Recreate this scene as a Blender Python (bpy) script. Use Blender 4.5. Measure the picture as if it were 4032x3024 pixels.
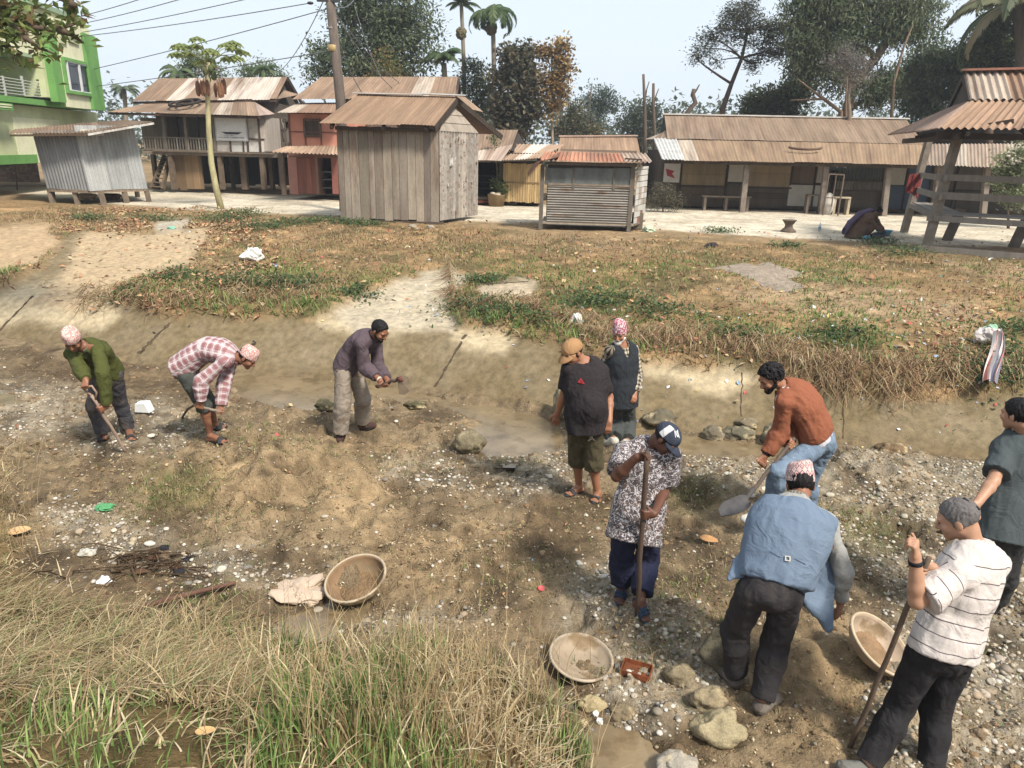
import bpy, bmesh, math, random
import numpy as np
from mathutils import Vector, Matrix
for o in list(bpy.data.objects): bpy.data.objects.remove(o)
S = bpy.context.scene
C = S.collection
# ---------------- camera ----------------
FX = 2850.0; TH = math.atan(932/FX); RO = 0.0242; CAM = np.array([0, 0, 3.5])
_c, _s = math.cos(RO), math.sin(RO)
FW = np.array([0, math.cos(TH), -math.sin(TH)]); _u0 = np.array([0, math.sin(TH), math.cos(TH)]); _r0 = np.array([1., 0, 0])
RT = _c*_r0+_s*_u0; UP = -_s*_r0+_c*_u0
cd = bpy.data.cameras.new('camera'); cam = bpy.data.objects.new('camera', cd); C.objects.link(cam)
cd.sensor_width = 36; cd.lens = FX/4032*36; cd.clip_end = 3000; cd.clip_start = 0.05
cam.matrix_world = Matrix(((RT[0], UP[0], -FW[0], CAM[0]), (RT[1], UP[1], -FW[1], CAM[1]), (RT[2], UP[2], -FW[2], CAM[2]), (0, 0, 0, 1)))
S.camera = cam
# ---------------- sky, sun, exposure ----------------
SUN_EL = math.radians(50); SUN_AZ = math.radians(138)      # azimuth clockwise from +Y: behind the camera, to the right
W = bpy.data.worlds.new("World"); S.world = W; W.use_nodes = True
nt = W.node_tree; bg = nt.nodes['Background']
sky = nt.nodes.new('ShaderNodeTexSky'); sky.sky_type = 'NISHITA'; sky.sun_disc = False
sky.sun_elevation = SUN_EL; sky.sun_rotation = SUN_AZ; sky.air_density = 1.0; sky.dust_density = 5.0; sky.ozone_density = 1.5
mx = nt.nodes.new('ShaderNodeMix'); mx.data_type = 'RGBA'; mx.inputs[0].default_value = 0.82
mx.inputs[7].default_value = (4.9, 5.45, 6.0, 1)            # the white winter haze that washes the sky out
nt.links.new(sky.outputs[0], mx.inputs[6]); nt.links.new(mx.outputs[2], bg.inputs[0])
bg.inputs[1].default_value = 0.112
sd = bpy.data.lights.new('sun', 'SUN'); sun = bpy.data.objects.new('sun', sd); C.objects.link(sun)
sd.energy = 3.7; sd.angle = math.radians(9.0); sd.color = (1, .94, .84)
sv = Vector((math.sin(SUN_AZ)*math.cos(SUN_EL), math.cos(SUN_AZ)*math.cos(SUN_EL), math.sin(SUN_EL)))
sun.rotation_euler = sv.to_track_quat('Z', 'Y').to_euler(); sun.location = (5, -5, 20)
S.view_settings.view_transform = 'Standard'; S.view_settings.look = 'None'
S.view_settings.exposure = 0.82; S.view_settings.gamma = 1
S.render.engine = 'CYCLES'

# ---------------- helpers ----------------
def ray(px, py): return FW+(px-2016)/FX*RT-(py-1512)/FX*UP
def aty(px, py, y): d = ray(px, py); return CAM+d*(y/d[1])
def atz(px, py, z): d = ray(px, py); return CAM+d*((z-CAM[2])/d[2])
def proj(P):
    v = P-CAM; w = np.maximum(v@FW, .05)
    return 2016+FX*(v@RT)/w, 1512-FX*(v@UP)/w
def L(r, g, b, sat=.88):                                   # sRGB 0-255 -> linear base colour
    v = [((c/255)/12.92 if c/255 <= .04045 else ((c/255+.055)/1.055)**2.4)*.66 for c in (r, g, b)]; y_ = .3*v[0]+.5*v[1]+.2*v[2]; return tuple(y_+(c-y_)*sat for c in v)
def nz(v): v = np.asarray(v, float); return v/(np.linalg.norm(v)+1e-12)
rng = np.random.default_rng(7)
def h3(i, j, k, s=0):
    n = (i.astype(np.int64)*73856093) ^ (j.astype(np.int64)*19349663) ^ (k.astype(np.int64)*83492791) ^ (s*2654435761)
    n = (n ^ (n >> 13))*1274126177 & 0x7fffffff
    return ((n ^ (n >> 16)) & 0xffff)/65535.0
def vn(x, y, z=None, f=1., s=0):                           # value noise -1..1
    x = np.asarray(x, float)*f; y = np.asarray(y, float)*f; z = np.zeros_like(x) if z is None else np.asarray(z, float)*f
    i, j, k = np.floor(x), np.floor(y), np.floor(z); a, b, c = x-i, y-j, z-k
    a = a*a*(3-2*a); b = b*b*(3-2*b); c = c*c*(3-2*c); r = 0
    for di in (0, 1):
        for dj in (0, 1):
            for dk in (0, 1):
                r = r+h3(i+di, j+dj, k+dk, s)*np.where(di, a, 1-a)*np.where(dj, b, 1-b)*np.where(dk, c, 1-c)
    return r*2-1
def fbm(x, y, z=None, f=1., o=4, s=0):
    r = 0; a = .5
    for n in range(o): r = r+a*vn(x, y, z, f, s+n*7); f *= 2.03; a *= .55
    return r
def ss(a, b, x): t = np.clip((x-a)/(b-a), 0, 1); return t*t*(3-2*t)

def props(o, label=None, cat=None, group=None, kind=None):
    if label: o['label'] = label
    if cat: o['category'] = cat
    if group: o['group'] = group
    if kind: o['kind'] = kind
    return o
def thing(name, loc, label, cat, group=None):
    o = bpy.data.objects.new(name, None); C.objects.link(o); o.empty_display_size = .1
    o.location = [float(v) for v in loc]; return props(o, label, cat, group)
ORI = {}
def origin(o):
    r = np.zeros(3)
    while o is not None: r = r+np.array(o.location); o = o.parent
    return r
def mesh(name, V, Fs, m, parent=None, cols=None, smooth=False, st=None, loc=None, label=None, cat=None, group=None, kind=None):
    """V in world space; Fs a list of (n,k) index arrays"""
    V = np.asarray(V, float)
    Fs = [np.asarray(f, np.int64) for f in (Fs if isinstance(Fs, list) else [Fs]) if len(f)]
    base = origin(parent) if parent is not None else (np.asarray(loc, float) if loc is not None else np.array([V[:, 0].mean(), V[:, 1].mean(), V[:, 2].min()]))
    me = bpy.data.meshes.new(name)
    nl = sum(f.size for f in Fs); nf = sum(len(f) for f in Fs)
    me.vertices.add(len(V)); me.vertices.foreach_set('co', (V-base).astype(np.float32).ravel())
    me.loops.add(nl); me.loops.foreach_set('vertex_index', np.concatenate([f.ravel() for f in Fs]).astype(np.int32))
    ks = np.concatenate([np.full(len(f), f.shape[1]) for f in Fs]); me.polygons.add(nf)
    me.polygons.foreach_set('loop_start', np.concatenate([[0], np.cumsum(ks)[:-1]]).astype(np.int32))
    me.update(calc_edges=True)
    if cols is not None:
        a = me.color_attributes.new('Col', 'FLOAT_COLOR', 'POINT'); cc = np.ones((len(V), 4), np.float32); cc[:, :3] = cols
        a.data.foreach_set('color', cc.ravel())
    if st is not None:
        a = me.attributes.new('st', 'FLOAT_VECTOR', 'POINT'); a.data.foreach_set('vector', np.asarray(st, np.float32).ravel())
    me.polygons.foreach_set('use_smooth', np.full(nf, bool(smooth)))
    me.materials.append(m); me.validate()
    o = bpy.data.objects.new(name, me); C.objects.link(o)
    if parent is not None: o.parent = parent
    else: o.location = [float(v) for v in base]
    return props(o, label, cat, group, kind)

class MB:
    def __init__(s): s.V = []; s.F = {3: [], 4: []}; s.Cc = []; s.St = []; s.n = 0
    def add(s, V, F, col=(1, 1, 1), st=None):
        V = np.asarray(V, float); F = [F] if not isinstance(F, list) else F
        for f in F:
            f = np.asarray(f, int)
            if len(f): s.F[f.shape[1]].append(f+s.n)
        s.V.append(V); c = np.asarray(col, float); s.Cc.append(np.broadcast_to(c, (len(V), 3)))
        s.St.append(V if st is None else st); s.n += len(V); return s
    def hexa(s, P, col=(1, 1, 1)):                         # 8 corners: 0-3 bottom ring, 4-7 top ring
        return s.add(P, np.array([[0, 3, 2, 1], [4, 5, 6, 7], [0, 1, 5, 4], [1, 2, 6, 5], [2, 3, 7, 6], [3, 0, 4, 7]]), col)
    def beam(s, A, B, w=.1, h=.1, col=(1, 1, 1), up=(0, 0, 1), taper=1):
        A = np.asarray(A, float); B = np.asarray(B, float); d = nz(B-A)
        u = np.cross(d, up); u = nz(u) if np.linalg.norm(u) > 1e-3 else np.array([1., 0, 0]); v = np.cross(u, d)
        P = [A+u*a*w/2+v*b*h/2 for a, b in ((-1, -1), (1, -1), (1, 1), (-1, 1))]+[B+(u*a*w/2+v*b*h/2)*taper for a, b in ((-1, -1), (1, -1), (1, 1), (-1, 1))]
        return s.hexa(P, col)
    def quad(s, a, b, c, d, t=0, col=(1, 1, 1)):
        a, b, c, d = [np.asarray(v, float) for v in (a, b, c, d)]
        n = nz(np.cross(b-a, d-a))*t
        return s.hexa([a, b, c, d, a+n, b+n, c+n, d+n], col) if t else s.add([a, b, c, d], np.array([[0, 1, 2, 3]]), col)
    def tube(s, pts, r, n=8, col=(1, 1, 1), jit=0, cap=True):
        pts = np.asarray(pts, float); r = np.broadcast_to(np.asarray(r, float), (len(pts),))
        V = []; prev = None
        for i, p in enumerate(pts):
            d = nz(pts[min(i+1, len(pts)-1)]-pts[max(i-1, 0)])
            if prev is None: prev = nz(np.cross(d, (0.3, .2, 1) if abs(d[2]) < .9 else (1, .1, 0)))
            u = nz(prev-d*(prev@d)); prev = u; v = np.cross(d, u)
            a = np.arange(n)*2*math.pi/n; rr = r[i]*(1+jit*(rng.random(n)-.5))
            V.append(p+np.outer(np.cos(a)*rr, u)+np.outer(np.sin(a)*rr, v))
        V = np.concatenate(V); i = np.arange(len(pts)-1)[:, None]*n; j = np.arange(n)[None, :]; k = (j+1) % n
        Q = np.stack([i+j, i+k, i+n+k, i+n+j], -1).reshape(-1, 4); T = np.zeros((0, 3), int)
        if cap:
            V = np.concatenate([V, pts[:1], pts[-1:]]); m = len(pts)*n
            j = np.arange(n); k = (j+1) % n
            T = np.concatenate([np.stack([k, j, np.full(n, m)], 1), np.stack([j+m-n, k+m-n, np.full(n, m+1)], 1)])
        return s.add(V, [Q, T], col)
    def ell(s, c, r, n=10, col=(1, 1, 1), noise=0, seed=0, R=None):
        th = np.linspace(0, math.pi, n+1); ph = np.arange(2*n)*math.pi/n
        D = np.stack([np.outer(np.sin(th), np.cos(ph)), np.outer(np.sin(th), np.sin(ph)), np.outer(np.cos(th), np.ones(2*n))], -1).reshape(-1, 3)
        k = 1+noise*fbm(D[:, 0]*1.3+seed*3.1, D[:, 1]*1.3, D[:, 2]*1.3, 1.3, 3, seed)
        V = D*np.asarray(r)*k[:, None]
        if R is not None: V = V@np.asarray(R).T
        V = V+np.asarray(c); i = np.arange(n)[:, None]*2*n; j = np.arange(2*n)[None, :]; q = (j+1) % (2*n)
        return s.add(V, np.stack([i+j, i+2*n+j, i+2*n+q, i+q], -1).reshape(-1, 4), col)
    def lathe(s, c, prof, n=40, axis=(0, 0, 1), col=(1, 1, 1), sx=1.):
        ax = nz(axis); u = nz(np.cross(ax, (0.01, 1, .02))); v = np.cross(ax, u); a = np.arange(n)*2*math.pi/n
        V = np.concatenate([np.asarray(c)+ax*z+r*(np.outer(np.cos(a)*sx, u)+np.outer(np.sin(a), v)) for r, z in prof])
        i = np.arange(len(prof)-1)[:, None]*n; j = np.arange(n)[None, :]; k = (j+1) % n
        return s.add(V, np.stack([i+j, i+k, i+n+k, i+n+j], -1).reshape(-1, 4), col)
    def each(s, name, m, parent=None, smooth=False, **kw):  # every added piece becomes a part of its own
        n = 0; F = {k: list(v) for k, v in s.F.items()}; out = []
        for V, c in zip(s.V, s.Cc):
            fs = [f-n for k in F for f in F[k] if f.min() >= n and f.max() < n+len(V)]
            out.append(mesh(name, V, fs, m, parent, c, smooth, V, **kw)); n += len(V)
        return out
    def build(s, name, m, parent=None, smooth=False, **kw):
        if not s.V: return None
        return mesh(name, np.concatenate(s.V), [np.concatenate(f) for f in s.F.values() if f], m, parent, np.concatenate(s.Cc), smooth, np.concatenate(s.St), **kw)

def mat(name, col=None, rough=.85, var=.25, vs=4., bump=.25, bs=25., bd=.02, col2=None, th=.55, s2=3., soft=.1, spec=.25, metal=0., stretch=(1, 1, 1), attr='Object', trans=0, fine=0., sss=0):
    m = bpy.data.materials.new(name); m.use_nodes = True; n = m.node_tree; N = n.nodes; K = n.links
    p = N['Principled BSDF']; p.inputs['Roughness'].default_value = rough; p.inputs['Metallic'].default_value = metal
    p.inputs['Specular IOR Level'].default_value = spec
    if attr == 'st': t = N.new('ShaderNodeAttribute'); t.attribute_name = 'st'; vec = t.outputs['Vector']
    else: t = N.new('ShaderNodeTexCoord'); vec = t.outputs[attr]
    mp = N.new('ShaderNodeMapping'); mp.inputs['Scale'].default_value = stretch; K.new(vec, mp.inputs[0]); vec = mp.outputs[0]
    def noise(sc, d=6, r=.6):
        q = N.new('ShaderNodeTexNoise'); q.inputs['Scale'].default_value = sc; q.inputs['Detail'].default_value = d; q.inputs['Roughness'].default_value = r
        K.new(vec, q.inputs['Vector']); return q.outputs[0]
    def ramp(v, a, b, c0, c1):
        q = N.new('ShaderNodeMapRange'); q.inputs[1].default_value = a; q.inputs[2].default_value = b; q.inputs[3].default_value = c0; q.inputs[4].default_value = c1; K.new(v, q.inputs[0]); return q.outputs[0]
    def mix(f, a, b, mode='MIX'):
        q = N.new('ShaderNodeMix'); q.data_type = 'RGBA'; q.blend_type = mode
        for i, v in ((0, f), (6, a), (7, b)):
            if isinstance(v, (int, float)): q.inputs[i].default_value = v
            elif isinstance(v, tuple): q.inputs[i].default_value = (*v[:3], 1)
            else: K.new(v, q.inputs[i])
        return q.outputs[2]
    if col is None: a = N.new('ShaderNodeAttribute'); a.attribute_name = 'Col'; base = a.outputs['Color']
    else: base = mix(0., tuple(col), tuple(col))
    if col2 is not None: base = mix(ramp(noise(s2), th-soft/2, th+soft/2, 0, 1), base, tuple(col2))
    if var:
        g = ramp(noise(vs), .3, .7, 1-var, 1+var); cmb = N.new('ShaderNodeCombineColor')
        for i in range(3): K.new(g, cmb.inputs[i])
        base = mix(1., base, cmb.outputs[0], 'MULTIPLY')
    if fine:
        g = ramp(noise(vs*14, 3, .7), .3, .7, 1-fine, 1+fine); cmb = N.new('ShaderNodeCombineColor')
        for i in range(3): K.new(g, cmb.inputs[i])
        base = mix(1., base, cmb.outputs[0], 'MULTIPLY')
    K.new(base, p.inputs['Base Color'])
    if bump:
        b = N.new('ShaderNodeBump'); b.inputs['Strength'].default_value = bump; b.inputs['Distance'].default_value = bd
        K.new(noise(bs), b.inputs['Height']); K.new(b.outputs[0], p.inputs['Normal'])
    if trans:
        ad = N.new('ShaderNodeMixShader'); tr = N.new('ShaderNodeBsdfTranslucent'); K.new(base, tr.inputs[0])
        ad.inputs[0].default_value = trans; K.new(p.outputs[0], ad.inputs[1]); K.new(tr.outputs[0], ad.inputs[2])
        K.new(ad.outputs[0], N['Material Output'].inputs[0])
    if sss:
        p.inputs['Subsurface Weight'].default_value = sss; p.inputs['Subsurface Radius'].default_value = (.01, .004, .002); p.inputs['Subsurface Scale'].default_value = 1
    m['h'] = 1
    return m
# ---------------- ground ----------------
def pl(pts, x): P = np.array(pts, float); return np.interp(x, P[:, 0], P[:, 1])
TOE = [(-60, 27.5), (-23, 16.6), (-9.31, 12.68), (-6.03, 11.3), (-3.31, 10.85), (-1.2, 10.27), (.49, 9.51), (1.64, 9.0), (4.22, 8.6), (5.88, 8.18), (15, 5.6), (60, -8)]
def pdist(x, y, poly):                                     # signed distance to polygon (negative inside)
    P = np.array(poly, float); d = np.full(x.shape, 1e9); ins = np.zeros(x.shape, bool)
    for i in range(len(P)):
        a = P[i]; b = P[(i+1) % len(P)]; e = b-a; wx = x-a[0]; wy = y-a[1]
        t = np.clip((wx*e[0]+wy*e[1])/(e@e), 0, 1); d = np.minimum(d, np.hypot(wx-t*e[0], wy-t*e[1]))
        c = (a[1] > y) != (b[1] > y)
        with np.errstate(divide='ignore', invalid='ignore'): ins ^= c & (x < a[0]+(y-a[1])*e[0]/(e[1] if e[1] else 1e-9))
    return np.where(ins, -d, d)
def on0(poly, z): return [tuple(atz(a, b, z)[:2]) for a, b in poly]
NEARL = on0([(-700, 1600), (0, 1790), (110, 2060), (190, 2220), (300, 2340), (560, 2480), (750, 2440), (1000, 2480), (1300, 2560), (1650, 2540), (1950, 2600), (2180, 2730), (2310, 2920), (2400, 3300)], 0)+[(1.2, 1.5), (1.5, -3), (-30, -3), (-40, 20)]
WATER = [(on0([(900, 1462), (1250, 1478), (1600, 1530), (1720, 1560), (1640, 1585), (1420, 1560), (1330, 1600), (1180, 1625), (1050, 1590), (930, 1540)], 0), .10),
         (on0([(1720, 1565), (1950, 1592), (2150, 1630), (2240, 1680), (2220, 1750), (2090, 1785), (1870, 1780), (1840, 1700), (1930, 1660), (1780, 1610)], 0), .09),
         (on0([(2480, 1680), (2600, 1700), (2900, 1735), (3150, 1770), (3000, 1800), (2800, 1790), (2600, 1760)], 0), .08),
         (on0([(-60, 1540), (60, 1545), (70, 1580), (-60, 1600)], 0), .07),
         (on0([(2360, 2830), (2520, 2860), (2600, 2960), (2650, 3080), (2350, 3080), (2330, 2930)], 0), .09),
         (on0([(1300, 2330), (1420, 2380), (1400, 2440), (1250, 2400)], 0), .05)]
WZ = -.035
BUMPS = [(980, 1860, .9, .16), (1250, 1930, 1.1, .15), (700, 1780, .8, .10), (1150, 2000, .8, .08), (1700, 1700, .35, .08), (1480, 1680, .4, .08), (2250, 1700, .45, .10), (2120, 1600, .35, .06), (2180, 1570, .35, .06),
         (2880, 1900, .5, .15), (3150, 1980, .5, .1), (3480, 1840, .5, .10), (1100, 1650, .3, .07), (3200, 2600, .45, .12), (3500, 2800, .6, .10), (1280, 1590, .3, .08), (2700, 2520, .35, .10),
         (2250, 2440, .20, -.28), (2130, 1890, .28, -.10), (3000, 2150, .3, -.08), (3320, 2720, .3, -.13), (1240, 2480, .4, -.08), (2050, 2100, .4, -.07), (1800, 2000, .4, .06), (500, 2260, .35, -.06)]
BW = [(*atz(a, b, 0)[:2], r, h) for a, b, r, h in BUMPS]
def zf(x, y):
    x = np.asarray(x, float); y = np.asarray(y, float)
    t = (y-pl(TOE, x))*.955
    prof = np.interp(t, [0, .12, .95, 1.6, 4, 7, 11, 200], [0, .03, .58, .68, .93, 1.11, 1.2, 1.2])
    bed = ss(.25, -.15, t)
    n1 = fbm(x, y, None, .9, 3, 1)*.09+np.maximum(fbm(x, y, None, 3.2, 3, 15)-.12, 0)*.16-np.maximum(fbm(x, y, None, 2.6, 3, 18)-.2, 0)*.2+fbm(x, y, None, 4.5, 4, 5)*.06+np.abs(fbm(x, y, None, 8, 4, 9))*.085*(1+.7*fbm(x, y, None, 1.1, 2, 12))-.02
    z = bed*n1
    for bx, by, r, h in BW:
        q = ((x-bx)**2+(y-by)**2)/(r*r); z = z+h*np.exp(-q)*(1+.5*vn(x, y, None, 5, 3))*np.where(t < .1, 1, 0)
    nb = pdist(x, y, NEARL); k = np.maximum(-nb, 0)
    z = z*ss(.5, -.1, -nb*1.)+np.interp(k, [0, .4, 1.2, 3, 6, 60], [0, .12, .55, 1.35, 1.9, 2.1])*(1+.0*x)+ss(0, .3, k)*fbm(x, y, None, 2.2, 3, 44)*.10
    vb = ss(.8, 2.0, t)*ss(14, 9, t)
    rough = vb*(fbm(x, y, None, 1.1, 3, 21)*.10+fbm(x, y, None, 5, 3, 23)*.045)
    z = z+prof*(t > 0)+rough
    pit = ss(-.05, -.12, z); z = np.where((t < .1) & (pit < .5), np.maximum(z, WZ+.012+.01*vn(x, y, None, 9, 2)), z)
    for poly, dp in WATER:
        d = pdist(x, y, poly); z = z+(np.minimum(z, WZ-.02*ss(0, -.25, d)-.03)-z)*ss(.12, -.10, d+.06*vn(x, y, None, 6, 77))*(t < .05)
    return z
def hit(px, py, dz=0.):                                    # where the sight line meets the ground (for placing things on it)
    d = ray(px, py); t = np.linspace(1.5, 80, 1600); P = CAM+d*t[:, None]; g = P[:, 2]-zf(P[:, 0], P[:, 1])-dz
    i = int(np.argmax(g < 0)) or len(t)-1; t2 = np.linspace(t[i-1], t[i], 25); P = CAM+d*t2[:, None]; g = P[:, 2]-zf(P[:, 0], P[:, 1])-dz
    return P[int(np.argmax(g < 0)) or 24]
def axis(segs):
    r = []; 
    for a, b, s in segs: r.append(np.arange(a, b, s))
    return np.concatenate(r)
XS = axis([(-900, -100, 80), (-100, -32, 6), (-32, -14, .35), (-14, -7, .09), (-7, 7, .032), (7, 14, .09), (14, 40, .5), (40, 100, 8), (100, 901, 80)])
YS = axis([(-60, -4, 6), (-4, 1.5, .5), (1.5, 2.6, .06), (2.6, 10.5, .028), (10.5, 14, .05), (14, 26, .13), (26, 45, .4), (45, 120, 5), (120, 1300, 90)])
gx, gy = np.meshgrid(XS, YS); x = gx.ravel(); y = gy.ravel(); z = zf(x, y)
GV = np.stack([x, y, z], 1); px, py = proj(GV); back = (GV-CAM)@FW < .3
px = np.where(back, -9e3, px); py = np.where(back, 9e3, py)
wob = lambda s, a, f=1.5: a*fbm(x, y, None, f, 3, s)
def reg(poly, soft=40, seed=0, na=60, nf=1.5): return ss(soft, -soft, pdist(px+wob(seed, na, nf), py+wob(seed+3, na*.6, nf), poly))
t = (y-pl(TOE, x))*.955
mixc = lambda a, b, m: a+(np.array(b)-a)*m[:, None]
n0 = fbm(x, y, None, 3, 5, 31)
mud = np.array(L(152, 130, 98)); gc = mixc(np.tile(mud, (len(x), 1)), L(118, 100, 76), ss(-.05, .3, fbm(x, y, None, 1.3, 4, 60)))
dry = [[(760, 1760), (1500, 1720), (1700, 1830), (1560, 2010), (1150, 2080), (820, 2000)], [(3300, 1900), (3600, 1900), (3700, 2020), (3400, 2080)], [(1300, 2050), (1900, 2050), (2200, 2250), (1700, 2400), (1450, 2300)], [(3150, 2450), (3500, 2500), (3700, 3000), (3100, 3000)]]
for i, p in enumerate(dry): gc = mixc(gc, L(174, 146, 106), reg(p, 90, 70+i, 150)*.75)
wet = [[(100, 1400), (600, 1440), (900, 1500), (700, 1560), (300, 1530), (0, 1420)], [(2050, 1850), (2400, 1950), (2350, 2250), (2000, 2200)], [(2500, 2150), (2300, 2400), (2350, 2550), (2550, 2500)], [(400, 2180), (800, 2250), (1000, 2350), (700, 2420), (350, 2300)], [(1250, 2350), (1500, 2400), (1400, 2520), (1200, 2450)], [(2350, 2750), (2900, 2850), (2800, 3024), (2300, 3024)]]
for i, p in enumerate(wet): gc = mixc(gc, L(96, 77, 54), reg(p, 70, 90+i, 140)*.7)
GRAV = [[(-50, 1470), (250, 1530), (700, 1600), (900, 1680), (700, 1740), (350, 1760), (-50, 1720)], [(150, 2000), (420, 1990), (600, 2120), (1150, 2250), (1250, 2330), (900, 2320), (700, 2290), (400, 2180), (180, 2150)],
        [(1500, 1800), (2150, 1720), (2300, 1860), (2100, 1960), (1900, 1900), (1600, 1900)], [(2560, 1760), (3100, 1800), (3400, 1730), (3950, 1830), (4100, 1880), (4100, 2700), (3600, 2500), (3450, 2250), (3000, 2000), (2650, 1900)],
        [(2200, 2330), (2420, 2230), (2750, 2400), (2900, 2650), (2700, 2850), (2450, 2900), (2420, 2620), (2180, 2480)], [(3500, 2450), (4100, 2500), (4100, 3100), (3300, 3100)], [(1350, 2430), (1700, 2380), (1900, 2420), (1500, 2480)]]
grav = np.zeros(len(x))
for i, p in enumerate(GRAV): grav = np.maximum(grav, reg(p, 60, 120+i, 120))
gspk = ss(-.15, .35, fbm(x, y, None, 14, 3, 140))
gc = mixc(gc, L(172, 160, 138), grav*(.35+.5*gspk))
green = [[(560, 1850), (800, 1850), (850, 1980), (600, 1990)], [(2650, 1880), (2850, 1930), (2780, 2010), (2620, 1960)], [(3250, 2020), (3650, 2050), (3500, 2200), (3200, 2120)]]
for i, p in enumerate(green): gc = mixc(gc, L(112, 106, 58), reg(p, 60, 160+i, 90)*.6)
# concrete lining: dry and pale high up, a film of dried mud lower down
mudc = np.array(L(134, 117, 86)); conc = np.tile(mudc, (len(x), 1))+n0[:, None]*.02
pale = [[(-60, 1150), (330, 1080), (480, 1250), (400, 1300), (100, 1260), (-60, 1290)], [(1200, 1250), (1450, 1220), (1650, 1290), (1450, 1330), (1250, 1290)], [(1750, 1290), (2050, 1290), (2000, 1390), (1850, 1390)], [(2430, 1400), (2900, 1430), (3000, 1500), (2850, 1560), (2400, 1440)]]
for i, p in enumerate(pale): conc = mixc(conc, L(197, 178, 142), reg(p, 30, 180+i, 50))
conc = mixc(conc, L(120, 100, 70), ss(.35, .0, t+.2*fbm(x, y, None, 2, 3, 8))*.6)
UPPER = [(-80, 1180), (60, 1130), (200, 1030), (260, 930), (350, 900), (430, 940), (480, 1200), (700, 1265), (1200, 1260), (1420, 1200), (1560, 1120), (1720, 1060), (1850, 1090), (1770, 1180), (1790, 1300), (1980, 1320), (2400, 1440), (2900, 1470), (3200, 1540), (3500, 1575), (4100, 1570), (9000, 1570), (9000, 9000), (-9000, 9000), (-9000, 1180)]
cm = ss(14, -14, pdist(px+wob(200, 30), py+wob(203, 22, 3), UPPER))*(t > -.02)
PALE2 = [[(330, 920), (830, 900), (760, 1040), (520, 1120), (330, 1240), (120, 1200), (250, 1060)], [(-100, 900), (180, 870), (250, 960), (130, 1050), (-100, 1110)], [(600, 870), (760, 860), (740, 910), (620, 915)], [(1560, 1100), (1780, 1050), (1850, 1090), (1760, 1180), (1780, 1300), (1400, 1300), (1300, 1230)], [(1880, 1120), (2120, 1090), (2100, 1170), (1900, 1200)]]
for p, c in zip(PALE2, (L(190, 165, 128), L(186, 158, 120), L(185, 175, 155), L(190, 175, 148), L(186, 168, 140))):
    mm = reg(p, 20, 210, 35); conc = mixc(conc, c, mm); cm = np.maximum(cm, mm*(t > 0))
soil = mixc(np.tile(np.array(L(158, 128, 86)), (len(x), 1)), L(120, 104, 66), ss(-.1, .3, fbm(x, y, None, .9, 4, 230)))
soil = mixc(soil, L(188, 150, 102), ss(.1, .4, fbm(x, y, None, 1.7, 4, 240))*.8)
BARE = [[(2850, 1130), (3300, 1090), (3900, 1200), (3850, 1300), (3300, 1260), (2950, 1220)], [(3700, 1000), (4100, 1030), (4100, 1120), (3800, 1080)], [(2100, 900), (2600, 900), (2500, 950), (2000, 930)]]
for i, p in enumerate(BARE): soil = mixc(soil, L(190, 160, 122), reg(p, 50, 250+i, 90)*.7)
flat = ss(10.5, 12, t); soil = mixc(soil, L(165, 138, 100), flat*.7)
up = mixc(soil, conc, cm) if False else soil+(conc-soil)*cm[:, None]
k = (t > -.02)[:, None]; gc = np.where(k, up, gc)
ROAD = [(-400, 742), (0, 752), (500, 806), (1000, 838), (1350, 850), (1750, 868), (2140, 880), (2600, 905), (3100, 938), (3640, 962), (4100, 975), (4800, 1000), (4800, 860), (4100, 838), (3500, 838), (2700, 815), (2050, 806), (1500, 782), (1000, 765), (500, 742), (0, 736), (-400, 730)]
rd = ss(6, -6, pdist(px+wob(260, 8), py+wob(263, 6), ROAD))*(t > 5)
roadc = mixc(np.tile(np.array(L(226, 212, 186)), (len(x), 1)), L(200, 182, 152), ss(0, .35, fbm(x, y*2, None, .7, 4, 270))*.7)
gc = gc+(roadc-gc)*rd[:, None]
nb = -pdist(x, y, NEARL); gc = np.where((nb > 0)[:, None], mixc(gc, L(128, 106, 66), ss(0, .3, nb)), gc)
gc = mixc(gc, L(92, 76, 56), ss(.14, .34, fbm(x, y, None, 2.6, 3, 18))*ss(.0, -.1, t)*.6); gc = gc*(1+(.42-.36*(cm*(t > 0))[:, None])*n0[:, None])*(1+.35*ss(.1, -.05, t)[:, None]*fbm(x, y, None, 13, 3, 401)[:, None])
gc = np.clip(gc, .01, .8); lip = np.where(t > .5, .13*(1-cm)*ss(.5, 1.0, t)*ss(4.5, 2, t)*(1+.5*fbm(x, y, None, 2.5, 3, 55)), 0); z = z+lip; GV[:, 2] = z
ny_, nx_ = gx.shape; i = np.arange(ny_-1)[:, None]*nx_; j = np.arange(nx_-1)[None, :]
GF = np.stack([i+j, i+j+1, i+nx_+j+1, i+nx_+j], -1).reshape(-1, 4)
M_ground = mat('ground soil', None, .93, .30, 9., 1., 38., .035, fine=.30, spec=.12)
_N = M_ground.node_tree.nodes; _a = _N.new('ShaderNodeAttribute'); _a.attribute_name = 'st'; _m = _N.new('ShaderNodeMapRange'); _m.inputs[3].default_value = 1; _m.inputs[4].default_value = .22; _q = _N.new('ShaderNodeSeparateXYZ')
M_ground.node_tree.links.new(_a.outputs['Vector'], _q.inputs[0]); M_ground.node_tree.links.new(_q.outputs[0], _m.inputs[0]); M_ground.node_tree.links.new(_m.outputs[0], [n for n in _N if n.type == 'BUMP'][0].inputs['Strength'])
gst = np.zeros((len(x), 3)); gst[:, 0] = cm*(t > -.02); mesh('ground', GV, GF, M_ground, cols=gc, smooth=True, loc=(0, 0, 0), kind='structure', st=gst)
zfull = zf; GZZ = z.reshape(gx.shape).copy()
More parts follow.
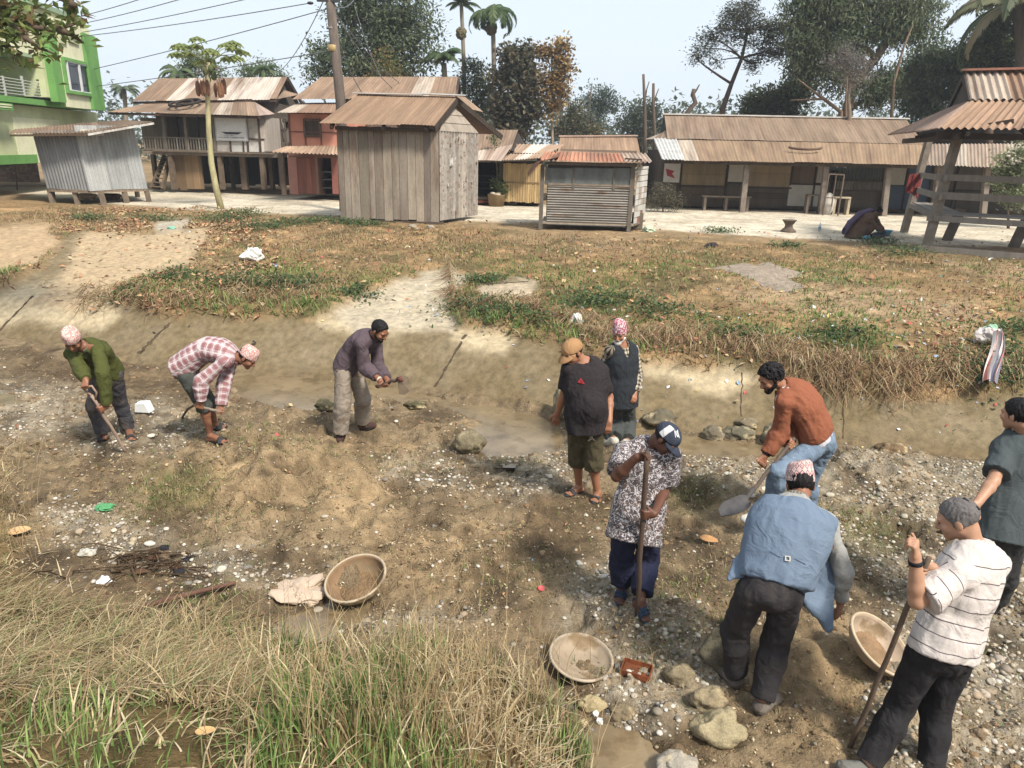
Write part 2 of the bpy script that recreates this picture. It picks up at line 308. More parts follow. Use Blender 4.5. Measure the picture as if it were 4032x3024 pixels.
def zf(x, y):                                              # quick lookup of the finished ground
    x = np.asarray(x, float); y = np.asarray(y, float); Z = GZZ; j = np.clip(np.searchsorted(XS, x)-1, 0, len(XS)-2); i = np.clip(np.searchsorted(YS, y)-1, 0, len(YS)-2)
    u = np.clip((x-XS[j])/(XS[j+1]-XS[j]), 0, 1); v = np.clip((y-YS[i])/(YS[i+1]-YS[i]), 0, 1); return (Z[i, j]*(1-u)+Z[i, j+1]*u)*(1-v)+(Z[i+1, j]*(1-u)+Z[i+1, j+1]*u)*v
GZ = zf
MASK = dict(grav=grav, cm=cm, t=t)
def mget(arr, X, Y):                                       # bilinear-ish lookup of a ground mask
    ii = np.clip(np.searchsorted(YS, Y), 0, len(YS)-1); jj = np.clip(np.searchsorted(XS, X), 0, len(XS)-1)
    return arr.reshape(ny_, nx_)[ii, jj]
# water: muddy, nearly opaque, smooth enough to mirror the sky
M_water = mat('muddy water', L(140, 120, 88), .05, .3, 2., .35, 16., .012, col2=L(120, 100, 70), spec=.5)
wx, wy = np.meshgrid(np.arange(-16, 9, .12), np.arange(2.4, 17, .12)); wd_ = np.full(wx.shape, 9.)
for poly, dp in WATER: wd_ = np.minimum(wd_, pdist(wx, wy, poly))
WV = np.stack([wx.ravel(), wy.ravel(), np.full(wx.size, WZ)], 1); n_ = wx.shape[1]; i = np.arange(wx.shape[0]-1)[:, None]*n_; j = np.arange(n_-1)[None, :]; WF = np.stack([i+j, i+j+1, i+n_+j+1, i+n_+j], -1).reshape(-1, 4); WF = WF[wd_.ravel()[WF].min(1) < .3]
u_, inv_ = np.unique(WF, return_inverse=True); mesh('stream_water', WV[u_], inv_.reshape(-1, 4), M_water, kind='structure')

# joints of the lining: dark ragged gaps with mud in them
M_crack = mat('dark joint', L(92, 76, 58), 1, .4, 20, .5, 40)
jm = MB(); r = np.random.default_rng(77)
for (x0, y0), (x1, y1), w_ in (((547, 1392), (668, 1272), .035), ((1712, 1524), (1834, 1318), .018), ((2917, 1640), (2921, 1466), .006), ((3320, 1728), (3322, 1532), .007), ((-20, 1320), (130, 1165), .02), ((1900, 1120), (2080, 1108), .02)):
    P = [hit(x0+(x1-x0)*f+r.normal()*1.6, y0+(y1-y0)*f) for f in np.linspace(0, 1, 14)]
    for a, b in zip(P, P[1:]):
        d = nz(b-a); s_ = nz(np.cross(d, (0, 0, 1)))*w_*(.5+r.random()); n_ = np.cross(s_, d); n_ = nz(n_)*.006; n_ = n_ if n_[2] > 0 else -n_; jm.hexa([a-s_, a+s_, b+s_, b-s_, a-s_+n_, a+s_+n_, b+s_+n_, b-s_+n_])
        if w_ > 9:
            for k in range(3): q = a+(b-a)*r.random()+s_*r.normal(); jm.ell(q, (.02+.02*r.random(), .02, .012), 5, noise=.6, seed=k)
jm.build('lining_joints', M_crack, kind='structure')
# ---------------- materials for buildings ----------------
M_rust = mat('rusty corrugated sheet', None, .85, .26, 1.6, .15, 12, .01, attr='st', stretch=(2.2, .25, 1), fine=.16, col2=L(128, 100, 80), th=.62, s2=1.1, soft=.25)
M_tin = mat('zinc sheet', None, .55, .22, 2.5, .1, 12, .01, stretch=(1, 1, .35), fine=.1, metal=.15)
M_plank = mat('weathered planks', None, .9, .20, 5, .25, 90, .004, stretch=(1, 1, .12), fine=.16, col2=None)
M_beam = mat('weathered timber', None, .9, .25, 5, .4, 25, .01, fine=.2)
M_plaster = mat('painted plaster', None, .9, .14, 1.5, .1, 30, .005, fine=.07)
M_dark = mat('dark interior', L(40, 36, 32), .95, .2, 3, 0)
M_glass = mat('dark window glass', L(24, 30, 38), .08, .1, 2, 0, spec=.6)
M_metal = mat('painted metal', None, .5, .1, 4, .05, 20, .003, spec=.4)
M_paper = mat('paper and cloth', None, .9, .1, 6, .2, 20, .01)
M_bamboo = mat('split bamboo', None, .75, .25, 8, .2, 30, .005, stretch=(1, 1, .2), fine=.2)
M_brick = mat('old brick', None, .95, .3, 6, .6, 30, .02, fine=.2)
M_stone = mat('river stone', None, .85, .3, 5, .55, 22, .012, fine=.2)
RUST = L(162, 138, 116, 1); RUSTD = L(142, 114, 94, 1); ZINC = L(205, 205, 198); WOOD = L(172, 158, 142); WOODD = L(96, 82, 68); WOODY = L(160, 132, 100)
def sheet(mb, A, B, Cc, D, pitch=.11, amp=.012, base=RUST, sw=.75, pale=.10, palecol=None, ragged=0., seed=0, nt=3, seams=True, dv=.18, sag=0.):
    """corrugated sheets from edge A-B (eave) up to D-C (ridge)"""
    A, B, Cc, D = [np.asarray(v, float) for v in (A, B, Cc, D)]; r = np.random.default_rng(seed)
    w = max(np.linalg.norm(B-A), np.linalg.norm(Cc-D)); n = max(int(w/pitch*6), 6); u = np.linspace(0, 1, n+1)
    nrm = nz(np.cross(B-A, D-A)); s = u*w; k = np.floor(s/sw).astype(int); K = k.max()+1
    tone = .88+dv*(r.random(K)*2-1); isp = r.random(K) < pale; pc = np.array(palecol if palecol is not None else L(200, 186, 168))
    sh = r.random(K)-.5; V = []; Cq = []; St = []
    for j, v in enumerate(np.linspace(0, 1, nt)):
        vv = v+(ragged*sh[k]*(.3+.7*np.sin(s/w*5+seed)) if j == 0 else 0)
        P = (A+(D-A)*0)[None, :]*0+(A[None, :]*(1-u)[:, None]+B[None, :]*u[:, None])*(1-vv if np.ndim(vv) == 0 else (1-vv)[:, None])+(D[None, :]*(1-u)[:, None]+Cc[None, :]*u[:, None])*(vv if np.ndim(vv) == 0 else vv[:, None])
        P = P+nrm*(amp*np.sin(s/pitch*2*math.pi))[:, None]+nrm*(sh[k]*.012)[:, None]; P[:, 2] -= sag*math.sin(math.pi*v)
        V.append(P); c = np.array(base)[None, :]*tone[k][:, None]; c = np.where(isp[k][:, None], c*.3+pc*.7, c)
        if seams: c = c*np.where((np.abs(s-np.round(s/sw)*sw) < .03)[:, None], 1.18 if seed % 2 else .75, 1)
        c = c*(1+(.05 if amp > .015 else .0)*np.sin(s/pitch*2*math.pi))[:, None]  # rib shading painted into the sheet: outer ridges lighter, grooves darker
        Cq.append(c); St.append(np.stack([s, np.full(n+1, v*np.linalg.norm(D-A)), np.full(n+1, seed*3.)], 1))
    i = np.arange(nt-1)[:, None]*(n+1); j = np.arange(n)[None, :]
    mb.add(np.concatenate(V), np.stack([i+j, i+j+1, i+n+2+j, i+n+1+j], -1).reshape(-1, 4), np.concatenate(Cq), np.concatenate(St)); return mb
class Wall:                                                # a vertical wall through two ground points; places things on it at real sizes
    def __init__(s, A, B, base=None):
        s.A = np.array([A[0], A[1], A[2] if base is None else base]); B = np.array([B[0], B[1], s.A[2]]); s.u = nz(B-s.A); s.w = np.linalg.norm(B-s.A)
        s.n = np.array([s.u[1], -s.u[0], 0.])
        if s.n@(CAM-s.A) < 0: s.n = -s.n
    def sz(s, px, py, d=0.):
        r = ray(px, py); O = s.A+s.n*d; t = ((O-CAM)@s.n)/(r@s.n); P = CAM+r*t; return (P-O)@s.u, P[2]
    def P(s, a, z, d=0.): p = s.A+s.u*a+s.n*d; return np.array([p[0], p[1], z])
    def at(s, px, py, d=0.): a, z = s.sz(px, py, d); return s.P(a, z, d)
    def rect(s, x0, y0, x1, y1, d=0.):
        c = [s.sz(x0, (y0+y1)/2, d)[0], s.sz(x1, (y0+y1)/2, d)[0], s.sz((x0+x1)/2, y1, d)[1], s.sz((x0+x1)/2, y0, d)[1]]; return c
    def box(s, mb, a0, a1, z0, z1, d0, d1, col=(1, 1, 1)):
        P = s.P; return mb.hexa([P(a0, z0, d1), P(a1, z0, d1), P(a1, z0, d0), P(a0, z0, d0), P(a0, z1, d1), P(a1, z1, d1), P(a1, z1, d0), P(a0, z1, d0)], col)
    def pbox(s, mb, x0, y0, x1, y1, d0, d1, col=(1, 1, 1)):
        a0, a1, z0, z1 = s.rect(x0, y0, x1, y1, d1); return s.box(mb, a0, a1, z0, z1, d0, d1, col)
def frame(w, mb, x0, y0, x1, y1, d0, d1, t=.08, col=(1, 1, 1)):
    a0, a1, z0, z1 = w.rect(x0, y0, x1, y1, d1)
    w.box(mb, a0, a0+t, z0, z1, d0, d1, col); w.box(mb, a1-t, a1, z0, z1, d0, d1, col); w.box(mb, a0+t, a1-t, z0, z0+t, d0, d1, col); w.box(mb, a0+t, a1-t, z1-t, z1, d0, d1, col)
def planks(w, mb, a0, a1, z0, z1, d0, d1, pw=.2, base=WOOD, seed=0, zj=.04, vert=True, dv=.22):
    r = np.random.default_rng(seed); lo, hi = (a0, a1) if vert else (z0, z1); p = lo
    while p < hi-.02:
        q = min(p+pw*(.7+.6*r.random()), hi); c = np.array(base)*(1+dv*(r.random()*2-1)); c = c*np.array([1+.05*(r.random()-.5), 1, 1-.08*r.random()]); dd = d1+.012*r.random()
        if vert: w.box(mb, p+.006, q-.004, z0+zj*(r.random()-.5), z1+zj*.3*(r.random()-.5), d0, dd, c)
        else: w.box(mb, a0+zj*(r.random()-.5), a1+zj*(r.random()-.5), p+.004, q-.004, d0, dd, c)
        p = q
    return mb
BZ = 1.2
# ======== centre hut ========
fl = hit(1342, 872); fr = hit(1730, 884); fl[2] = fr[2] = 1.24
w = Wall(fl, fr); th = thing('plank_hut', (fl+fr)/2-w.n*1.4, 'tall weathered plank hut with rusty gable roof standing alone between road and stream bank', 'hut')
zt = w.sz(1515, 500)[1]; D = 2.6
M_hut = mat('grey brown old boards', None, .92, .25, 4, .25, 90, .004, stretch=(1, 1, .16), fine=.2, col2=L(128, 100, 80), th=.60, s2=3.2, soft=.18)
m = MB(); planks(w, m, 0, w.w, 1.26, zt, -.04, 0, .24, L(152, 138, 124), 3, .10, True, .38); m.build('plank_wall', M_hut, th)
m = MB(); w.box(m, .03, w.w-.03, 1.3, zt-.02, -D, -.06, L(70, 60, 50)); m.build('wall', M_plank, th)
bs = MB(); w.box(bs, -.02, w.w+.1, 1.14, 1.26, -.22, .03, WOODD); w.box(bs, .2, .4, 1.1, 1.2, -.2, .1, WOODD); bs.build('sill_beam', M_beam, th)
# right flank: flattened oil tins nailed in rows
P0 = w.P(w.w+.02, 1.3, .0); ang = nz(w.u*.55-w.n*.83); P1 = atz(1846, 852, 1.3)
P1 = np.array([*(P0[:2]+nz((P1-P0)*[1, 1, 0])[:2]*2.45), 1.3]); w2 = Wall(P0, P1); m = MB(); r = np.random.default_rng(5); Wd = w2.w; zt2 = zt-.05
sheet(m, w2.P(0, 1.3, 0), w2.P(Wd, 1.3, 0), w2.P(Wd, zt2, 0), w2.P(0, zt2, 0), .17, .032, L(180, 170, 158), .17, .15, seed=7, seams=False, dv=.20, nt=24)
for q in range(34): a0, zz = Wd*r.random()*.96, 1.35+(zt2-1.5)*r.random(); w2.box(m, a0, a0+.06, zz, zz+.08, -.02, .027, L(158, 130, 114) if r.random() < .5 else L(208, 200, 188))
w2.box(m, Wd*.22, Wd*.30, 2.9, 3.15, .01, .05, L(225, 222, 212)); m; M_tins = mat('flattened tins', None, .6, .25, 5, .1, 12, .01, col2=L(150, 128, 112), th=.58, s2=7, soft=.05, fine=.2, metal=.1); m.build('tin_panel', M_tins, th)
# gable boards and roof
RL = aty(1410, 372, fl[1]+1.25); RR = aty(1802, 381, 0+w.P(w.w, 0, -1.3)[1]+.3)
EL = aty(1257, 497, fl[1]-.45); ER = aty(1712, 482, fr[1]-.45)
RR[2] = RL[2] = (RL[2]+RR[2])/2; EL[2] = ER[2] = (EL[2]+ER[2])/2
back = (RL-EL)*[1, 1, -1.15]; BL = RL+back; BR = RR+back; BR[0] += .55; BL[0] += .3
m = MB(); rn = nz(np.cross(RR-RL, (0, 0, 1)))
gz = zt2-.05; gA = w2.P(-.02, gz, .01); gB = w2.P(Wd+.02, gz, .01); gT = RR-w.u*.35; gT[2] -= .06
for k in range(4):
    f0, f1 = k/4+.01, (k+1)/4-.01; a = gA+(gT-gA)*f0; b = gB+(gT-gB)*f0; c = gB+(gT-gB)*f1; d = gA+(gT-gA)*f1; m.quad(a, b, c, d, .03, np.array(WOOD)*(.9+.1*k % .3))
for P, Q in ((ER, RR), (RR, BR)): m.beam(P-[0, 0, .10], Q-[0, 0, .10], .05, .16, L(70, 58, 48))
m.beam(EL+[.4, .3, -.12], ER+[-.05, .3, -.12], .09, .1, L(90, 74, 60))
for f in (.1, .55, .92): p = EL+(ER-EL)*f; m.beam(p+[0, .05, -.12], p+[0, .8, .25], .09, .1, L(84, 68, 56))
m.build('gable_board', M_plank, th)
m = MB(); sheet(m, EL, ER, RR, RL, .10, .006, L(158, 130, 106, 1), .8, .0, ragged=.05, seed=5, dv=.06); sheet(m, BR, BL, RL, RR, .10, .006, L(150, 118, 100), .8, .1, seed=6)
rf = m.build('roof', M_rust, th, smooth=True)
m = MB(); m.beam(RL+[-.15, 0, .03], RL*.35+RR*.65+[0, 0, .04], .28, .035, L(205, 196, 186)); m.beam(RL*.4+RR*.6+[0, 0, .07], RR+[.25, 0, .05], .28, .035, L(222, 220, 214)); m.build('ridge_cap', M_tin, rf)
# ======== kiosk ========
kl = hit(2137, 905); kr = hit(2490, 915); kl[2] = kr[2] = 1.2; w = Wall(kl, kr)
th = thing('market_kiosk', (kl+kr)/2-w.n*.6, 'low closed market kiosk on legs with ribbed tin front and orange rusty roof', 'kiosk')
z = lambda py: w.sz(2310, py)[1]; z0, z1, z2 = z(876), z(729), z(652); D = 1.6
m = MB(); w.box(m, .08, w.w-.08, z0, z2, -D, -.07, L(92, 84, 74)); w.box(m, -.02, w.w+.02, z0-.07, z0, -D, .0, L(176, 160, 138)); m.build('wall', M_plank, th)
m = MB(); n = 15; r = np.random.default_rng(8)
A, B = w.P(.1, z0, 0), w.P(w.w-.1, z0, 0); A2, B2 = w.P(.1, z1, 0), w.P(w.w-.1, z1, 0)
sheet(m, B, B2, A2, A, (z1-z0)/n, .022, L(176, 168, 156), 9, 0, seed=2, seams=False); m.build('ribbed_panel', mat('stained ribbed tin', None, .65, .35, 1.3, .1, 12, .01, col2=L(130, 104, 84), th=.6, s2=1.5, stretch=(.6, 1, 3), fine=.15), th, smooth=True)
m = MB(); fb = np.array([2146, 2262, 2306, 2420, 2484]); 
for a, b in ((0, 1), (1, 3), (3, 4)): w.pbox(m, fb[a], 662, fb[b], 729, -.03, .0, L(118, 122, 118))
m.build('shutter', mat('dusty shutter', None, .5, .3, 3, .1, 10, .01, stretch=(1, 1, .4), fine=.12), th)
m = MB()
for x0, x1, y0, y1 in ((2124, 2140, 648, 905), (2476, 2492, 648, 925), (2255, 2263, 660, 742), (2414, 2423, 660, 748)): w.pbox(m, x0, y0, x1, y1, -.05, .035, L(120, 110, 98))
w.box(m, 0, w.w, z2, z2+.09, -.06, .05, L(130, 122, 112)); w.box(m, .1, w.w-.1, z1-.02, z1+.03, -.03, .03, L(150, 132, 112))
for a, d in ((.03, -D), (w.w-.03, -D)): w.box(m, a-.05, a+.05, 1.1, z0, d-.05, d+.05, L(110, 96, 82))
m.build('frame', M_beam, th)
P0 = w.P(w.w+.03, z0, -.05); P1 = atz(2544, 862, z0); w2 = Wall(P0, np.array([*(P0[:2]+nz((P1-P0)*[1, 1, 0])[:2]*1.5), z0])); m = MB()
for i in range(4):
    zz = z0
    while zz < z2: q = r.random(); w2.box(m, w2.w*i/4, w2.w*(i+1)/4-.01, zz, min(zz+.15, z2), -.02, .008*r.random()+.004*(i % 2), L(222, 218, 210) if q < .6 else L(190, 176, 160) if q < .9 else L(160, 110, 90)); zz += .17
w2.box(m, -.02, w2.w+.02, z0-.06, z0, -.03, .03, L(140, 126, 108))
m.build('tin_panel', M_tin, th)
E1, E2 = w.P(-.15, z2+.12, .35), w.P(w.w+.38, z2+.14, .35); R1, R2 = w.P(-.05, z2+.34, -D-.1), w.P(w.w+.4, z2+.36, -D-.1)
m = MB(); sheet(m, E1, E2, R2, R1, .12, .028, L(205, 138, 104), .8, .12, seed=12, dv=.12, seams=False); rf = m.build('roof', M_rust, th, smooth=True)
m = MB(); a = E1+[.55, 0, .1]; b = R1+[.5, -.2, .02]; c = w.P(-.32, z2+.02, -.3); d = w.P(-.45, z2-.32, .42); e = w.P(-.1, z2+.1, .5)
m.quad(a, b, c, e, .01, L(140, 92, 64)); m.quad(e, c, w.P(-.5, z2-.25, -.2), d, .01, L(112, 70, 48)); m.build('loose_sheet', M_rust, rf)
m = MB(); m.beam(w.P(w.w+.1, z2+.2, .2), w.P(w.w*.86, z2+.22, .1), .16, .04, L(92, 74, 60)); m.build('roof_plank', M_beam, rf)
# ======== corrugated shed (left) ========
a = hit(196, 800); b = hit(392, 802); c = hit(590, 795); z_ = 1.25
b = b-[0, .5, 0]; W1 = Wall(a, b, z_); W2 = Wall(b, c, z_)
th = thing('tin_shed', (a+c)/2, 'grey corrugated tin shed on short stilts leaning beside the green house', 'shed')
zb = W1.sz(290, 748)[1]
def lean(P, k=.10): P = np.array(P); P[:, 0] -= (P[:, 2]-zb)*k; return P
for nm, w, x0, x1, yt, col, sd in (('tin_wall', W1, 168, 392, 520, L(150, 150, 148), 1), ('tin_wall', W2, 392, 594, 500, L(188, 190, 188), 2)):  # light put into the colour: left face darker, right face lighter
    m = MB(); zt = w.sz((x0+x1)/2, yt)[1]; sheet(m, w.P(0, zb, 0), w.P(w.w, zb, 0), w.P(w.w, zt+.05, 0), w.P(0, zt, 0), .13, .022, col, .8, .15, L(200, 200, 196), ragged=.03, seed=sd, dv=.12)
    if sd == 2: w.box(m, .15, .95, zt-.32, zt-.12, .03, .06, L(215, 208, 190))
    m.V = [lean(v) for v in m.V]; m.build(nm, M_tin, th, smooth=False)
m = MB(); zt = W1.sz(290, 520)[1]
PA, PB, PC = W1.P(0.03, zb, -.06), W2.P(0, zb, -.09), W2.P(W2.w-.03, zb, -.06); PD = PA+[-1.3, 2.2, 0]; PE = PC+[-1.5, 2.2, 0]
up = np.array([0, 0, zt-zb-.03]); m.hexa([PA, PB, PE, PD, PA+up, PB+up, PE+up, PD+up], L(80, 78, 74)); m.hexa([PB, PC, PE, PE-[0.01, 0, 0], PB+up, PC+up, PE+up, PE+up-[0.01, 0, 0]], L(80, 78, 74))
m.V = [lean(v) for v in m.V]; m.build('wall', M_tin, th)
m = MB()
for (px_, w, s_) in ((190, W1, 0), (288, W1, 0), (391, W1, 0), (497, W2, 0), (585, W2, 0)):
    s0 = w.sz(px_, 775)[0]; p = w.P(s0, 0, -.1); m.beam([p[0]+.06, p[1], 1.15], [p[0], p[1], zb], .14, .14, L(140, 122, 102))
for p in (PD, PE): m.beam([p[0], p[1], 1.1], p, .14, .14, L(110, 96, 80))
m.beam(PA+[0, 0, -.04], PB+[0, 0, -.04], .1, .1, L(150, 130, 108)); m.beam(PB+[0, 0, -.04], PC+[0, 0, -.04], .1, .1, L(150, 130, 108)); m.each('stilt', M_beam, th)
m = MB(); e1, e2, e3 = aty(28, 526, a[1]-.6), aty(345, 524, b[1]-.5), aty(604, 480, c[1]-.4); f1 = aty(60, 510, a[1]+2.2); f3 = aty(480, 474, c[1]+2.5); f2 = aty(330, 484, a[1]+2.6)
sheet(m, e1, e2, f2, f1, .13, .02, L(150, 122, 98), .8, .1, seed=21, ragged=.08); sheet(m, e2, e3, f3, f2, .13, .02, L(168, 142, 118), .8, .2, seed=22, ragged=.05)
m.beam(e2+[0, 0, -.05], e3+[0, .02, -.05], .03, .07, L(215, 212, 204)); m.beam(e1+[0.1, 0, -.06], e2+[0, .02, -.05], .05, .07, L(100, 80, 60)); m.build('roof', M_rust, th, smooth=False)
# ======== stilt house ========
YB = 33.6; w = Wall(aty(560, 740, YB+.3), aty(1080, 748, YB-.6), BZ)
th = thing('stilt_house', w.P(w.w/2, BZ, -2), 'old two-storey timber house on stilts with a white panelled bay and rusty tiered roof', 'house')
pb = w.pbox
m = MB(); pb(m, 560, 468, 1012, 604, -3.2, -1.25, L(120, 112, 100)); m.build('back_wall', M_plank, th)
m = MB(); pb(m, 640, 462, 700, 602, -1.24, -1.1, L(88, 76, 64)); pb(m, 736, 462, 780, 602, -1.24, -1.1, L(104, 96, 84)); pb(m, 812, 470, 838, 602, -1.24, -1.1, L(66, 58, 50)); m.build('door', M_plank, th)
m = MB(); r = np.random.default_rng(3)
x_ = 842
for i, (x0, x1) in enumerate(((842, 905), (908, 970), (973, 1019))):
    for y0, y1 in ((460, 545), (549, 598)): pb(m, x0, y0, x1, y1, -1.3, -.02, L(226, 220, 212) if (i+y0) % 3 else L(206, 196, 184))
m.build('panel_wall', mat('stained whitewash', None, .9, .15, 1.2, .1, 20, .01, col2=L(168, 152, 134), th=.62, s2=1.1, soft=.15, fine=.08), th)
m = MB()
for x0, x1, y0, y1 in ((838, 843, 455, 602), (904, 909, 545, 600), (955, 959, 545, 600), (970, 974, 458, 600), (1017, 1022, 455, 604), (842, 1019, 544, 549), (842, 1019, 598, 604)): pb(m, x0, y0, x1, y1, -.05, .03, L(92, 76, 62))
pb(m, 560, 600, 1090, 614, -3.1, .12, L(140, 124, 108)); pb(m, 600, 596, 1075, 602, -1.2, .22, L(128, 112, 96)); m.build('timber_frame', M_beam, th)
m = MB()
for x0, x1 in ((640, 652), (727, 736), (838, 846)): pb(m, x0, 456, x1, 606, -.06, .08, L(128, 116, 102))
for x0, x1, y0, y1 in ((560, 845, 540, 545), (560, 845, 588, 593)): pb(m, x0, y0, x1, y1, .02, .07, L(136, 122, 108))
for i in range(26):
    x0 = 566+i*10.8; pb(m, x0, 545, x0+4, 590, .03, .06, L(140, 128, 112) if i % 4 else L(170, 160, 146))
m.build('railing', M_beam, th)
m = MB()
for x0, x1, d in ((666, 682, 0), (860, 874, 0), (946, 968, -.6), (1024, 1040, 0), (1058, 1072, -1.5), (1098, 1112, .3), (600, 612, -1.5), (780, 790, -3), (905, 915, -3)): pb(m, x0, 608, x1, 746, d-.1, d+.1, L(120, 102, 84))
m.each('stilt', M_beam, th)
m = MB(); a0, a1, z0, z1 = w.rect(674, 612, 795, 745, -.3); planks(w, m, a0, a1, z0, z1, -.4, -.3, .28, L(152, 124, 94), 9, .1); m.build('plank_wall', M_plank, th); m = MB(); planks(w, m, a0-2.5, a1+7.2, z0, z1, -5.2, -5.1, .3, L(64, 56, 48), 10, .1); m.build('back_wall', M_plank, th)
m = MB(); p0, p1 = w.at(598, 742, .1), w.at(650, 612, -.8); q0, q1 = w.at(640, 745, .2), w.at(668, 612, -.7)
m.beam(p0, p1, .1, .2, L(112, 96, 78)); m.beam(q0, q1, .1, .2, L(112, 96, 78))
for k in range(8): f = (k+.5)/8; m.beam(p0+(p1-p0)*f, q0+(q1-q0)*f, .22, .04, L(124, 106, 88))
m.build('stair', M_beam, th)
rg = w.pbox; m = MB()
pb(m, 1024, 462, 1052, 596, -2.2, -.5, L(190, 180, 170)); pb(m, 1050, 560, 1138, 585, -1.9, -1.8, L(120, 108, 96)); pb(m, 1050, 462, 1138, 468, -1.9, -1.8, L(110, 96, 84))
for i in range(6): pb(m, 1052+i*17, 468, 1056+i*17, 580, -1.88, -1.8, L(112, 98, 84))
pb(m, 1052, 505, 1138, 509, -1.88, -1.8, L(112, 98, 84)); pb(m, 1052, 470, 1138, 600, -3.2, -2.6, L(148, 136, 126)); m.build('side_gallery', M_plank, th)
m = MB(); YR = YB-1.
e0, e1 = aty(422, 440, YR+.6), aty(1020, 456, YR-.2); t0, t1 = aty(585, 404, YR+2.6), aty(1000, 401, YR+1.9); e2 = aty(1083, 449, YR+1.7)
sheet(m, e0, e1, t1, t0, .14, .006, L(156, 132, 110, 1), .8, .14, ragged=.05, seed=31); sheet(m, e1, e2, t1+[.02, 0, 0], t1, .14, .006, L(196, 172, 156), .8, .3, seed=32)
m.beam(e0+[0, .1, -.06], e1+[0, .1, -.06], .06, .1, L(84, 66, 54)); m.build('roof', M_rust, th, smooth=False)
m = MB(); a0, a1 = aty(520, 398, YR+2.3), aty(1088, 391, YR+1.8); b0, b1 = aty(624, 309, YR+5.2), aty(1132, 303, YR+4.6)
sheet(m, a0, a1, b1, b0, .14, .006, L(156, 130, 108, 1), .8, .33, L(222, 208, 194), ragged=.05, seed=35, dv=.1); sheet(m, a1, aty(1182, 372, YR+4.5), aty(1120, 355, YR+4.2), aty(1092, 385, YR+1.9), .14, .006, RUST, .8, .1, seed=36)
c1 = b1+(b1-a1)*[1, 1, -1]; sheet(m, c1, b0+(b0-a0)*[1, 1, -1], b0, b1, .14, .006, RUSTD, .8, .1, seed=37)
m.beam(b1+[0, 0, -.08], c1+[.2, 0, -.08], .06, .22, L(74, 60, 50)); m.beam(a0+[0, .1, -.06], a1+[0, .1, -.06], .06, .1, L(84, 66, 54)); m.build('upper_roof', M_rust, th, smooth=False)
m = MB(); m.hexa([a0+[.8, .4, -1.0], a1+[-.2, .4, -1.], b1+[-.3, -.4, -3], b0+[.3, -.4, -3], a0+[.8, .4, -.08], a1+[-.2, .4, -.08], b1+[-.3, -.4, -.45], b0+[.3, -.4, -.45]], L(110, 98, 88)); 
m.hexa([a1+[-.25, .4, -.9], a1+[.6, 1.5, -.9], c1+[.3, -1, -2], b1+[-.3, 0, -2], a1+[-.25, .4, -.1], a1+[.6, 1.5, -.3], c1+[.2, -1, -.2], b1+[-.2, 0, -.35]], L(90, 80, 72)); m.build('upper_wall', M_plank, th)
# sign board on it and two old tyres on its roof
m = MB(); pb(m, 848, 464, 971, 553, .04, .07, L(236, 232, 228)); s1 = m.build('board', M_metal, None)
sb = thing('sign_board', w.at(910, 553, .05), 'white notice board fixed to the white bay of the stilt house', 'sign'); s1.parent = sb; s1.location = s1.location-sb.location
m = MB(); 
frame(w, m, 846, 462, 973, 555, .03, .085, .05, L(190, 186, 180)); m.build('board_frame', M_metal, sb)
m = MB(); a0, a1, z0, z1 = w.rect(872, 520, 953, 529, .08); m.hexa([w.P(a0+.2, z0, .08), w.P(a1-.2, z0, .08), w.P(a1-.2, z0, .074), w.P(a0+.2, z0, .074), w.P(a0, z1, .08), w.P(a1, z1, .08), w.P(a1, z1, .074), w.P(a0, z1, .074)], L(62, 60, 64)); m.build('printed_bar', M_metal, sb)
m = MB(); r = np.random.default_rng(2)
def scrawl(m, w, x0, x1, y0, y1, d, col, seed, gap=.25):   # rows of small printed letters, too far to read
    r = np.random.default_rng(seed); a0, a1, z0, z1 = w.rect(x0, y0, x1, y1, d); h = z1-z0; p = a0
    while p < a1:
        q = min(p+h*(.3+.6*r.random()), a1); k = r.integers(3)
        w.box(m, p, p+h*.14, z0, z1, d-.004, d, col)
        if k: w.box(m, p+h*.16, q, z1-h*.2, z1, d-.004, d, col)
        if k == 1: w.box(m, p+h*.16, q, z0+h*.35, z0+h*.55, d-.004, d, col)
        if k == 2: w.box(m, p+h*.16, q, z0, z0+h*.18, d-.004, d, col)
        p = q+h*gap*(1 if r.random() > .2 else 3)
scrawl(m, w, 885, 935, 532, 537, .081, L(90, 88, 96), 1); scrawl(m, w, 860, 962, 540, 545, .081, L(80, 78, 88), 2); scrawl(m, w, 925, 962, 466, 469, .081, L(150, 150, 150), 4)
m.build('lettering', M_metal, sb)
for k, (x0, x1, yy) in enumerate(((690, 742, 418), (722, 770, 417))):
    p = aty((x0+x1)/2, yy, YR+1.3+.1*k); m = MB(); a = np.arange(33)*2*math.pi/32; R = .42; n_ = nz(np.cross(e1-e0, t0-e0)); u_ = nz(e1-e0); v_ = np.cross(n_, u_)
    m.tube([p+n_*.12+u_*R*math.cos(q)*1.05+v_*R*1.5*math.sin(q)+n_*.05*k for q in a], .055, 8, L(52, 46, 44), cap=False)
    o = m.build('tyre', mat('old rubber', L(60, 52, 48), .9), smooth=True, label=('left' if k == 0 else 'right')+' one of two old black tyres lying on the stilt house veranda roof', cat='tyre', group='tyres on the stilt house roof')
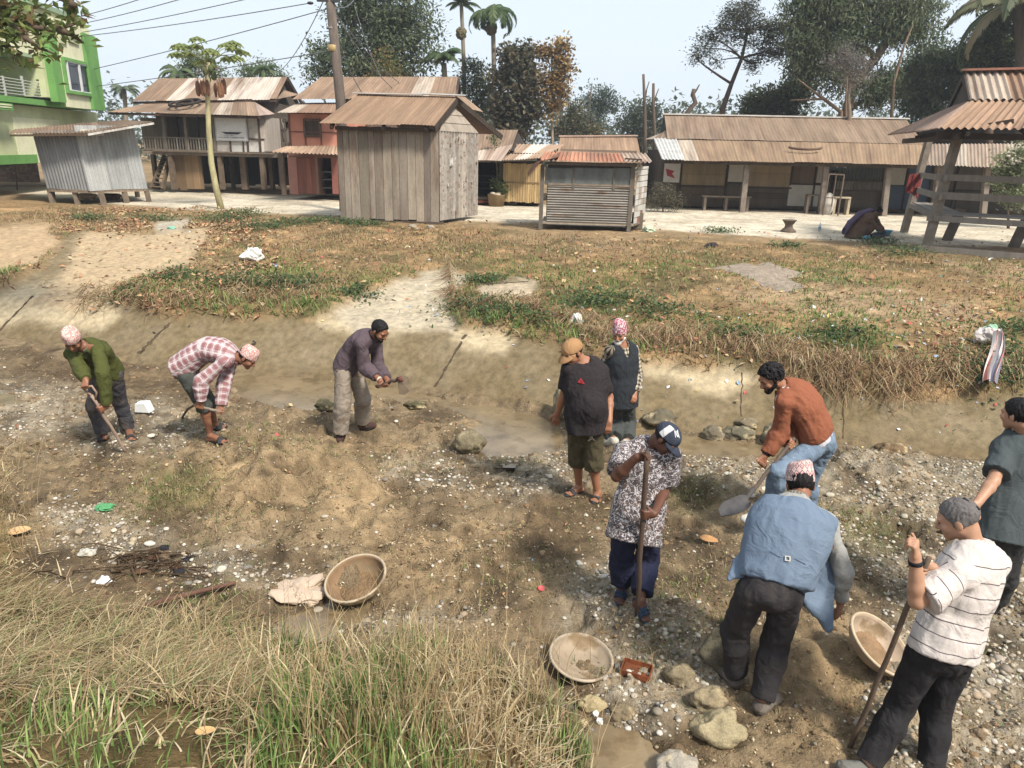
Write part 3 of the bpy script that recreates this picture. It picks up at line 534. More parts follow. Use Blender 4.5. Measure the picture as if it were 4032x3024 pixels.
# ======== pink house ========
YP = 31.2; w = Wall(aty(1130, 762, YP+.3), aty(1345, 768, YP), BZ); pb = w.pbox
th = thing('pink_house', w.P(w.w/2, BZ, -2), 'salmon pink two-storey house with rusty roofs behind the plank hut', 'house')
m = MB(); pb(m, 1136, 440, 1400, 576, -4, 0, L(222, 148, 120)); m.build('wall', M_plaster, th)
m = MB(); pb(m, 1136, 610, 1170, 765, -3, .1, L(196, 138, 124)); pb(m, 1244, 618, 1252, 765, -.6, .1, L(150, 116, 98)); pb(m, 1136, 600, 1400, 622, -3, .12, L(130, 92, 78)); pb(m, 1306, 612, 1400, 765, -3, .1, L(160, 100, 88)); m.build('lower_wall', M_plaster, th)
m = MB(); a0, a1, z0, z1 = w.rect(1170, 622, 1244, 763, .08); planks(w, m, a0, a1, z0, z1, -.1, .05, .3, L(150, 96, 84), 4); m.build('door', M_plank, th)
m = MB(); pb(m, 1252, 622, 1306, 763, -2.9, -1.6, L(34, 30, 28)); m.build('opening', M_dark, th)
m = MB(); 
for y_ in (675, 705, 738): pb(m, 1254, y_, 1306, y_+4, -1.2, -.3, L(130, 132, 134))
pb(m, 1254, 672, 1258, 762, -.4, -.3, L(150, 150, 150)); m.each('shelf', M_metal, th)
m = MB(); pb(m, 1197, 471, 1260, 538, -.02, .03, L(84, 76, 66)); wn = m.build('window', M_plank, th); m = MB(); frame(w, m, 1194, 468, 1263, 541, -.02, .08, .09, L(110, 84, 68)); pb(m, 1227, 471, 1231, 538, .03, .06, L(110, 84, 68)); m.build('frame', M_beam, wn)
m = MB()
for x0, x1, y0, y1 in ((1136, 1142, 446, 574), (1136, 1400, 519, 523), (1136, 1400, 444, 450), (1200, 1205, 538, 574), (1262, 1266, 538, 574)): pb(m, x0, y0, x1, y1, 0, .04, L(134, 84, 68))
for x0, x1 in ((1104, 1118),): pb(m, x0, 608, x1, 768, .7, .85, L(112, 96, 82))
m.build('timber_frame', M_beam, th)
m = MB(); sheet(m, aty(1066, 598, YP-1.3), aty(1345, 611, YP-1.5), aty(1345, 574, YP-.1), aty(1128, 576, YP-.1), .16, .022, L(192, 160, 132), .8, .3, ragged=.08, seed=41); 
sheet(m, aty(1088, 443, YP-.6), aty(1345, 444, YP-.8), aty(1345, 403, YP+1), aty(1172, 405, YP+1), .14, .006, L(160, 130, 108, 1), .8, .15, ragged=.04, seed=42); m.build('roof', M_rust, th)
m = MB(); A, B = aty(1150, 391, YP+.6), aty(1790, 386, YP+.6); Cq, Dq = aty(1803, 302, YP+4.2), aty(1265, 303, YP+4.2)
sheet(m, A, B, Cq, Dq, .14, .006, L(164, 136, 112, 1), .8, .04, ragged=.03, seed=43, dv=.06); E = Cq+(Cq-B)*[1, 1, -1]; sheet(m, E, Dq+(Dq-A)*[1, 1, -1], Dq, Cq, .14, .006, RUSTD, .8, .1, seed=44)
m.beam(Cq+[.05, 0, -.1], B+[.05, 0, -.1], .06, .22, L(64, 52, 44)); m.beam(Cq+[.05, 0, -.1], E+[.05, 0, -.1], .06, .22, L(64, 52, 44))
sheet(m, aty(1806, 420, YP+.8), aty(1903, 441, YP+3.2), aty(1830, 382, YP+3), aty(1800, 378, YP+1.5), .14, .006, RUST, .8, .1, seed=45); m.build('upper_roof', M_rust, th)
m = MB(); m.hexa([A+[.6, .5, -1.4], B+[-.1, .5, -1.4], E+[-.1, -.5, -1.4], Dq+(Dq-A)*[1, 1, -1]+[.5, -.5, -1.4], A+[.6, .5, -.12], B+[-.1, .5, -.12], E+[-.1, -.5, -.12], Dq+(Dq-A)*[1, 1, -1]+[.5, -.5, -.12]], L(120, 98, 86))
m.add([B+[-.1, .5, -.15], E+[-.1, -.5, -.15], Cq+[-.1, 0, -.15]], np.array([[0, 1, 2]]), L(110, 96, 84)); m.hexa([w.at(1400, 765, -4), w.at(1810, 765, -4), w.at(1810, 765, -6), w.at(1400, 765, -6), w.at(1400, 440, -4), w.at(1810, 440, -4), w.at(1810, 440, -6), w.at(1400, 440, -6)], L(130, 104, 92)); m.build('upper_wall', M_plank, th)
# ======== shop with bamboo wall ========
YS_ = 30.6; w = Wall(aty(1840, 800, YS_), aty(2130, 802, YS_-.2), BZ); pb = w.pbox
th = thing('bamboo_shop', w.P(w.w/2, BZ, -2), 'low open-fronted shop with split bamboo side wall under rusty sheets', 'shop')
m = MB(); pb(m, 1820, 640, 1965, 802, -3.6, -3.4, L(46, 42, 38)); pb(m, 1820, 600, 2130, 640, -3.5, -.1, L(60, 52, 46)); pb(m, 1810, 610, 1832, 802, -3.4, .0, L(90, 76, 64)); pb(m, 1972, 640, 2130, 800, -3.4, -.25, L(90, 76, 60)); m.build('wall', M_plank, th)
m = MB(); a0, a1, z0, z1 = w.rect(1980, 642, 2125, 799, .0); r = np.random.default_rng(4); p = a0
while p < a1: q = p+.07+.05*r.random(); w.box(m, p, q-.012, z0+.05*r.random(), z1-.03*r.random(), -.2, -.02+.02*r.random(), np.array(L(202, 168, 112))*(.75+.45*r.random())); p = q
w.box(m, a0, a1, (z0+z1)/2, (z0+z1)/2+.05, -.02, .02, L(150, 120, 80)); m.build('bamboo_wall', M_bamboo, th)
m = MB()
for y_ in (690, 715, 740): pb(m, 1850, y_, 1950, y_+4, -2.2, -1.6, L(104, 92, 78))
pb(m, 1846, 776, 1960, 786, -1.2, -.1, L(120, 98, 80)); pb(m, 1846, 790, 1930, 800, -.8, .1, L(110, 56, 44)); m.each('shelf', M_plank, th)
m = MB(); sheet(m, aty(1840, 596, YS_-.2), aty(2012, 590, YS_-.4), aty(2040, 511, YS_+3), aty(1845, 511, YS_+3), .14, .006, L(156, 132, 110, 1), .8, .05, seed=51, dv=.05); G = aty(2040, 511, YS_+3); G2 = G+[1.0, 2.6, -1.5]; sheet(m, G2, G2-[6, 0, 0], G-[6, 0, 0], G, .14, .006, RUSTD, seed=55)
sheet(m, aty(1840, 630, YS_-1), aty(1975, 632, YS_-1), aty(2020, 568, YS_-.3), aty(1845, 600, YS_-.3), .14, .006, L(196, 172, 154), .8, .3, seed=52, ragged=.08)
sheet(m, aty(1975, 632, YS_-1), aty(2120, 624, YS_-1), aty(2225, 570, YS_+1.6), aty(2030, 567, YS_+1.6), .15, .02, L(192, 160, 132), .7, .3, L(214, 206, 196), seed=53, ragged=.05); m.build('roof', M_rust, th)
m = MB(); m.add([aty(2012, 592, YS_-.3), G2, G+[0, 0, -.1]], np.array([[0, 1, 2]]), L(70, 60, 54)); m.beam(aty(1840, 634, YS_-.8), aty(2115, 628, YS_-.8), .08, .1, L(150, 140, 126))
m.beam(w.P(a0-.1, BZ, 0), w.P(a0-.1, z1, 0), .1, .1, WOODD); m.build('gable', M_beam, th)
can = MB(); p = w.at(1866, 770, -1.); can.lathe(p, [(0, 0), (.16, 0), (.17, .1), (.17, .42), (.12, .5), (.05, .52), (.05, .56), (0, .56)], 20, col=L(40, 140, 104)); can.build('canister', M_metal, smooth=True, label='green plastic canister standing inside the dark shop opening', cat='canister')
m = MB(); p = hit(1954, 812); m.lathe(p, [(0, .02), (.30, 0), (.36, .45), (.38, .47), (.34, .46), (.30, .35), (0, .35)], 18, col=L(158, 132, 92)); 
bk = thing('basket', p, 'woven basket of pale scraps in front of the bamboo shop', 'basket'); m.build('basket_body', M_bamboo, bk, True); m = MB(); r = np.random.default_rng(6)
for k in range(9): m.ell(p+[.22*(r.random()-.5)*1.6, .3*(r.random()-.5), .42+.1*r.random()], (.1, .1, .06), 5, L(214, 196, 170), .4, k)
m.build('contents', M_paper, bk, True)
m = MB(); p = hit(2004, 806); m.ell(p+[0, 0, .5], (.38, .3, .36), 12, L(232, 226, 214), .35, 3); m.ell(p+[.18, 0, .8], (.16, .12, .3), 10, L(232, 226, 214), .3, 5); m.ell(p+[.12, -.05, .15], (.3, .22, .16), 10, L(222, 214, 200), .3, 8); m.build('sack', M_paper, smooth=True, label='bulging white sack leaning against the bamboo wall', cat='sack')
# ======== roof behind the kiosk ========
w = Wall(aty(2190, 800, 34.5), aty(2520, 806, 34.2), BZ); th = thing('low_building', w.P(w.w/2, BZ, -2), 'small low building whose pale-capped brown roof shows behind the kiosk', 'building')
m = MB(); w.pbox(m, 2205, 590, 2500, 803, -4, 0, L(140, 120, 104)); m.build('wall', M_plaster, th)
m = MB(); sheet(m, aty(2190, 640, 33.4), aty(2530, 640, 33.4), aty(2506, 533, 36), aty(2206, 533, 36), .14, .006, L(166, 138, 114, 1), .8, .05, seed=61, dv=.05); sheet(m, aty(2530, 600, 39), aty(2190, 600, 39), aty(2206, 533, 36), aty(2506, 533, 36), .14, .006, RUSTD, seed=62); m.build('roof', M_rust, th)
m = MB(); m.beam(aty(2200, 536, 35.9), aty(2510, 534, 35.9), .3, .06, L(214, 178, 158)); m.build('ridge_cap', M_tin, th)
# ======== long market building ========
YL = 31.5; A = aty(2680, 808, YL+.2); B = aty(4300, 850, YL-.2); w = Wall(A, B, BZ-.02); pb = w.pbox
th = thing('market_building', w.P(6, BZ, -2), 'long low row of shuttered market stalls under a two-tier rusty roof', 'building')
m = MB(); pb(m, 2600, 610, 4300, 832, -4.5, -.12, L(96, 84, 72)); m.build('wall', M_plank, th)
def bay(nm, x0, y0, x1, y1, col, M, d=.0, pw=.3, vert=False, seed=0, zj=0.):
    m = MB(); a0, a1, z0, z1 = w.rect(x0, y0, x1, y1, d)
    if pw: planks(w, m, a0, a1, z0, z1, -.11, d, pw, col, seed, zj, vert, .14)
    else: w.box(m, a0, a1, z0, z1, -.11, d, col)
    return m.build(nm, M, th)
bay('shutter', 2683, 627, 2858, 731, L(146, 126, 98), M_plank, seed=1, pw=.45); bay('plinth', 2672, 735, 2850, 812, L(98, 84, 70), M_plank, seed=2)
bay('plaster_panel', 2864, 637, 2928, 716, L(196, 188, 172), M_plaster, pw=0); bay('plinth', 2856, 722, 2940, 812, L(90, 80, 70), M_plank, seed=3)
bay('shutter', 2942, 630, 3116, 738, L(150, 130, 100), M_plank, seed=4, pw=.45); bay('plinth', 2938, 742, 3100, 815, L(88, 76, 64), M_plank, seed=5)
bay('door', 3122, 641, 3208, 724, L(118, 96, 76), M_plank, seed=6, vert=True); bay('plaster_panel', 3104, 728, 3236, 812, L(200, 194, 180), M_plaster, pw=0); bay('plaster_panel', 3212, 645, 3250, 720, L(188, 178, 162), M_plaster, pw=0)
m = MB(); a0, a1, z0, z1 = w.rect(3288, 632, 3478, 708, .0); sheet(m, w.P(a0, z0, -.03), w.P(a1, z0, -.03), w.P(a1, z1, -.03), w.P(a0, z1, -.03), .12, .02, L(86, 92, 84), .8, 0, seed=71); a0, a1, z0, z1 = w.rect(3284, 714, 3478, 748, .0); sheet(m, w.P(a0, z0, -.03), w.P(a1, z0, -.03), w.P(a1, z1, -.03), w.P(a0, z1, -.03), .12, .02, L(128, 118, 104), .8, 0, seed=72); m.build('tin_shutter', M_tin, th)
bay('plinth', 3280, 752, 3450, 818, L(92, 82, 72), M_plank, seed=7); bay('plaster_panel', 3498, 652, 3566, 728, L(178, 172, 160), M_plaster, pw=0); bay('blue_panel', 3494, 732, 3566, 822, L(78, 90, 104), M_plaster, pw=0); bay('blue_panel', 3570, 646, 3660, 826, L(76, 92, 116), M_plaster, pw=0)
for k, (x0, x1) in enumerate(((3664, 3760), (3764, 3880), (3884, 4032), (4036, 4280))): bay('shutter', x0, 655, x1, 748, L(98, 90, 84), M_plank, seed=10+k); bay('plinth', x0, 752, x1, 835, L(80, 74, 68), M_plank, seed=20+k)
m = MB()
for x0, x1, y0, y1 in ((2676, 2683, 625, 812), (2680, 2860, 730, 736), (2858, 2864, 630, 815), (2928, 2934, 630, 815), (2934, 2942, 628, 815), (2940, 3118, 736, 742), (3116, 3122, 630, 730), (3206, 3212, 630, 815), (3120, 3250, 724, 729), (3250, 3256, 630, 815), (3280, 3288, 630, 815), (3286, 3480, 707, 714), (3480, 3486, 630, 822), (3566, 3570, 640, 826), (3660, 3664, 646, 828), (3760, 3764, 650, 828), (3880, 3884, 650, 830)): pb(m, x0, y0, x1, y1, -.05, .05, L(72, 60, 50))
pb(m, 2640, 622, 4300, 632, -.1, .06, L(78, 66, 56)); m.build('timber_frame', M_beam, th)
m = MB(); bx = [(2934, 636, 2924, 818), (3246, 642, 3236, 822), (3492, 646, 3482, 832), (3690, 650, 3682, 832), (3880, 650, 3874, 838)]
for x0, y0, x1, y1 in bx: p = w.at(x1, y1, 1.5); q = w.at(x0, y0-14, 1.5); m.beam([p[0], p[1], BZ-.05], [q[0]+.1, q[1], q[2]], .2, .2, L(150, 136, 122))
m.each('post', M_beam, th)
m = MB(); e0, e1 = aty(2606, 630, YL-1.9), aty(4250, 668, YL-2.3); t0, t1 = aty(2572, 546, YL+.9), aty(3650, 567, YL+.6); t2 = aty(4250, 565, YL+.5); e0b = aty(3655, 651, YL-2.15)
sheet(m, e0, e0b, t1, t0, .15, .006, L(162, 136, 110, 1), .82, .10, ragged=.06, seed=74, dv=.07); sheet(m, e0b, e1, t2, t1, .15, .02, L(176, 154, 134), .82, .3, ragged=.04, seed=75); 
z_ = MB(); lw = e0+(e0b-e0)*.085; lt = t0+(t1-t0)*.085; sheet(z_, e0+[0, -.02, .03], lw+[0, -.02, .03], lt+[0, 0, .03], t0+[0, 0, .03], .15, .02, L(214, 212, 206), .8, 0, seed=76)
m.beam(e0+[.1, .3, -.08], e0b+[0, .3, -.08], .08, .1, L(84, 70, 58)); m.build('roof', M_rust, th); z_.build('zinc_sheet', M_tin, th)
m = MB(); a0, a1 = aty(2628, 544, YL+.8), aty(3640, 568, YL+.5); b0, b1 = aty(2616, 452, YL+4), aty(3568, 470, YL+3.7)
sheet(m, a0, a1, b1, b0, .15, .006, L(154, 132, 112, 1), .82, .0, ragged=.02, seed=77, dv=.06); c0, c1 = b0+(b0-a0)*[1, 1, -1], b1+(b1-a1)*[1, 1, -1]; sheet(m, c1, c0, b0, b1, .15, .006, RUSTD, seed=78)
sheet(m, aty(2540, 548, YL+3), aty(2632, 546, YL+.8), aty(2622, 512, YL+2), aty(2600, 525, YL+3), .15, .006, RUST, seed=79); m.build('upper_roof', M_rust, th)
m = MB(); m.beam(b0+[-.1, 0, .03], b1+[.1, 0, .03], .3, .06, L(222, 212, 200)); m.build('ridge_cap', M_tin, th)
m = MB()
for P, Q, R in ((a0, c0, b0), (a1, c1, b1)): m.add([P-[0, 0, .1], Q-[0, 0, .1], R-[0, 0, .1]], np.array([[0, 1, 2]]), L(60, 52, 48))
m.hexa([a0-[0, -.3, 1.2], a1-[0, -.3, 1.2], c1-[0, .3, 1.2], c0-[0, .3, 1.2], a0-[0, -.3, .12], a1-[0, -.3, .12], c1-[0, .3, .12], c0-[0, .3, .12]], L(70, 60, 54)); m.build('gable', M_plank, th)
m = MB(); a = np.linspace(.15, math.pi-.15, 14); p = aty(3168, 590, YL-.7); u_ = nz(e0b-e0); v_ = nz(t0-e0); m.tube([p+u_*.65*math.cos(q)-v_*.28*math.sin(q)+[0, 0, .1] for q in a], .05, 8, L(110, 88, 70)); m.build('tyre_strip', mat('faded rubber', None, .9), smooth=True, label='curved strip of old tyre lying on the long building roof', cat='tyre')
th2 = thing('far_roof', aty(3700, 820, 40), 'house behind the pavilion, only its small roof visible', 'house')
m = MB(); sheet(m, aty(3630, 480, 38), aty(4100, 490, 38), aty(4100, 420, 41), aty(3632, 420, 41), .15, .006, RUST, seed=91); m.build('roof', M_rust, th2); m = MB(); m.beam(aty(3626, 420, 41), aty(4100, 418, 41), .4, .08, L(224, 214, 204)); m.build('ridge_cap', M_tin, th2)
m = MB(); P = aty(3640, 490, 39); m.hexa([P+[0, 0, -3.5], P+[9, 0, -3.5], P+[9, 4, -3.5], P+[0, 4, -3.5], P, P+[9, 0, 0], P+[9, 4, 0], P+[0, 4, 0]], L(70, 62, 56)); m.build('wall', M_plaster, th2)
# things on and in front of the market building
m = MB(); pb(m, 2616, 637, 2678, 718, -.1, .04, L(206, 198, 186)); po = m.build('poster', M_paper, label='pale wall poster with a red shape at the left end of the market building', cat='poster')
m = MB(); a0, a1, z0, z1 = w.rect(2620, 664, 2660, 702, .05); m.add([w.P(a0, z1, .05), w.P(a0+.08, z0+.1, .05), w.P(a1, z0, .05), w.P(a1-.15, (z0+z1)/2, .05), w.P(a1-.05, z1-.1, .05)], [np.array([[0, 1, 2], [0, 2, 3], [0, 3, 4]])], L(170, 52, 60)); pr = m.build('red_print', M_paper, po)
m = MB(); a0, a1, z0, z1 = w.rect(3254, 627, 3358, 668, 1.3); w.box(m, a0, a1, z0, z1, 1.28, 1.31, L(74, 84, 92)); bn = m.build('banner', M_paper, label='dark hanging banner with white marks under the market eave', cat='banner')
m = MB(); 
for x0, y0, x1, y1 in ((3260, 646, 3272, 656), (3292, 649, 3303, 659), (3306, 647, 3318, 655), (3324, 652, 3334, 660)):
    a0, a1, z0, z1 = w.rect(x0, y0, x1, y1, 1.32); m.ell(w.P((a0+a1)/2, (z0+z1)/2, 1.315), ((a1-a0)/2, .005, (z1-z0)/2), 6, L(225, 225, 222))
scrawl(m, w, 3262, 3350, 634, 639, 1.318, L(200, 204, 206), 8); m.build('lettering', M_paper, bn)
def bench(x0, y0, x1, y1, d, label, legs=2, name='bench', col=L(140, 124, 108)):
    a, b = w.at(x0, y0, d), w.at(x1, y1, d); t = thing(name, ((a+b)/2*[1, 1, 0])+[0, 0, BZ], label, 'bench', 'benches under the market eave'); m = MB()
    a[2] = b[2] = (a[2]+b[2])/2; m.beam(a, b, .35, .06, col); m.build('seat', M_plank, t)
    for k in range(legs): f = .06+.88*k/(legs-1); p = a+(b-a)*f; m = MB(); m.beam([p[0], p[1], BZ-.02], p-[0, 0, .03], .1, .28, col, up=(0, 1, 0)); m.build('leg', M_beam, t)
bench(2765, 772, 2955, 776, .9, 'long plank bench under the shuttered bay at the left of the market row', 3)
bench(3178, 767, 3238, 770, 1.1, 'short stubby bench before the white plaster panel', 2); bench(3282, 776, 3345, 779, 1.3, 'pale small table-like bench right of the white sack', 2, col=L(196, 180, 150))
m = MB(); p = w.at(3257, 822, 1.5); p[2] = BZ; m.ell(p+[0, 0, .42], (.25, .2, .46), 12, L(214, 206, 192), .2, 3); m.build('sack', M_paper, smooth=True, label='upright pale sack leaning on a market post', cat='sack')
m = MB(); q0, q1 = w.at(3264, 685, 1.9), w.at(3324, 688, 1.9); c_ = L(110, 92, 78)
for q in (q0, q1): m.beam([q[0], q[1], BZ], q, .05, .05, c_)
m.beam(q0, q1, .05, .05, c_); m.beam(q0-[0, 0, .9], q1-[0, 0, .9], .04, .04, c_); m.beam([q0[0]+.3, q0[1], BZ+.35], [q0[0]+.3, q0[1], q0[2]], .03, .03, c_); m.build('metal_rack', M_metal, label='rusty empty metal rack standing beside the pale sack', cat='rack')
# ======== green house ========
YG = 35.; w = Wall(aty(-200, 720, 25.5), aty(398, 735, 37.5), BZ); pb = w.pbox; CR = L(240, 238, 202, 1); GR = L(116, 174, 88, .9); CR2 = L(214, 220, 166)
th = thing('green_house', w.P(w.w*.7, BZ, -3), 'two-storey pale yellow concrete house with bright green columns and balcony', 'house')
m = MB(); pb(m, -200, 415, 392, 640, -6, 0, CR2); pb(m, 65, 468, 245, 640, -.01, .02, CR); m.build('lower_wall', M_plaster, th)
m = MB(); pb(m, -200, 612, 150, 650, -.01, .06, GR); m.build('base_band', M_plaster, th)
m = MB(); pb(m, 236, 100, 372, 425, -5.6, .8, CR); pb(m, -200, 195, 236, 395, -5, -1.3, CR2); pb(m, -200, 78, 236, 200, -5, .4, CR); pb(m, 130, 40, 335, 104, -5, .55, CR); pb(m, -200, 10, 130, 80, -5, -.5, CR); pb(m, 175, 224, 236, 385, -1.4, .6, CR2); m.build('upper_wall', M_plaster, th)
def slopecol(m, x0, x1, y0, y1, d0, d1): pb(m, x0, y0, x1, y1, d0, d1, GR)
m = MB(); slopecol(m, 352, 396, 144, 432, -5.4, .95); slopecol(m, 208, 240, 115, 400, .6, .9); slopecol(m, 143, 180, 222, 365, -1.4, -.5); m.build('column', M_plaster, th)
m = MB(); pb(m, -200, 376, 245, 400, -4, .4, GR); pb(m, 240, 408, 396, 428, -4, .75, GR); m.build('balcony_slab', M_plaster, th)
m = MB(); pb(m, 120, 34, 330, 52, -5, .75, L(150, 176, 140)); pb(m, -200, 2, 165, 22, -5, .0, L(150, 176, 140)); pb(m, -200, 188, 236, 204, -4, .5, L(170, 190, 150)); m.build('parapet', M_plaster, th)
m = MB(); pb(m, 276, 254, 366, 362, .8, .84, L(20, 22, 24)); wn = m.build('window', M_glass, th); m = MB(); frame(w, m, 262, 240, 378, 374, .8, .92, .13, GR); m.build('surround', M_plaster, wn); m = MB(); frame(w, m, 274, 251, 368, 364, .82, .9, .06, L(230, 232, 232)); pb(m, 318, 254, 323, 362, .84, .9, L(230, 232, 232)); m.build('frame', M_metal, wn)
m = MB(); 
for x0, x1 in ((238, 262), (272, 310)): frame(w, m, x0, 145, x1, 172, .8, .86, .07, L(200, 206, 160))
m.build('vent_frame', M_plaster, th)
m = MB(); pb(m, 25, 226, 86, 372, -1.3, -1.2, L(70, 48, 40)); m.build('door', M_plank, th)
m = MB(); 
for k in range(6): pb(m, -200, 302+k*12, 226, 305+k*12, .33, .36, L(206, 206, 200))
for x0 in (-60, 18, 92, 160, 224): pb(m, x0, 300, x0+4, 378, .31, .38, L(196, 196, 190))
m.build('railing', M_metal, th)
m = MB(); pb(m, -200, 396, 50, 425, .4, .6, GR); 
for y_ in (398, 408): pb(m, -200, y_+2, 44, y_+7, .6, .62, CR)
m.build('striped_fascia', M_plaster, th)
m = MB(); p = w.at(120, 372, -.2); m.beam(p+[-.5, 0, .55], p+[.6, 0, .55], .5, .05, L(70, 60, 56))
for dx in (-.4, .5): m.beam(p+[dx, 0, 0], p+[dx, 0, .53], .06, .3, L(70, 60, 56))
m.build('balcony_table', M_beam, label='small dark table standing on the balcony of the green house', cat='table')
m = MB(); p = w.at(122, 340, -.15); m.lathe(p, [(0, 0), (.2, 0), (.28, .12), (.26, .28), (0, .34)], 16, col=L(120, 116, 110)); m.build('cooking_pot', M_metal, smooth=True, label='grey metal pot on the balcony table of the green house', cat='pot')
m = MB(); p = w.at(182, 372, .1); m.beam(p+[-.3, 0, .4], p+[.3, 0, .4], .4, .06, L(80, 72, 66))
for dx in (-.26, .26): m.beam(p+[dx, 0, 0], p+[dx, 0, .4], .05, .3, L(80, 72, 66))
m.beam(p+[.3, 0, .4], p+[.38, 0, .9], .4, .05, L(80, 72, 66)); m.build('balcony_chair', M_beam, label='dark chair at the right end of the green house balcony', cat='chair')
# brick wall
a, b = hit(-200, 712), hit(152, 718); w = Wall(a, b, BZ-.1); m = MB(); r = np.random.default_rng(12); zz = BZ-.1; zt = w.sz(100, 636)[1]; k = 0
while zz < zt:
    p = -.12*(k % 2)
    while p < w.w: w.box(m, max(p, 0)+.006, min(p+.30, w.w), zz, zz+.105, -.22, .005*r.random(), np.array(L(146, 120, 104))*(.75+.5*r.random())); p += .31
    zz += .12; k += 1
w.box(m, 0, w.w, BZ-.1, zt-.01, -.2, -.012, L(130, 118, 106)); m.build('brick_wall', M_brick, label='low weathered brick wall in front of the green house', cat='wall')
# ======== open pavilion (right) ========
g = lambda px_, py_: np.array([*atz(px_, py_, 1.12)[:2], 1.1])
F1, B1, F2 = g(3640, 1000), g(3556, 925), g(4420, 1060); uF = nz((F2-F1)*[1, 1, 0]); uB = nz((B1-F1)*[1, 1, 0]); dpt = np.linalg.norm(B1-F1)
th = thing('timber_pavilion', F1+uF*2+uB*1.5, 'open timber rest pavilion with plank seats and steep rusty corrugated roof', 'pavilion')
Z = lambda px_, py_, P: aty(px_, py_, P[1])[2]
hz = Z(3715, 520, F1); G_ = L(140, 130, 118)
postpts = [F1, B1, F1+uF*5.2, B1+uF*5.2]; lk = np.array([.25, 0, 0])
for P in postpts: m = MB(); m.beam(P, P+lk*[1, 0, 0]+[0, 0, hz-P[2]], .18, .18, L(140, 128, 114)); m.each('post', M_beam, th)
def rail(py0, dd, t_=.16, P=F1, u=uF, l=5.4, wd=.06, nm='rail', col=G_): z_ = Z(3660, py0, F1); Q = P+lk*((z_-P[2])/(hz-P[2])); m = MB(); m.beam([Q[0]-u[0]*.25-dd*.0, Q[1]-u[1]*.25-.15, z_], [Q[0]+u[0]*l, Q[1]+u[1]*l-.15, z_-.03], wd, t_, col); m.build(nm, M_plank, th)
rail(696, 0, .15); rail(768, 0, .17); rail(858, 0, .14, col=L(150, 142, 132)); rail(992, 0, .34, wd=.2, nm='ground_beam', col=L(168, 156, 140))
for py_, t_ in ((700, .15), (772, .16), (850, .14)): rail(py_, 0, t_, F1-uF*.1, uB, dpt+.3)
m = MB(); z_ = Z(3660, 842, F1)
for k in range(4): Q = F1+uB*(.1+.24*k)+[.12, 0, 0]; m.beam([Q[0], Q[1], z_], [Q[0]+uF[0]*5.2, Q[1]+uF[1]*5.2, z_], .21, .04, L(150, 142, 132), up=(0, 0, 1))
for k in range(3): Q = F1+uF*(.1+.24*k)+[.1, 0, 0]; m.beam([Q[0]+uB[0]*.9, Q[1]+uB[1]*.9, z_-.002], [Q[0]+uB[0]*dpt, Q[1]+uB[1]*dpt, z_-.002], .21, .04, L(140, 132, 122))
m.build('seat', M_plank, th)
for px_, py_ in ((3728, 958), (3990, 985)): P = g(px_-6, py_); m = MB(); m.beam(P, [P[0]+.25, P[1], z_-.03], .2, .2, L(130, 116, 102)); m.build('seat_leg', M_beam, th)
C1 = aty(3698, 503, F1[1]-.9); C2 = aty(3495, 533, B1[1]+1.0); zE = (C1[2]+C2[2])/2; C1[2] = zE; C2[2] = zE
C3 = C1+uF*8; C4 = C2+uF*8; R1 = aty(3800, 285, F1[1]+1.4); R2 = R1+uF*7; _r = ray(3822, 392); _n = np.cross(uF, R1-C1); M1 = CAM+_r*(((C1-CAM)@_n)/(_r@_n)); M1b = M1+uB*2.6
E1 = C1+uF*0
m = MB()
Mf = M1+uF*7
sheet(m, M1, Mf, R2, R1, .16, .03, L(170, 138, 114, 1), .85, .1, seed=81, dv=.1); sheet(m, C1, C3, Mf+[0, 0, -.04], M1+[0, 0, -.04], .16, .03, L(172, 142, 118, 1), .85, .1, seed=82, dv=.1)
sheet(m, C2, C1, M1+[0, 0, -.03], M1b+[0, 0, -.03], .16, .03, L(170, 142, 124), .85, .1, seed=83, dv=.1)
bk = R1+(R1-M1)*[1, 1, -1]; sheet(m, bk+uF*7, bk, R1, R2, .16, .03, L(150, 120, 100), .85, .1, seed=84); m.beam(R1+[-.1, 0, .05], R2+[0, 0, .05], .3, .05, L(196, 132, 108)); m.build('roof', M_rust, th, smooth=False)
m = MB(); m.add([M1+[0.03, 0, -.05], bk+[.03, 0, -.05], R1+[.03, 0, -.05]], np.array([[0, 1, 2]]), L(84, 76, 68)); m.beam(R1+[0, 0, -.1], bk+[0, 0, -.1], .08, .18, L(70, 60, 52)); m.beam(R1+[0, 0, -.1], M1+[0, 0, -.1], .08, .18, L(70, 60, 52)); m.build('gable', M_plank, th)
m = MB(); m.beam(C1+uB*.5+[.1, 0, -.16], C3+uB*.5+[0, 0, -.16], .12, .14, L(80, 66, 54)); m.beam(C1+uF*.5+[0, .2, -.18], C2+uF*.5+[0, 0, -.18], .12, .14, L(80, 66, 54))
for k in range(6): p = C1+uF*(.6+k*1.2)+[0, 0, -.12]; m.beam(p, p+uB*2.2+[0, 0, .35], .08, .1, L(74, 62, 52))
for k in range(5): p = C1+uB*(.3+k*1.)+[0, 0, -.12]; m.beam(p, p+uF*1.5+[0, 0, .3], .08, .1, L(74, 62, 52))
m.each('rafter', M_beam, th)
m = MB(); p = aty(3594, 688, B1[1]-.6); r = np.random.default_rng(9)
for k in range(3): m.quad(p+[-.15+.12*k, -.1-.03*k, -.0], p+[.05+.1*k, -.1, .05], p+[.02+.1*k, -.14, -.55-.1*k], p+[-.22+.13*k, -.16, -.5+.06*k], .02, L(132, 52, 48))
m.build('red_cloth', M_paper, label='dark red cloth hung over the left rail of the pavilion', cat='cloth')
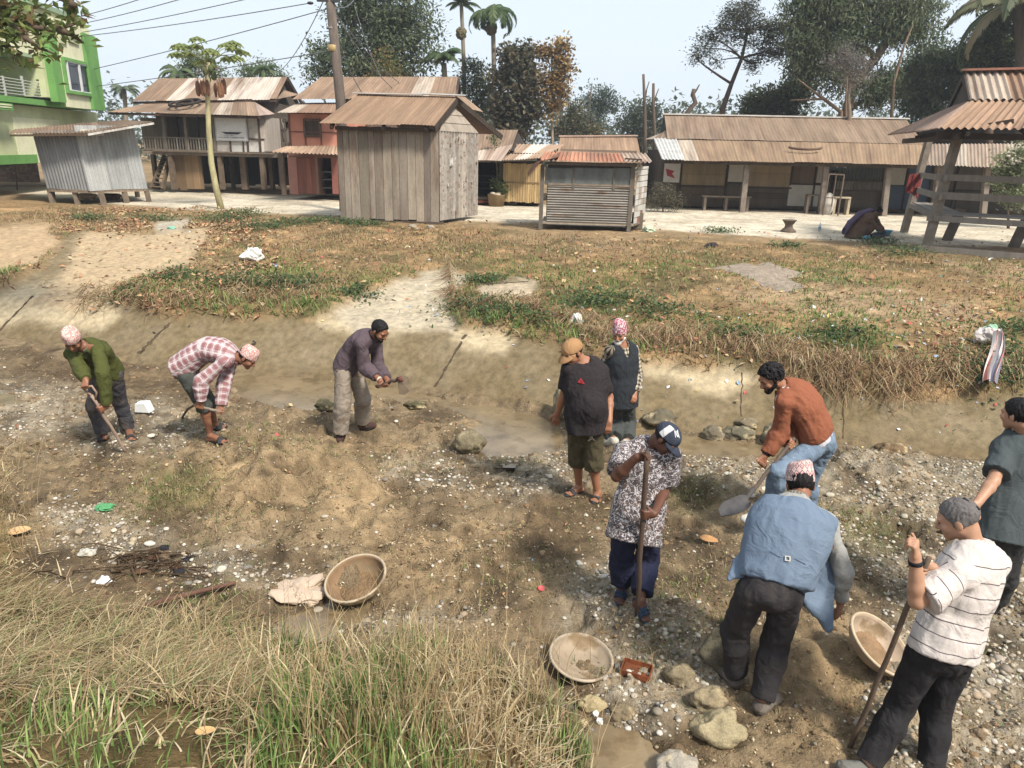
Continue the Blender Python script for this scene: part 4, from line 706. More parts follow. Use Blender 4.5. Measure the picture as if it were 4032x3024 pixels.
# ---------------- ground cover ----------------
def blades(P, h, w, az, lean, col, curl=0., Zup=None):
    n = len(P); d = np.stack([np.cos(az), np.sin(az), np.zeros(n)], 1); sd_ = np.stack([-np.sin(az+curl), np.cos(az+curl), np.zeros(n)], 1)
    V = []; 
    for t_, k in ((0, 1.), (.4, .85), (.75, .55), (1, 0)):
        c = P+d*(h*lean*t_**1.6)[:, None]; c[:, 2] += h*(t_*np.sqrt(np.maximum(1-lean**2*.8, .05))-.35*lean*t_**2.5)
        if k: V += [c-sd_*(w*k/2)[:, None], c+sd_*(w*k/2)[:, None]]
        else: V.append(c)
    V = np.stack(V, 1).reshape(-1, 3); b = np.arange(n)[:, None]*7
    return V, [np.concatenate([b+[0, 1, 3, 2], b+[2, 3, 5, 4]]), b+[4, 5, 6]], np.repeat(col, 7, 0)
def pick(cols, n, jit=.18):
    Cc = np.array(cols)[rng.integers(0, len(cols), n)]; return Cc*(1+jit*(rng.random((n, 1))*2-1))*(1+.05*(rng.random((n, 3))-.5))
M_grass = mat('grass blade', None, .75, 0, 1, 0, trans=.25, spec=.15); M_leaf = mat('tree leaf', None, .55, 0, 1, 0, trans=.45, spec=.3); M_dryleaf = mat('dead leaf', None, .85, .2, 20, .2, 40, .005)
GRN = [L(112, 142, 62), L(134, 158, 74), L(98, 124, 56), L(154, 164, 96)]; DRY = [L(188, 164, 118), L(170, 142, 98), L(200, 178, 136), L(150, 124, 86)]; RED = [L(170, 128, 96), L(150, 110, 84)]
def scatter(n, x0, x1, y0, y1): X = rng.uniform(x0, x1, n); Y = rng.uniform(y0, y1, n); return X, Y
# far bank: short grass and dry stems
X, Y = scatter(420000, -16, 17, 7.5, 27); T = mget(MASK['t'], X, Y); Cm = mget(MASK['cm'], X, Y)
qx, qy = proj(np.stack([X, Y, zf(X, Y)], 1)); inv = (qx > -150) & (qx < 4200)
gm = fbm(X, Y, None, .8, 4, 230); dens = np.where(gm > -.02, 1, .42)*ss(11.3, 9.5, T)*ss(.35, .6, T)*(Cm < .4)
edge = ss(2.6, 1.0, T); keep = inv & (rng.random(len(X)) < dens*(.5+.5*edge)); X, Y, T, gm, edge, qx, qy = [a[keep] for a in (X, Y, T, gm, edge, qx, qy)]; n = len(X)
P = np.stack([X, Y, zf(X, Y)-.01], 1); isg = rng.random(n) < np.clip(.36+1.5*gm+.35*ss(1000, 1200, qy)*ss(1520, 1330, qy), .04, .9)*ss(930, 1080, qy)+.10
col = np.where(isg[:, None], pick(GRN, n), pick(DRY+RED, n)); h = (.05+.09*rng.random(n))*(1+1.3*edge); 
V, F, c = blades(P, h, .010+.014*rng.random(n), rng.uniform(0, 6.28, n), .3+.65*rng.random(n), col); mesh('bank_grass', V, F, M_grass, cols=c, kind='stuff', label='short green and dry grass covering the far bank', cat='grass')
# mat of dry stems hanging over the lining's upper edge
EDGE = [(330, 1230), (500, 1235), (700, 1262), (900, 1255), (1200, 1258), (1420, 1200), (1500, 1150)]; EDGE2 = [(1770, 1180), (1790, 1290), (1960, 1310), (2080, 1320), (2400, 1430), (2650, 1440), (2900, 1465), (3200, 1530), (3500, 1565), (3800, 1560), (4100, 1560)]
m = MB(); r = np.random.default_rng(31)
for E_, cnt in ((EDGE, 900), (EDGE2, 3000)):
    E_ = np.array(E_, float); sl = np.concatenate([[0], np.cumsum(np.hypot(*np.diff(E_, axis=0).T))])
    for k in range(cnt):
        u_ = r.random()*sl[-1]; 
        if math.sin(u_*.021)+math.sin(u_*.0087+1) < -1.0 and r.random() < .75: continue
        px_ = np.interp(u_, sl, E_[:, 0]); py_ = np.interp(u_, sl, E_[:, 1])-r.random()**1.5*55; p = atz(px_, py_, .45)
        p = np.array([p[0], p[1], 0]); p[2] = zf(p[:1], p[1:2])[0]+.05+.12*r.random(); L_ = .20+.36*r.random(); a = -1.87+r.normal()*.75; pts = [p]
        for q in range(4):
            a += r.normal()*.45; p = p+np.array([math.cos(a), math.sin(a), 0])*L_/4; gz = zf(p[:1], p[1:2])[0]; p = np.array([p[0], p[1], max(gz+.015, pts[-1][2]-L_*.16+.03*r.normal())]); pts.append(p)
        m.tube(pts, np.linspace(.006, .002, 5), 3, np.array(DRY[r.integers(4)] if r.random() < .7 else RED[r.integers(2)])*(.75+.5*r.random()), cap=False)
m.build('dry_stems', M_grass, kind='stuff', label='tangled dry stems hanging over the canal lining', cat='dry stems')
# creeping green weeds: small broad leaves in clumps
def leaves(P, L_, W_, col, flat=.5, r=rng):
    n = len(P); a = r.uniform(0, 6.28, n); e = r.normal(0, flat, n); d = np.stack([np.cos(a)*np.cos(e), np.sin(a)*np.cos(e), np.sin(e)], 1); s_ = np.cross(d, r.normal(0, .35, (n, 3))+[0, 0, 1]); s_ /= np.linalg.norm(s_, axis=1)[:, None]+1e-9
    nn = np.cross(s_, d); L_ = np.broadcast_to(L_, (n,)); W_ = np.broadcast_to(W_, (n,)); L1 = L_[:, None]; W1_ = W_[:, None]
    V = np.stack([P, P+d*L1*.45+s_*W1_/2+nn*L1*.08, P+d*L1, P+d*L1*.45-s_*W1_/2+nn*L1*.08], 1).reshape(-1, 3)
    return V, np.arange(n)[:, None]*4+np.array([[0, 1, 2, 3]]), np.repeat(col, 4, 0)
WEED = [(870, 870, .8), (960, 850, .8), (1040, 900, .7), (1150, 880, .6), (620, 870, .6), (350, 860, .5), (1250, 870, .5), (1360, 880, .5), (1450, 890, .5), (1900, 1110, .45), (1850, 1200, .6), (1960, 1230, .5), (2100, 1260, .5), (2300, 1200, .5), (2450, 1180, .7), (2600, 1230, .6), (700, 1090, .6), (900, 1110, .6), (1050, 1130, .5), (1200, 1120, .5), (1400, 1150, .4), (3900, 1480, .5), (3980, 1420, .6), (4020, 1300, .5), (3300, 1330, .5), (2900, 1320, .5), (3560, 1000, .7), (3460, 960, .6), (500, 1160, .4), (2830, 915, .5), (3100, 970, .4)]
Pw = []; cw = []
for a, b, rr in WEED:
    p = hit(a, b); k = int(420*rr/.6); q = rng.normal(0, 1, (k, 2))*rr*.45; x_, y_ = p[0]+q[:, 0]*1.3, p[1]+q[:, 1]; Pw.append(np.stack([x_, y_, zf(x_, y_)+rng.random(k)*.16*rr/.6], 1)); cw.append(pick([L(82, 112, 64), L(104, 130, 74), L(70, 98, 60), L(128, 142, 84)], k))
Pw = np.concatenate(Pw); V, F, c = leaves(Pw, .06+.05*rng.random(len(Pw)), .04, np.concatenate(cw), .5); mesh('weeds', V, F, M_leaf, cols=c, kind='stuff', label='low green leafy weeds in clumps along the far bank', cat='weeds')
# fallen leaves
DL = [L(190, 136, 94), L(172, 116, 80), L(206, 162, 116), L(154, 106, 76), L(206, 176, 124), L(150, 124, 96), L(186, 160, 122)]
Pl = []
LZ = [((230, 830), (1000, 960), 6000), ((120, 960), (480, 1170), 3400), ((420, 930), (1100, 1250), 4200), ((0, 1000), (330, 1180), 500), ((1000, 880), (2600, 1150), 1200), ((2300, 930), (4032, 1400), 1500), ((450, 1180), (900, 1330), 220), ((1900, 1150), (3900, 1560), 350), ((0, 1500), (4032, 2400), 110), ((600, 1280), (4000, 1700), 30)]
for (x0, y0), (x1, y1), k in LZ:
    a = rng.uniform(x0, x1, k); b = rng.uniform(y0, y1, k); zz = 1.1 if y0 < 1150 else .7 if y0 < 1290 else 0
    p = np.array([atz(i, j, zz) for i, j in zip(a, b)]); kk = (mget(MASK['cm'], p[:, 0], p[:, 1]) < .5) & (rng.random(k) < np.clip(.5+2.2*fbm(p[:, 0], p[:, 1], None, .9, 3, 360), .08, 1)); kk |= rng.random(k) < .03; kk &= (mget(MASK['t'], p[:, 0], p[:, 1]) > .9) | (y0 >= 1280); p = p[kk]; p[:, 2] = zf(p[:, 0], p[:, 1])+.012+.02*rng.random(len(p)); Pl.append(p)
Pl = np.concatenate(Pl); n = len(Pl); lk_ = ss(1, 13, Pl[:, 1]); V, F, c = leaves(Pl, (.07+.11*rng.random(n)**1.5)*lk_, (.05+.05*rng.random(n))*lk_, pick(DL, n, .25), .35); mesh('fallen_leaves', V, F, M_dryleaf, cols=c, kind='stuff', label='orange brown fallen leaves scattered over the bank', cat='leaves')
# litter: small scraps of plastic and paper
PLAS = [L(235, 235, 235), L(235, 235, 230), L(210, 214, 220), L(150, 180, 205), L(205, 90, 90), L(225, 200, 120), L(90, 140, 110), L(60, 60, 64)]
Pl = []
for (x0, y0), (x1, y1), k in (((1900, 950), (4032, 1450), 420), ((400, 900), (1900, 1200), 120), ((2900, 1180), (3900, 1330), 130), ((100, 1550), (1200, 2300), 60), ((1300, 1750), (4000, 2500), 60)):
    p = np.array([atz(i, j, 1.05 if y0 < 1400 else 0) for i, j in zip(rng.uniform(x0, x1, k), rng.uniform(y0, y1, k))]); p[:, 2] = zf(p[:, 0], p[:, 1])+.015; Pl.append(p)
Pl = np.concatenate(Pl); n = len(Pl); V, F, c = leaves(Pl, (.04+.09*rng.random(n)**2)*ss(2, 13, Pl[:, 1]), (.03+.05*rng.random(n))*ss(2, 13, Pl[:, 1]), pick(PLAS, n, .1), .6); mesh('litter', V, F, M_paper, cols=c, kind='stuff', label='small white and coloured scraps of litter on the bank and bed', cat='litter')
# near bank grass
X, Y = scatter(100000, -7.5, 1.2, 2.2, 8.5); nb_ = -pdist(X, Y, NEARL)+.06*vn(X, Y, None, 3, 5); qz = zf(X, Y); qx, qy = proj(np.stack([X, Y, qz], 1))
inv = (qx > -300) & (qx < 2700) & (qy < 3300) & (nb_ > -.12); gm = fbm(X, Y, None, 1.4, 3, 300)
mid = ss(700, 1150, qx)*ss(2300, 2550, qy); lowl = ss(700, 200, qx)*ss(2600, 2850, qy); edgeg = ss(.6, .0, nb_)
keep = inv & (rng.random(len(X)) < .20+.60*mid+.40*lowl) & (rng.random(len(X)) < ss(-.12, .1, nb_)) & (rng.random(len(X)) < ss(-.45, -.1, gm+.3*mid+.3*lowl)+.25)
X, Y, qz, qx, qy, gm, mid, lowl, nb_ = [a[keep] for a in (X, Y, qz, qx, qy, gm, mid, lowl, nb_)]; n = len(X); P = np.stack([X, Y, qz-.01], 1)
pg = np.clip(.22+1.3*gm+.25*mid+.40*lowl, .05, .85); isg = rng.random(n) < pg; col = np.where(isg[:, None], pick([L(126, 156, 74), L(150, 172, 92), L(104, 134, 62), L(172, 182, 112)], n), pick([L(222, 200, 152), L(206, 178, 132), L(232, 214, 172), L(182, 152, 110)], n))
h = (.07+.13*rng.random(n))*(1+.6*mid+.2*lowl); flow = 4*fbm(X, Y, None, 2.2, 2, 310)+rng.normal(0, 1.3, n)-.3
V, F, c = blades(P, h*np.where(isg, 1, 1.25), .006+.008*rng.random(n)**1.5, flow, np.clip(np.where(isg, .45, .8)+.25*rng.normal(size=n)-.2*mid, .1, .98), col, 0.)
mesh('near_grass', V, F, M_grass, cols=c, kind='stuff', label='long green and straw coloured grass on the near bank', cat='grass')
# tall dry stalks with seed heads
m = MB(); r = np.random.default_rng(41)
for k in range(420):
    if k < 300: a, b = r.normal(1600, 330), r.uniform(2560, 3000)
    elif k < 370: a, b = r.uniform(-20, 170), r.uniform(1800, 2250)
    else: a, b = r.uniform(100, 2300), r.uniform(2400, 3000)
    p = hit(a, b); hh = (.30+.42*r.random()**1.5) if k < 300 else .2+.25*r.random(); az = r.uniform(0, 6.28); le = r.uniform(.05, .55)*hh; pts = [p+np.array([math.cos(az)*le*t_**1.7, math.sin(az)*le*t_**1.7, hh*t_]) for t_ in (0, .35, .7, 1)]
    m.tube(pts, [.0028, .0022, .0016, .0008], 3, np.array(L(206, 178, 128))*(.75+.45*r.random()), cap=False)
    if r.random() < .5:
        for q in range(5): pp = pts[2]+(pts[3]-pts[2])*(.2+.16*q); m.tube([pp, pp+[.03*r.normal(), .03*r.normal(), .035]], [.002, .0008], 3, L(196, 170, 128), cap=False)
m.build('dry_stalks', M_grass, kind='stuff', label='tall thin dry grass stalks rising from the near bank', cat='grass')
# straw lying flat at left
n = 5200; a = rng.uniform(-200, 1000, n); b = rng.uniform(2150, 2900, n); p = np.array([atz(i, j, .5) for i, j in zip(a, b)]); nb_ = -pdist(p[:, 0], p[:, 1], NEARL); p = p[nb_ > 0]; n = len(p); p[:, 2] = zf(p[:, 0], p[:, 1])+.01+.05*rng.random(n)
V, F, c = blades(p, .12+.26*rng.random(n), .004+.004*rng.random(n), .2+2.6*fbm(p[:, 0], p[:, 1], None, 1.6, 3, 320)+rng.normal(0, 1.2, n), .85+.13*rng.random(n), pick([L(220, 198, 152), L(196, 168, 120), L(166, 138, 98), L(146, 124, 90), L(150, 156, 96)], n)); mesh('straw', V, F, M_grass, cols=c, kind='stuff', label='flattened dry straw on the left of the near bank', cat='straw')
# sparse grass on the bed
PATCH = [(680, 1900, .5, 500), (620, 1960, .4, 300), (2720, 1940, .4, 350), (3400, 2080, .5, 400), (2650, 2330, .3, 200), (2850, 2450, .25, 120), (850, 2380, .4, 300), (1150, 1780, .5, 250), (1000, 1720, .6, 300), (1600, 1820, .5, 180), (2000, 1850, .4, 140), (2620, 2560, .3, 150), (900, 2050, .7, 300), (2000, 2250, .6, 220), (3000, 2300, .6, 150)]
Pp = []
for a, b, rr, k in PATCH: p = hit(a, b); q = rng.normal(0, .6, (k*2, 2))*rr; Pp.append(np.stack([p[0]+q[:, 0], p[1]+q[:, 1]*.7, 0*q[:, 0]], 1))
q = rng.random((5000, 2)); Pp.append(np.stack([-6+13*q[:, 0], 3.6+5.5*q[:, 1], 0*q[:, 0]], 1)); Pp = np.concatenate(Pp); Pp[:, 2] = zf(Pp[:, 0], Pp[:, 1])-.005; n = len(Pp)
Pp = Pp[Pp[:, 2] > WZ]; n = len(Pp); gg = rng.random(n) < .45
V, F, c = blades(Pp, .03+.06*rng.random(n), .004+.004*rng.random(n), rng.uniform(0, 6.28, n), .3+.65*rng.random(n), np.where(gg[:, None], pick(GRN, n), pick(DRY, n))); mesh('bed_grass', V, F, M_grass, cols=c, kind='stuff', label='thin sprigs of grass on the dug stream bed', cat='grass')
X, Y = scatter(150000, -9, 7.5, 2.7, 12.5); T = mget(MASK['t'], X, Y); nb_ = -pdist(X, Y, NEARL); k = (T < .02) & (nb_ < .3) & (rng.random(len(X)) < ss(13, 4, Y)*np.clip(.45+1.3*fbm(X, Y, None, 2.1, 4, 350), .05, 1)); X, Y = X[k], Y[k]; zz = zf(X, Y); k = zz > WZ; X, Y, zz = X[k], Y[k], zz[k]; n = len(X)
V, F, c = leaves(np.stack([X, Y, zz+.006], 1), (.012+.03*rng.random(n)**2)*(.6+.09*Y), .008+.012*rng.random(n), pick([L(196, 172, 132), L(176, 148, 110), L(120, 94, 66), L(96, 78, 56), L(210, 192, 158), L(148, 120, 84), L(128, 118, 80)], n, .25), .5); mesh('ground_debris', V, F, M_dryleaf, cols=c, kind='stuff', label='crumbs of mud, bark and dry stalks strewn over the bed', cat='debris')
# pebbles and clods
t5 = (1+5**.5)/2; IV = np.array([(-1, t5, 0), (1, t5, 0), (-1, -t5, 0), (1, -t5, 0), (0, -1, t5), (0, 1, t5), (0, -1, -t5), (0, 1, -t5), (t5, 0, -1), (t5, 0, 1), (-t5, 0, -1), (-t5, 0, 1)])/math.sqrt(1+t5*t5)
IF = np.array([(0, 11, 5), (0, 5, 1), (0, 1, 7), (0, 7, 10), (0, 10, 11), (1, 5, 9), (5, 11, 4), (11, 10, 2), (10, 7, 6), (7, 1, 8), (3, 9, 4), (3, 4, 2), (3, 2, 6), (3, 6, 8), (3, 8, 9), (4, 9, 5), (2, 4, 11), (6, 2, 10), (8, 6, 7), (9, 8, 1)])
def subdiv(V, F):
    V = list(map(tuple, V)); D = {}; G = []
    def md(a, b):
        k = (min(a, b), max(a, b))
        if k not in D: v = nz((np.array(V[a])+np.array(V[b]))/2); V.append(tuple(v)); D[k] = len(V)-1
        return D[k]
    for a, b, c in F: x_, y_, z_ = md(a, b), md(b, c), md(c, a); G += [(a, x_, z_), (b, y_, x_), (c, z_, y_), (x_, y_, z_)]
    return np.array(V), np.array(G)
IV2, IF2 = subdiv(IV, IF)
def rocks(P, R, col, V0, F0, flat=.6, jag=.25):
    n = len(P); k = len(V0); S_ = R[:, None]*np.stack([.8+.5*rng.random(n), .8+.5*rng.random(n), flat*(.7+.5*rng.random(n))], 1); a = rng.uniform(0, 6.28, n); V = V0[None]*(1+jag*(rng.random((n, k, 1))-.5))*S_[:, None, :]
    ca, sa = np.cos(a)[:, None], np.sin(a)[:, None]; V = np.stack([V[..., 0]*ca-V[..., 1]*sa, V[..., 0]*sa+V[..., 1]*ca, V[..., 2]], -1)+P[:, None, :]
    return V.reshape(-1, 3), (F0[None]+np.arange(n)[:, None, None]*k).reshape(-1, 3), np.repeat(col, k, 0)
X, Y = scatter(330000, -9, 7, 2.8, 12); g_ = mget(MASK['grav'], X, Y); T = mget(MASK['t'], X, Y); nb_ = -pdist(X, Y, NEARL)
keep = (rng.random(len(X)) < (g_*.27+.012)*(1+np.clip(2.2*fbm(X, Y, None, 2.5, 3, 330), -1, 1.5))*ss(12.5, 4, Y)) & (T < .05) & (nb_ < .05); X, Y = X[keep], Y[keep]; n = len(X); zz = zf(X, Y); R = .006+.019*rng.random(n)**2.5
k = zz > WZ-.02; X, Y, zz, R = X[k], Y[k], zz[k], R[k]; n = len(X)
PEB = [L(206, 196, 178), L(190, 178, 158), L(174, 162, 144), L(218, 210, 194), L(156, 142, 122), L(196, 176, 146), L(140, 132, 120), L(168, 148, 120)]
V, F, c = rocks(np.stack([X, Y, zz+R*.15], 1), R, pick(PEB, n, .15), IV, IF); mesh('pebbles', V, F, mat('pebble', None, .8, .15, 40, 0), cols=c, smooth=True, kind='stuff', label='pale river pebbles scattered over the bed', cat='pebbles')
X, Y = scatter(16000, -8, 7, 2.9, 10); g_ = mget(MASK['grav'], X, Y); nb_ = -pdist(X, Y, NEARL); k = (rng.random(len(X)) < g_*.22*ss(10.5, 4, Y)+.004) & (nb_ < 0) & (mget(MASK['t'], X, Y) < 0); X, Y = X[k], Y[k]; zz = zf(X, Y); n = len(X); R = .016+.026*rng.random(n)**2
V, F, c = rocks(np.stack([X, Y, zz+R*.1], 1), R, pick(PEB, n, .15), IV2, IF2, .6, .22); mesh('cobbles', V, F, mat('cobble', None, .8, .2, 30, .3, 60, .003), cols=c, smooth=True, kind='stuff', label='fist-sized river cobbles among the gravel', cat='cobbles')
X, Y = scatter(30000, -9, 7, 2.8, 11.5); T = mget(MASK['t'], X, Y); nb_ = -pdist(X, Y, NEARL); cl = fbm(X, Y, None, 1.6, 3, 340); k = (T < 0) & (nb_ < .1) & (rng.random(len(X)) < np.clip(.25+1.8*cl, .03, 1)); X, Y = X[k], Y[k]; n = len(X); zz = zf(X, Y); R = .006+.022*rng.random(n)**3
k = zz > WZ; X, Y, zz, R = X[k], Y[k], zz[k], R[k]; n = len(X)
V, F, c = rocks(np.stack([X, Y, zz], 1), R, pick([L(160, 132, 96), L(146, 118, 84), L(176, 148, 108), L(130, 106, 76)], n, .15), IV2, IF2, .6, .6); mesh('mud_clods', V, F, M_ground, cols=c, kind='stuff', label='brown clods of dug mud on the bed', cat='mud clods')
# ---------------- trees ----------------
M_bark = mat('bark', None, .9, .3, 8, .5, 20, .02, stretch=(1, 1, .25), fine=.2)
def curve(a, b, bend, n=6, r=None):
    r = r or random; a = np.asarray(a, float); b = np.asarray(b, float); Lg = np.linalg.norm(b-a); o = np.array([r.uniform(-1, 1), r.uniform(-1, 1), r.uniform(-.3, .6)])*bend*Lg
    return [a+(b-a)*t_+o*math.sin(math.pi*t_) for t_ in np.linspace(0, 1, n)]
def tree(name, label, base, trunk, blobs, Yd, nclump, nleaf, lsz, cols, tr=.2, bark=L(120, 100, 82), spread=.35, flat=.6, seed=0, depth=.8, group=None, cat='tree', lw=.45, limbs=True, cr=.3, thin=1.):
    """trunk: pixel polyline (rooted at base), blobs: (px, py, radius px) giving where the crown's masses are, Yd: distance"""
    r = np.random.default_rng(seed); random.seed(seed); base = np.asarray(base, float); th = thing(name, base, label, cat, group)
    sc = Yd/FX; tp = [base]+[aty(a, b, Yd) for a, b in trunk]; m = MB(); rad = np.linspace(tr, tr*.35, len(tp)); m.tube(tp, rad, 9, bark, .15)
    Cn = []
    wts = np.array([b[2]**1.5 for b in blobs]); wts /= wts.sum()
    for k in range(nclump):
        b = blobs[r.choice(len(blobs), p=wts)]; c = aty(b[0], b[1], Yd); d = nz(r.normal(size=3)); Rr = b[2]*sc*(r.random()**.45); Cn.append(c+d*Rr*np.array([1, depth, 1]))
    Cn = np.array(Cn)
    if limbs:
        for b in blobs:
            c = aty(b[0], b[1], Yd); j = min(range(1, len(tp)), key=lambda q: np.linalg.norm(tp[q]-c)+.6*max(0, tp[q][2]-c[2])); m.tube(curve(tp[j], c, .12, 6, random), np.linspace(rad[j]*.6, rad[j]*.18, 6), 6, bark, .1)
        for q in Cn[::max(1, int(len(Cn)/60))]:
            b = min(blobs, key=lambda b: np.linalg.norm(aty(b[0], b[1], Yd)-q)); c = aty(b[0], b[1], Yd); m.tube(curve(c, q, .15, 4, random), np.linspace(tr*.16, tr*.04, 4), 4, bark)
    m.build('trunk', M_bark, th, smooth=True)
    k = r.integers(0, len(Cn), nleaf); P = Cn[k]+r.normal(0, 1, (nleaf, 3))*cr*np.array([1, 1, .7]); ct = (1+.25*(r.random(len(Cn))*2-1))[k]; Cc = np.array(cols)[(k*7+r.integers(0, 2, nleaf)) % len(cols)]*ct[:, None]*(1+.2*(r.random((nleaf, 1))-.5))
    V, F, c = leaves(P, lsz*(.7+.6*r.random(nleaf)), lsz*lw*(.8+.4*r.random(nleaf)), Cc, flat, r); mesh('crown', V, F, M_leaf, th, c); return th
def palm(label, base, top, Yd, nf, fl, droop, seed=0, tr=.12, cols=(L(86, 112, 66), L(110, 130, 80)), name='palm_tree', nest=None, up=.5, trunkcol=L(150, 138, 120), group=None, wl=.28, azr=(0, 6.283)):
    r = np.random.default_rng(seed); th = thing(name, base, label, 'palm tree', group); m = MB(); T_ = aty(*top, Yd); m.tube([base+(T_-base)*t_+np.array([.15*math.sin(t_*3), 0, 0]) for t_ in np.linspace(0, 1, 10)], np.linspace(tr*1.3, tr, 10), 9, trunkcol, .08); T_ = T_+np.array([.02, 0, 0])
    m.build('trunk', M_bark, th, True)
    for k in range(nf):
        m = MB(); az = azr[0]+(azr[1]-azr[0])*(k+.5*r.random())/nf; el = up+.9*r.random()-.35; F_ = fl*(.8+.35*r.random()); d = np.array([math.cos(az), math.sin(az), 0]); pts = []; p = T_.copy(); e = el
        for q in range(9): pts.append(p); p = p+(d*math.cos(e)+np.array([0, 0, math.sin(e)]))*F_/8; e -= droop/8*(1+.3*r.random())
        pts = np.array(pts); c0 = np.array(cols[k % len(cols)])*(.8+.4*r.random()); m.tube(pts, np.linspace(.03, .008, 9)*fl/1.8, 4, c0*1.2, cap=False)
        n = 30; u_ = np.linspace(.12, .99, n); idx = u_*8; i0 = np.minimum(idx.astype(int), 7); P = pts[i0]+(pts[i0+1]-pts[i0])*(idx-i0)[:, None]; tg = pts[i0+1]-pts[i0]; tg /= np.linalg.norm(tg, axis=1)[:, None]; sd_ = np.cross(tg, [0, 0, 1.]); sd_ /= np.linalg.norm(sd_, axis=1)[:, None]+1e-9
        for sg in (-1, 1):
            l = fl*wl*np.sin(math.pi*np.clip(u_*.85+.12, 0, 1))[:, None]*(.85+.3*r.random((n, 1))); D_ = nz(tg[0])*0+sd_*sg*.75+tg*.55+np.array([0, 0, -.45-.3*r.random()]); D_ /= np.linalg.norm(D_, axis=1)[:, None]; w_ = tg*fl*.022
            V = np.stack([P-w_, P+w_, P+D_*l*.6+w_*.8+[0, 0, .02], P+D_*l, P+D_*l*.6-w_*.8+[0, 0, .02]], 1).reshape(-1, 3); b = np.arange(n)[:, None]*5; m.add(V, [b+[0, 1, 2, 4], b+[4, 2, 3]], c0*(1+.0*V[:, :1]))
        m.build('frond', M_leaf, th)
    if nest: 
        m = MB(); c = aty(nest[0], nest[1], Yd)
        m.ell(c, np.ones(3)*nest[2]*Yd/FX*.8, 7, L(120, 112, 80), .4, 2)
        for k in range(60): q = nz(r.normal(size=3))*nest[2]*Yd/FX*.8; m.ell(c+q, (.06, .06, .09), 4, L(120, 112, 80), .3, k)
        m.build('fruit_cluster', M_dryleaf, th)
    return th
def foot(px_, Yd): p = aty(px_, 700, Yd); return np.array([p[0], p[1], BZ])
DG = [L(118, 136, 98), L(134, 150, 108), L(104, 122, 90), L(148, 158, 118)]; MG = [L(120, 142, 86), L(104, 124, 78), L(142, 156, 98)]
tree('broadleaf_tree', 'big dark broadleaf tree rising behind the pink house and plank hut', foot(1490, 42), [(1485, 250), (1478, 120), (1470, -60)], [(1480, -60, 150), (1380, 60, 70), (1600, 50, 90), (1650, 160, 70), (1330, 240, 90), (1270, 270, 60), (1420, 200, 100), (1560, 240, 90), (1500, 130, 60), (1480, 290, 90), (1650, 10, 70), (1540, 180, 90), (1420, 130, 80), (1400, -20, 90), (1600, 290, 50), (1250, 190, 25), (1690, 240, 30)], 42, 330, 21000, .24, DG, .32, L(84, 70, 58), seed=1, flat=.7, cr=.38)
tree('shrub', 'yellow green bush peeping over the pink house roof behind the ridge', foot(1530, 40), [(1530, 300)], [(1520, 275, 40), (1480, 290, 30), (1560, 285, 25), (1520, 215, 14)], 40, 30, 1100, .16, [L(140, 150, 80), L(120, 134, 72), L(176, 140, 90)], .08, seed=2, cat='bush', limbs=False)
palm('tall areca palm with a nest-like fruit clump, left of the pair', foot(1822, 46), (1815, 20), 46, 11, 1.25, 1.5, 3, .11, nest=(1816, 131, 22), group='areca palms', up=.7)
palm('tall areca palm with drooping fronds, right of the pair', foot(1932, 44), (1938, 62), 44, 15, 2.0, 2.9, 4, .12, nest=(1933, 110, 26), group='areca palms', up=.9)
palm('short areca palm standing just behind the pink house ridge', foot(1745, 42), (1746, 248), 42, 13, 1.5, 2.2, 5, .14, group='areca palms', up=1.1)
palm('bushy palm whose crown stands behind the papaya tree', foot(702, 48), (702, 285), 48, 12, 1.5, 1.8, 6, .12, group='areca palms')
palm('small palm crown over the right end of the stilt house roof', foot(1031, 50), (1040, 275), 50, 12, 1.1, 1.7, 7, .12, group='areca palms')
palm('lone palm left of the stilt house beside the green house', foot(490, 52), (488, 355), 52, 12, 1.35, 1.7, 8, .13, cols=(L(122, 138, 112), L(104, 122, 92)), group='areca palms')
tree('leafy_tree', 'low green tree behind the left part of the stilt house roof', foot(760, 50), [(760, 400)], [(720, 285, 40), (800, 270, 50), (850, 285, 35), (760, 250, 40)], 50, 60, 2600, .2, MG, .12, seed=9, limbs=False)
tree('leafy_tree', 'low green tree behind the right part of the stilt house roof', foot(1040, 52), [(1040, 400)], [(980, 288, 30), (1050, 285, 45), (1110, 292, 25)], 52, 50, 1800, .2, MG, .12, seed=10, limbs=False)
tree('teak_tree', 'grey green teak with large leaves between the two tall palms and golden tree', foot(2040, 44), [(2040, 420), (2035, 260)], [(2040, 240, 50), (1990, 300, 45), (2070, 330, 50), (2020, 400, 70), (1970, 440, 50), (2080, 430, 45), (2010, 210, 25), (2065, 205, 25), (2030, 500, 60)], 44, 190, 9000, .28, [L(112, 112, 88), L(132, 124, 96), L(96, 102, 76), L(150, 132, 104)], .14, L(150, 138, 122), seed=11, lw=.65, cr=.3)
tree('golden_tree', 'thin tree with golden brown leaves standing against the sky', foot(2175, 44), [(2175, 420), (2172, 260), (2176, 150)], [(2208, 185, 26), (2220, 270, 34), (2140, 210, 24), (2125, 280, 24), (2180, 330, 40), (2210, 360, 34), (2140, 370, 34), (2180, 420, 44), (2130, 200, 14), (2200, 240, 26)], 44, 120, 3400, .23, [L(196, 156, 88), L(178, 138, 84), L(150, 130, 92), L(206, 176, 110)], .09, L(190, 170, 150), seed=12, lw=.65, cr=.25)
tree('leafy_tree', 'pale green tree between the short palm and the teak', foot(1880, 46), [(1880, 420), (1875, 300)], [(1870, 300, 46), (1830, 350, 40), (1900, 370, 50), (1880, 440, 60), (1850, 260, 25)], 46, 90, 3000, .24, [L(122, 136, 96), L(104, 120, 82)], .1, seed=13)
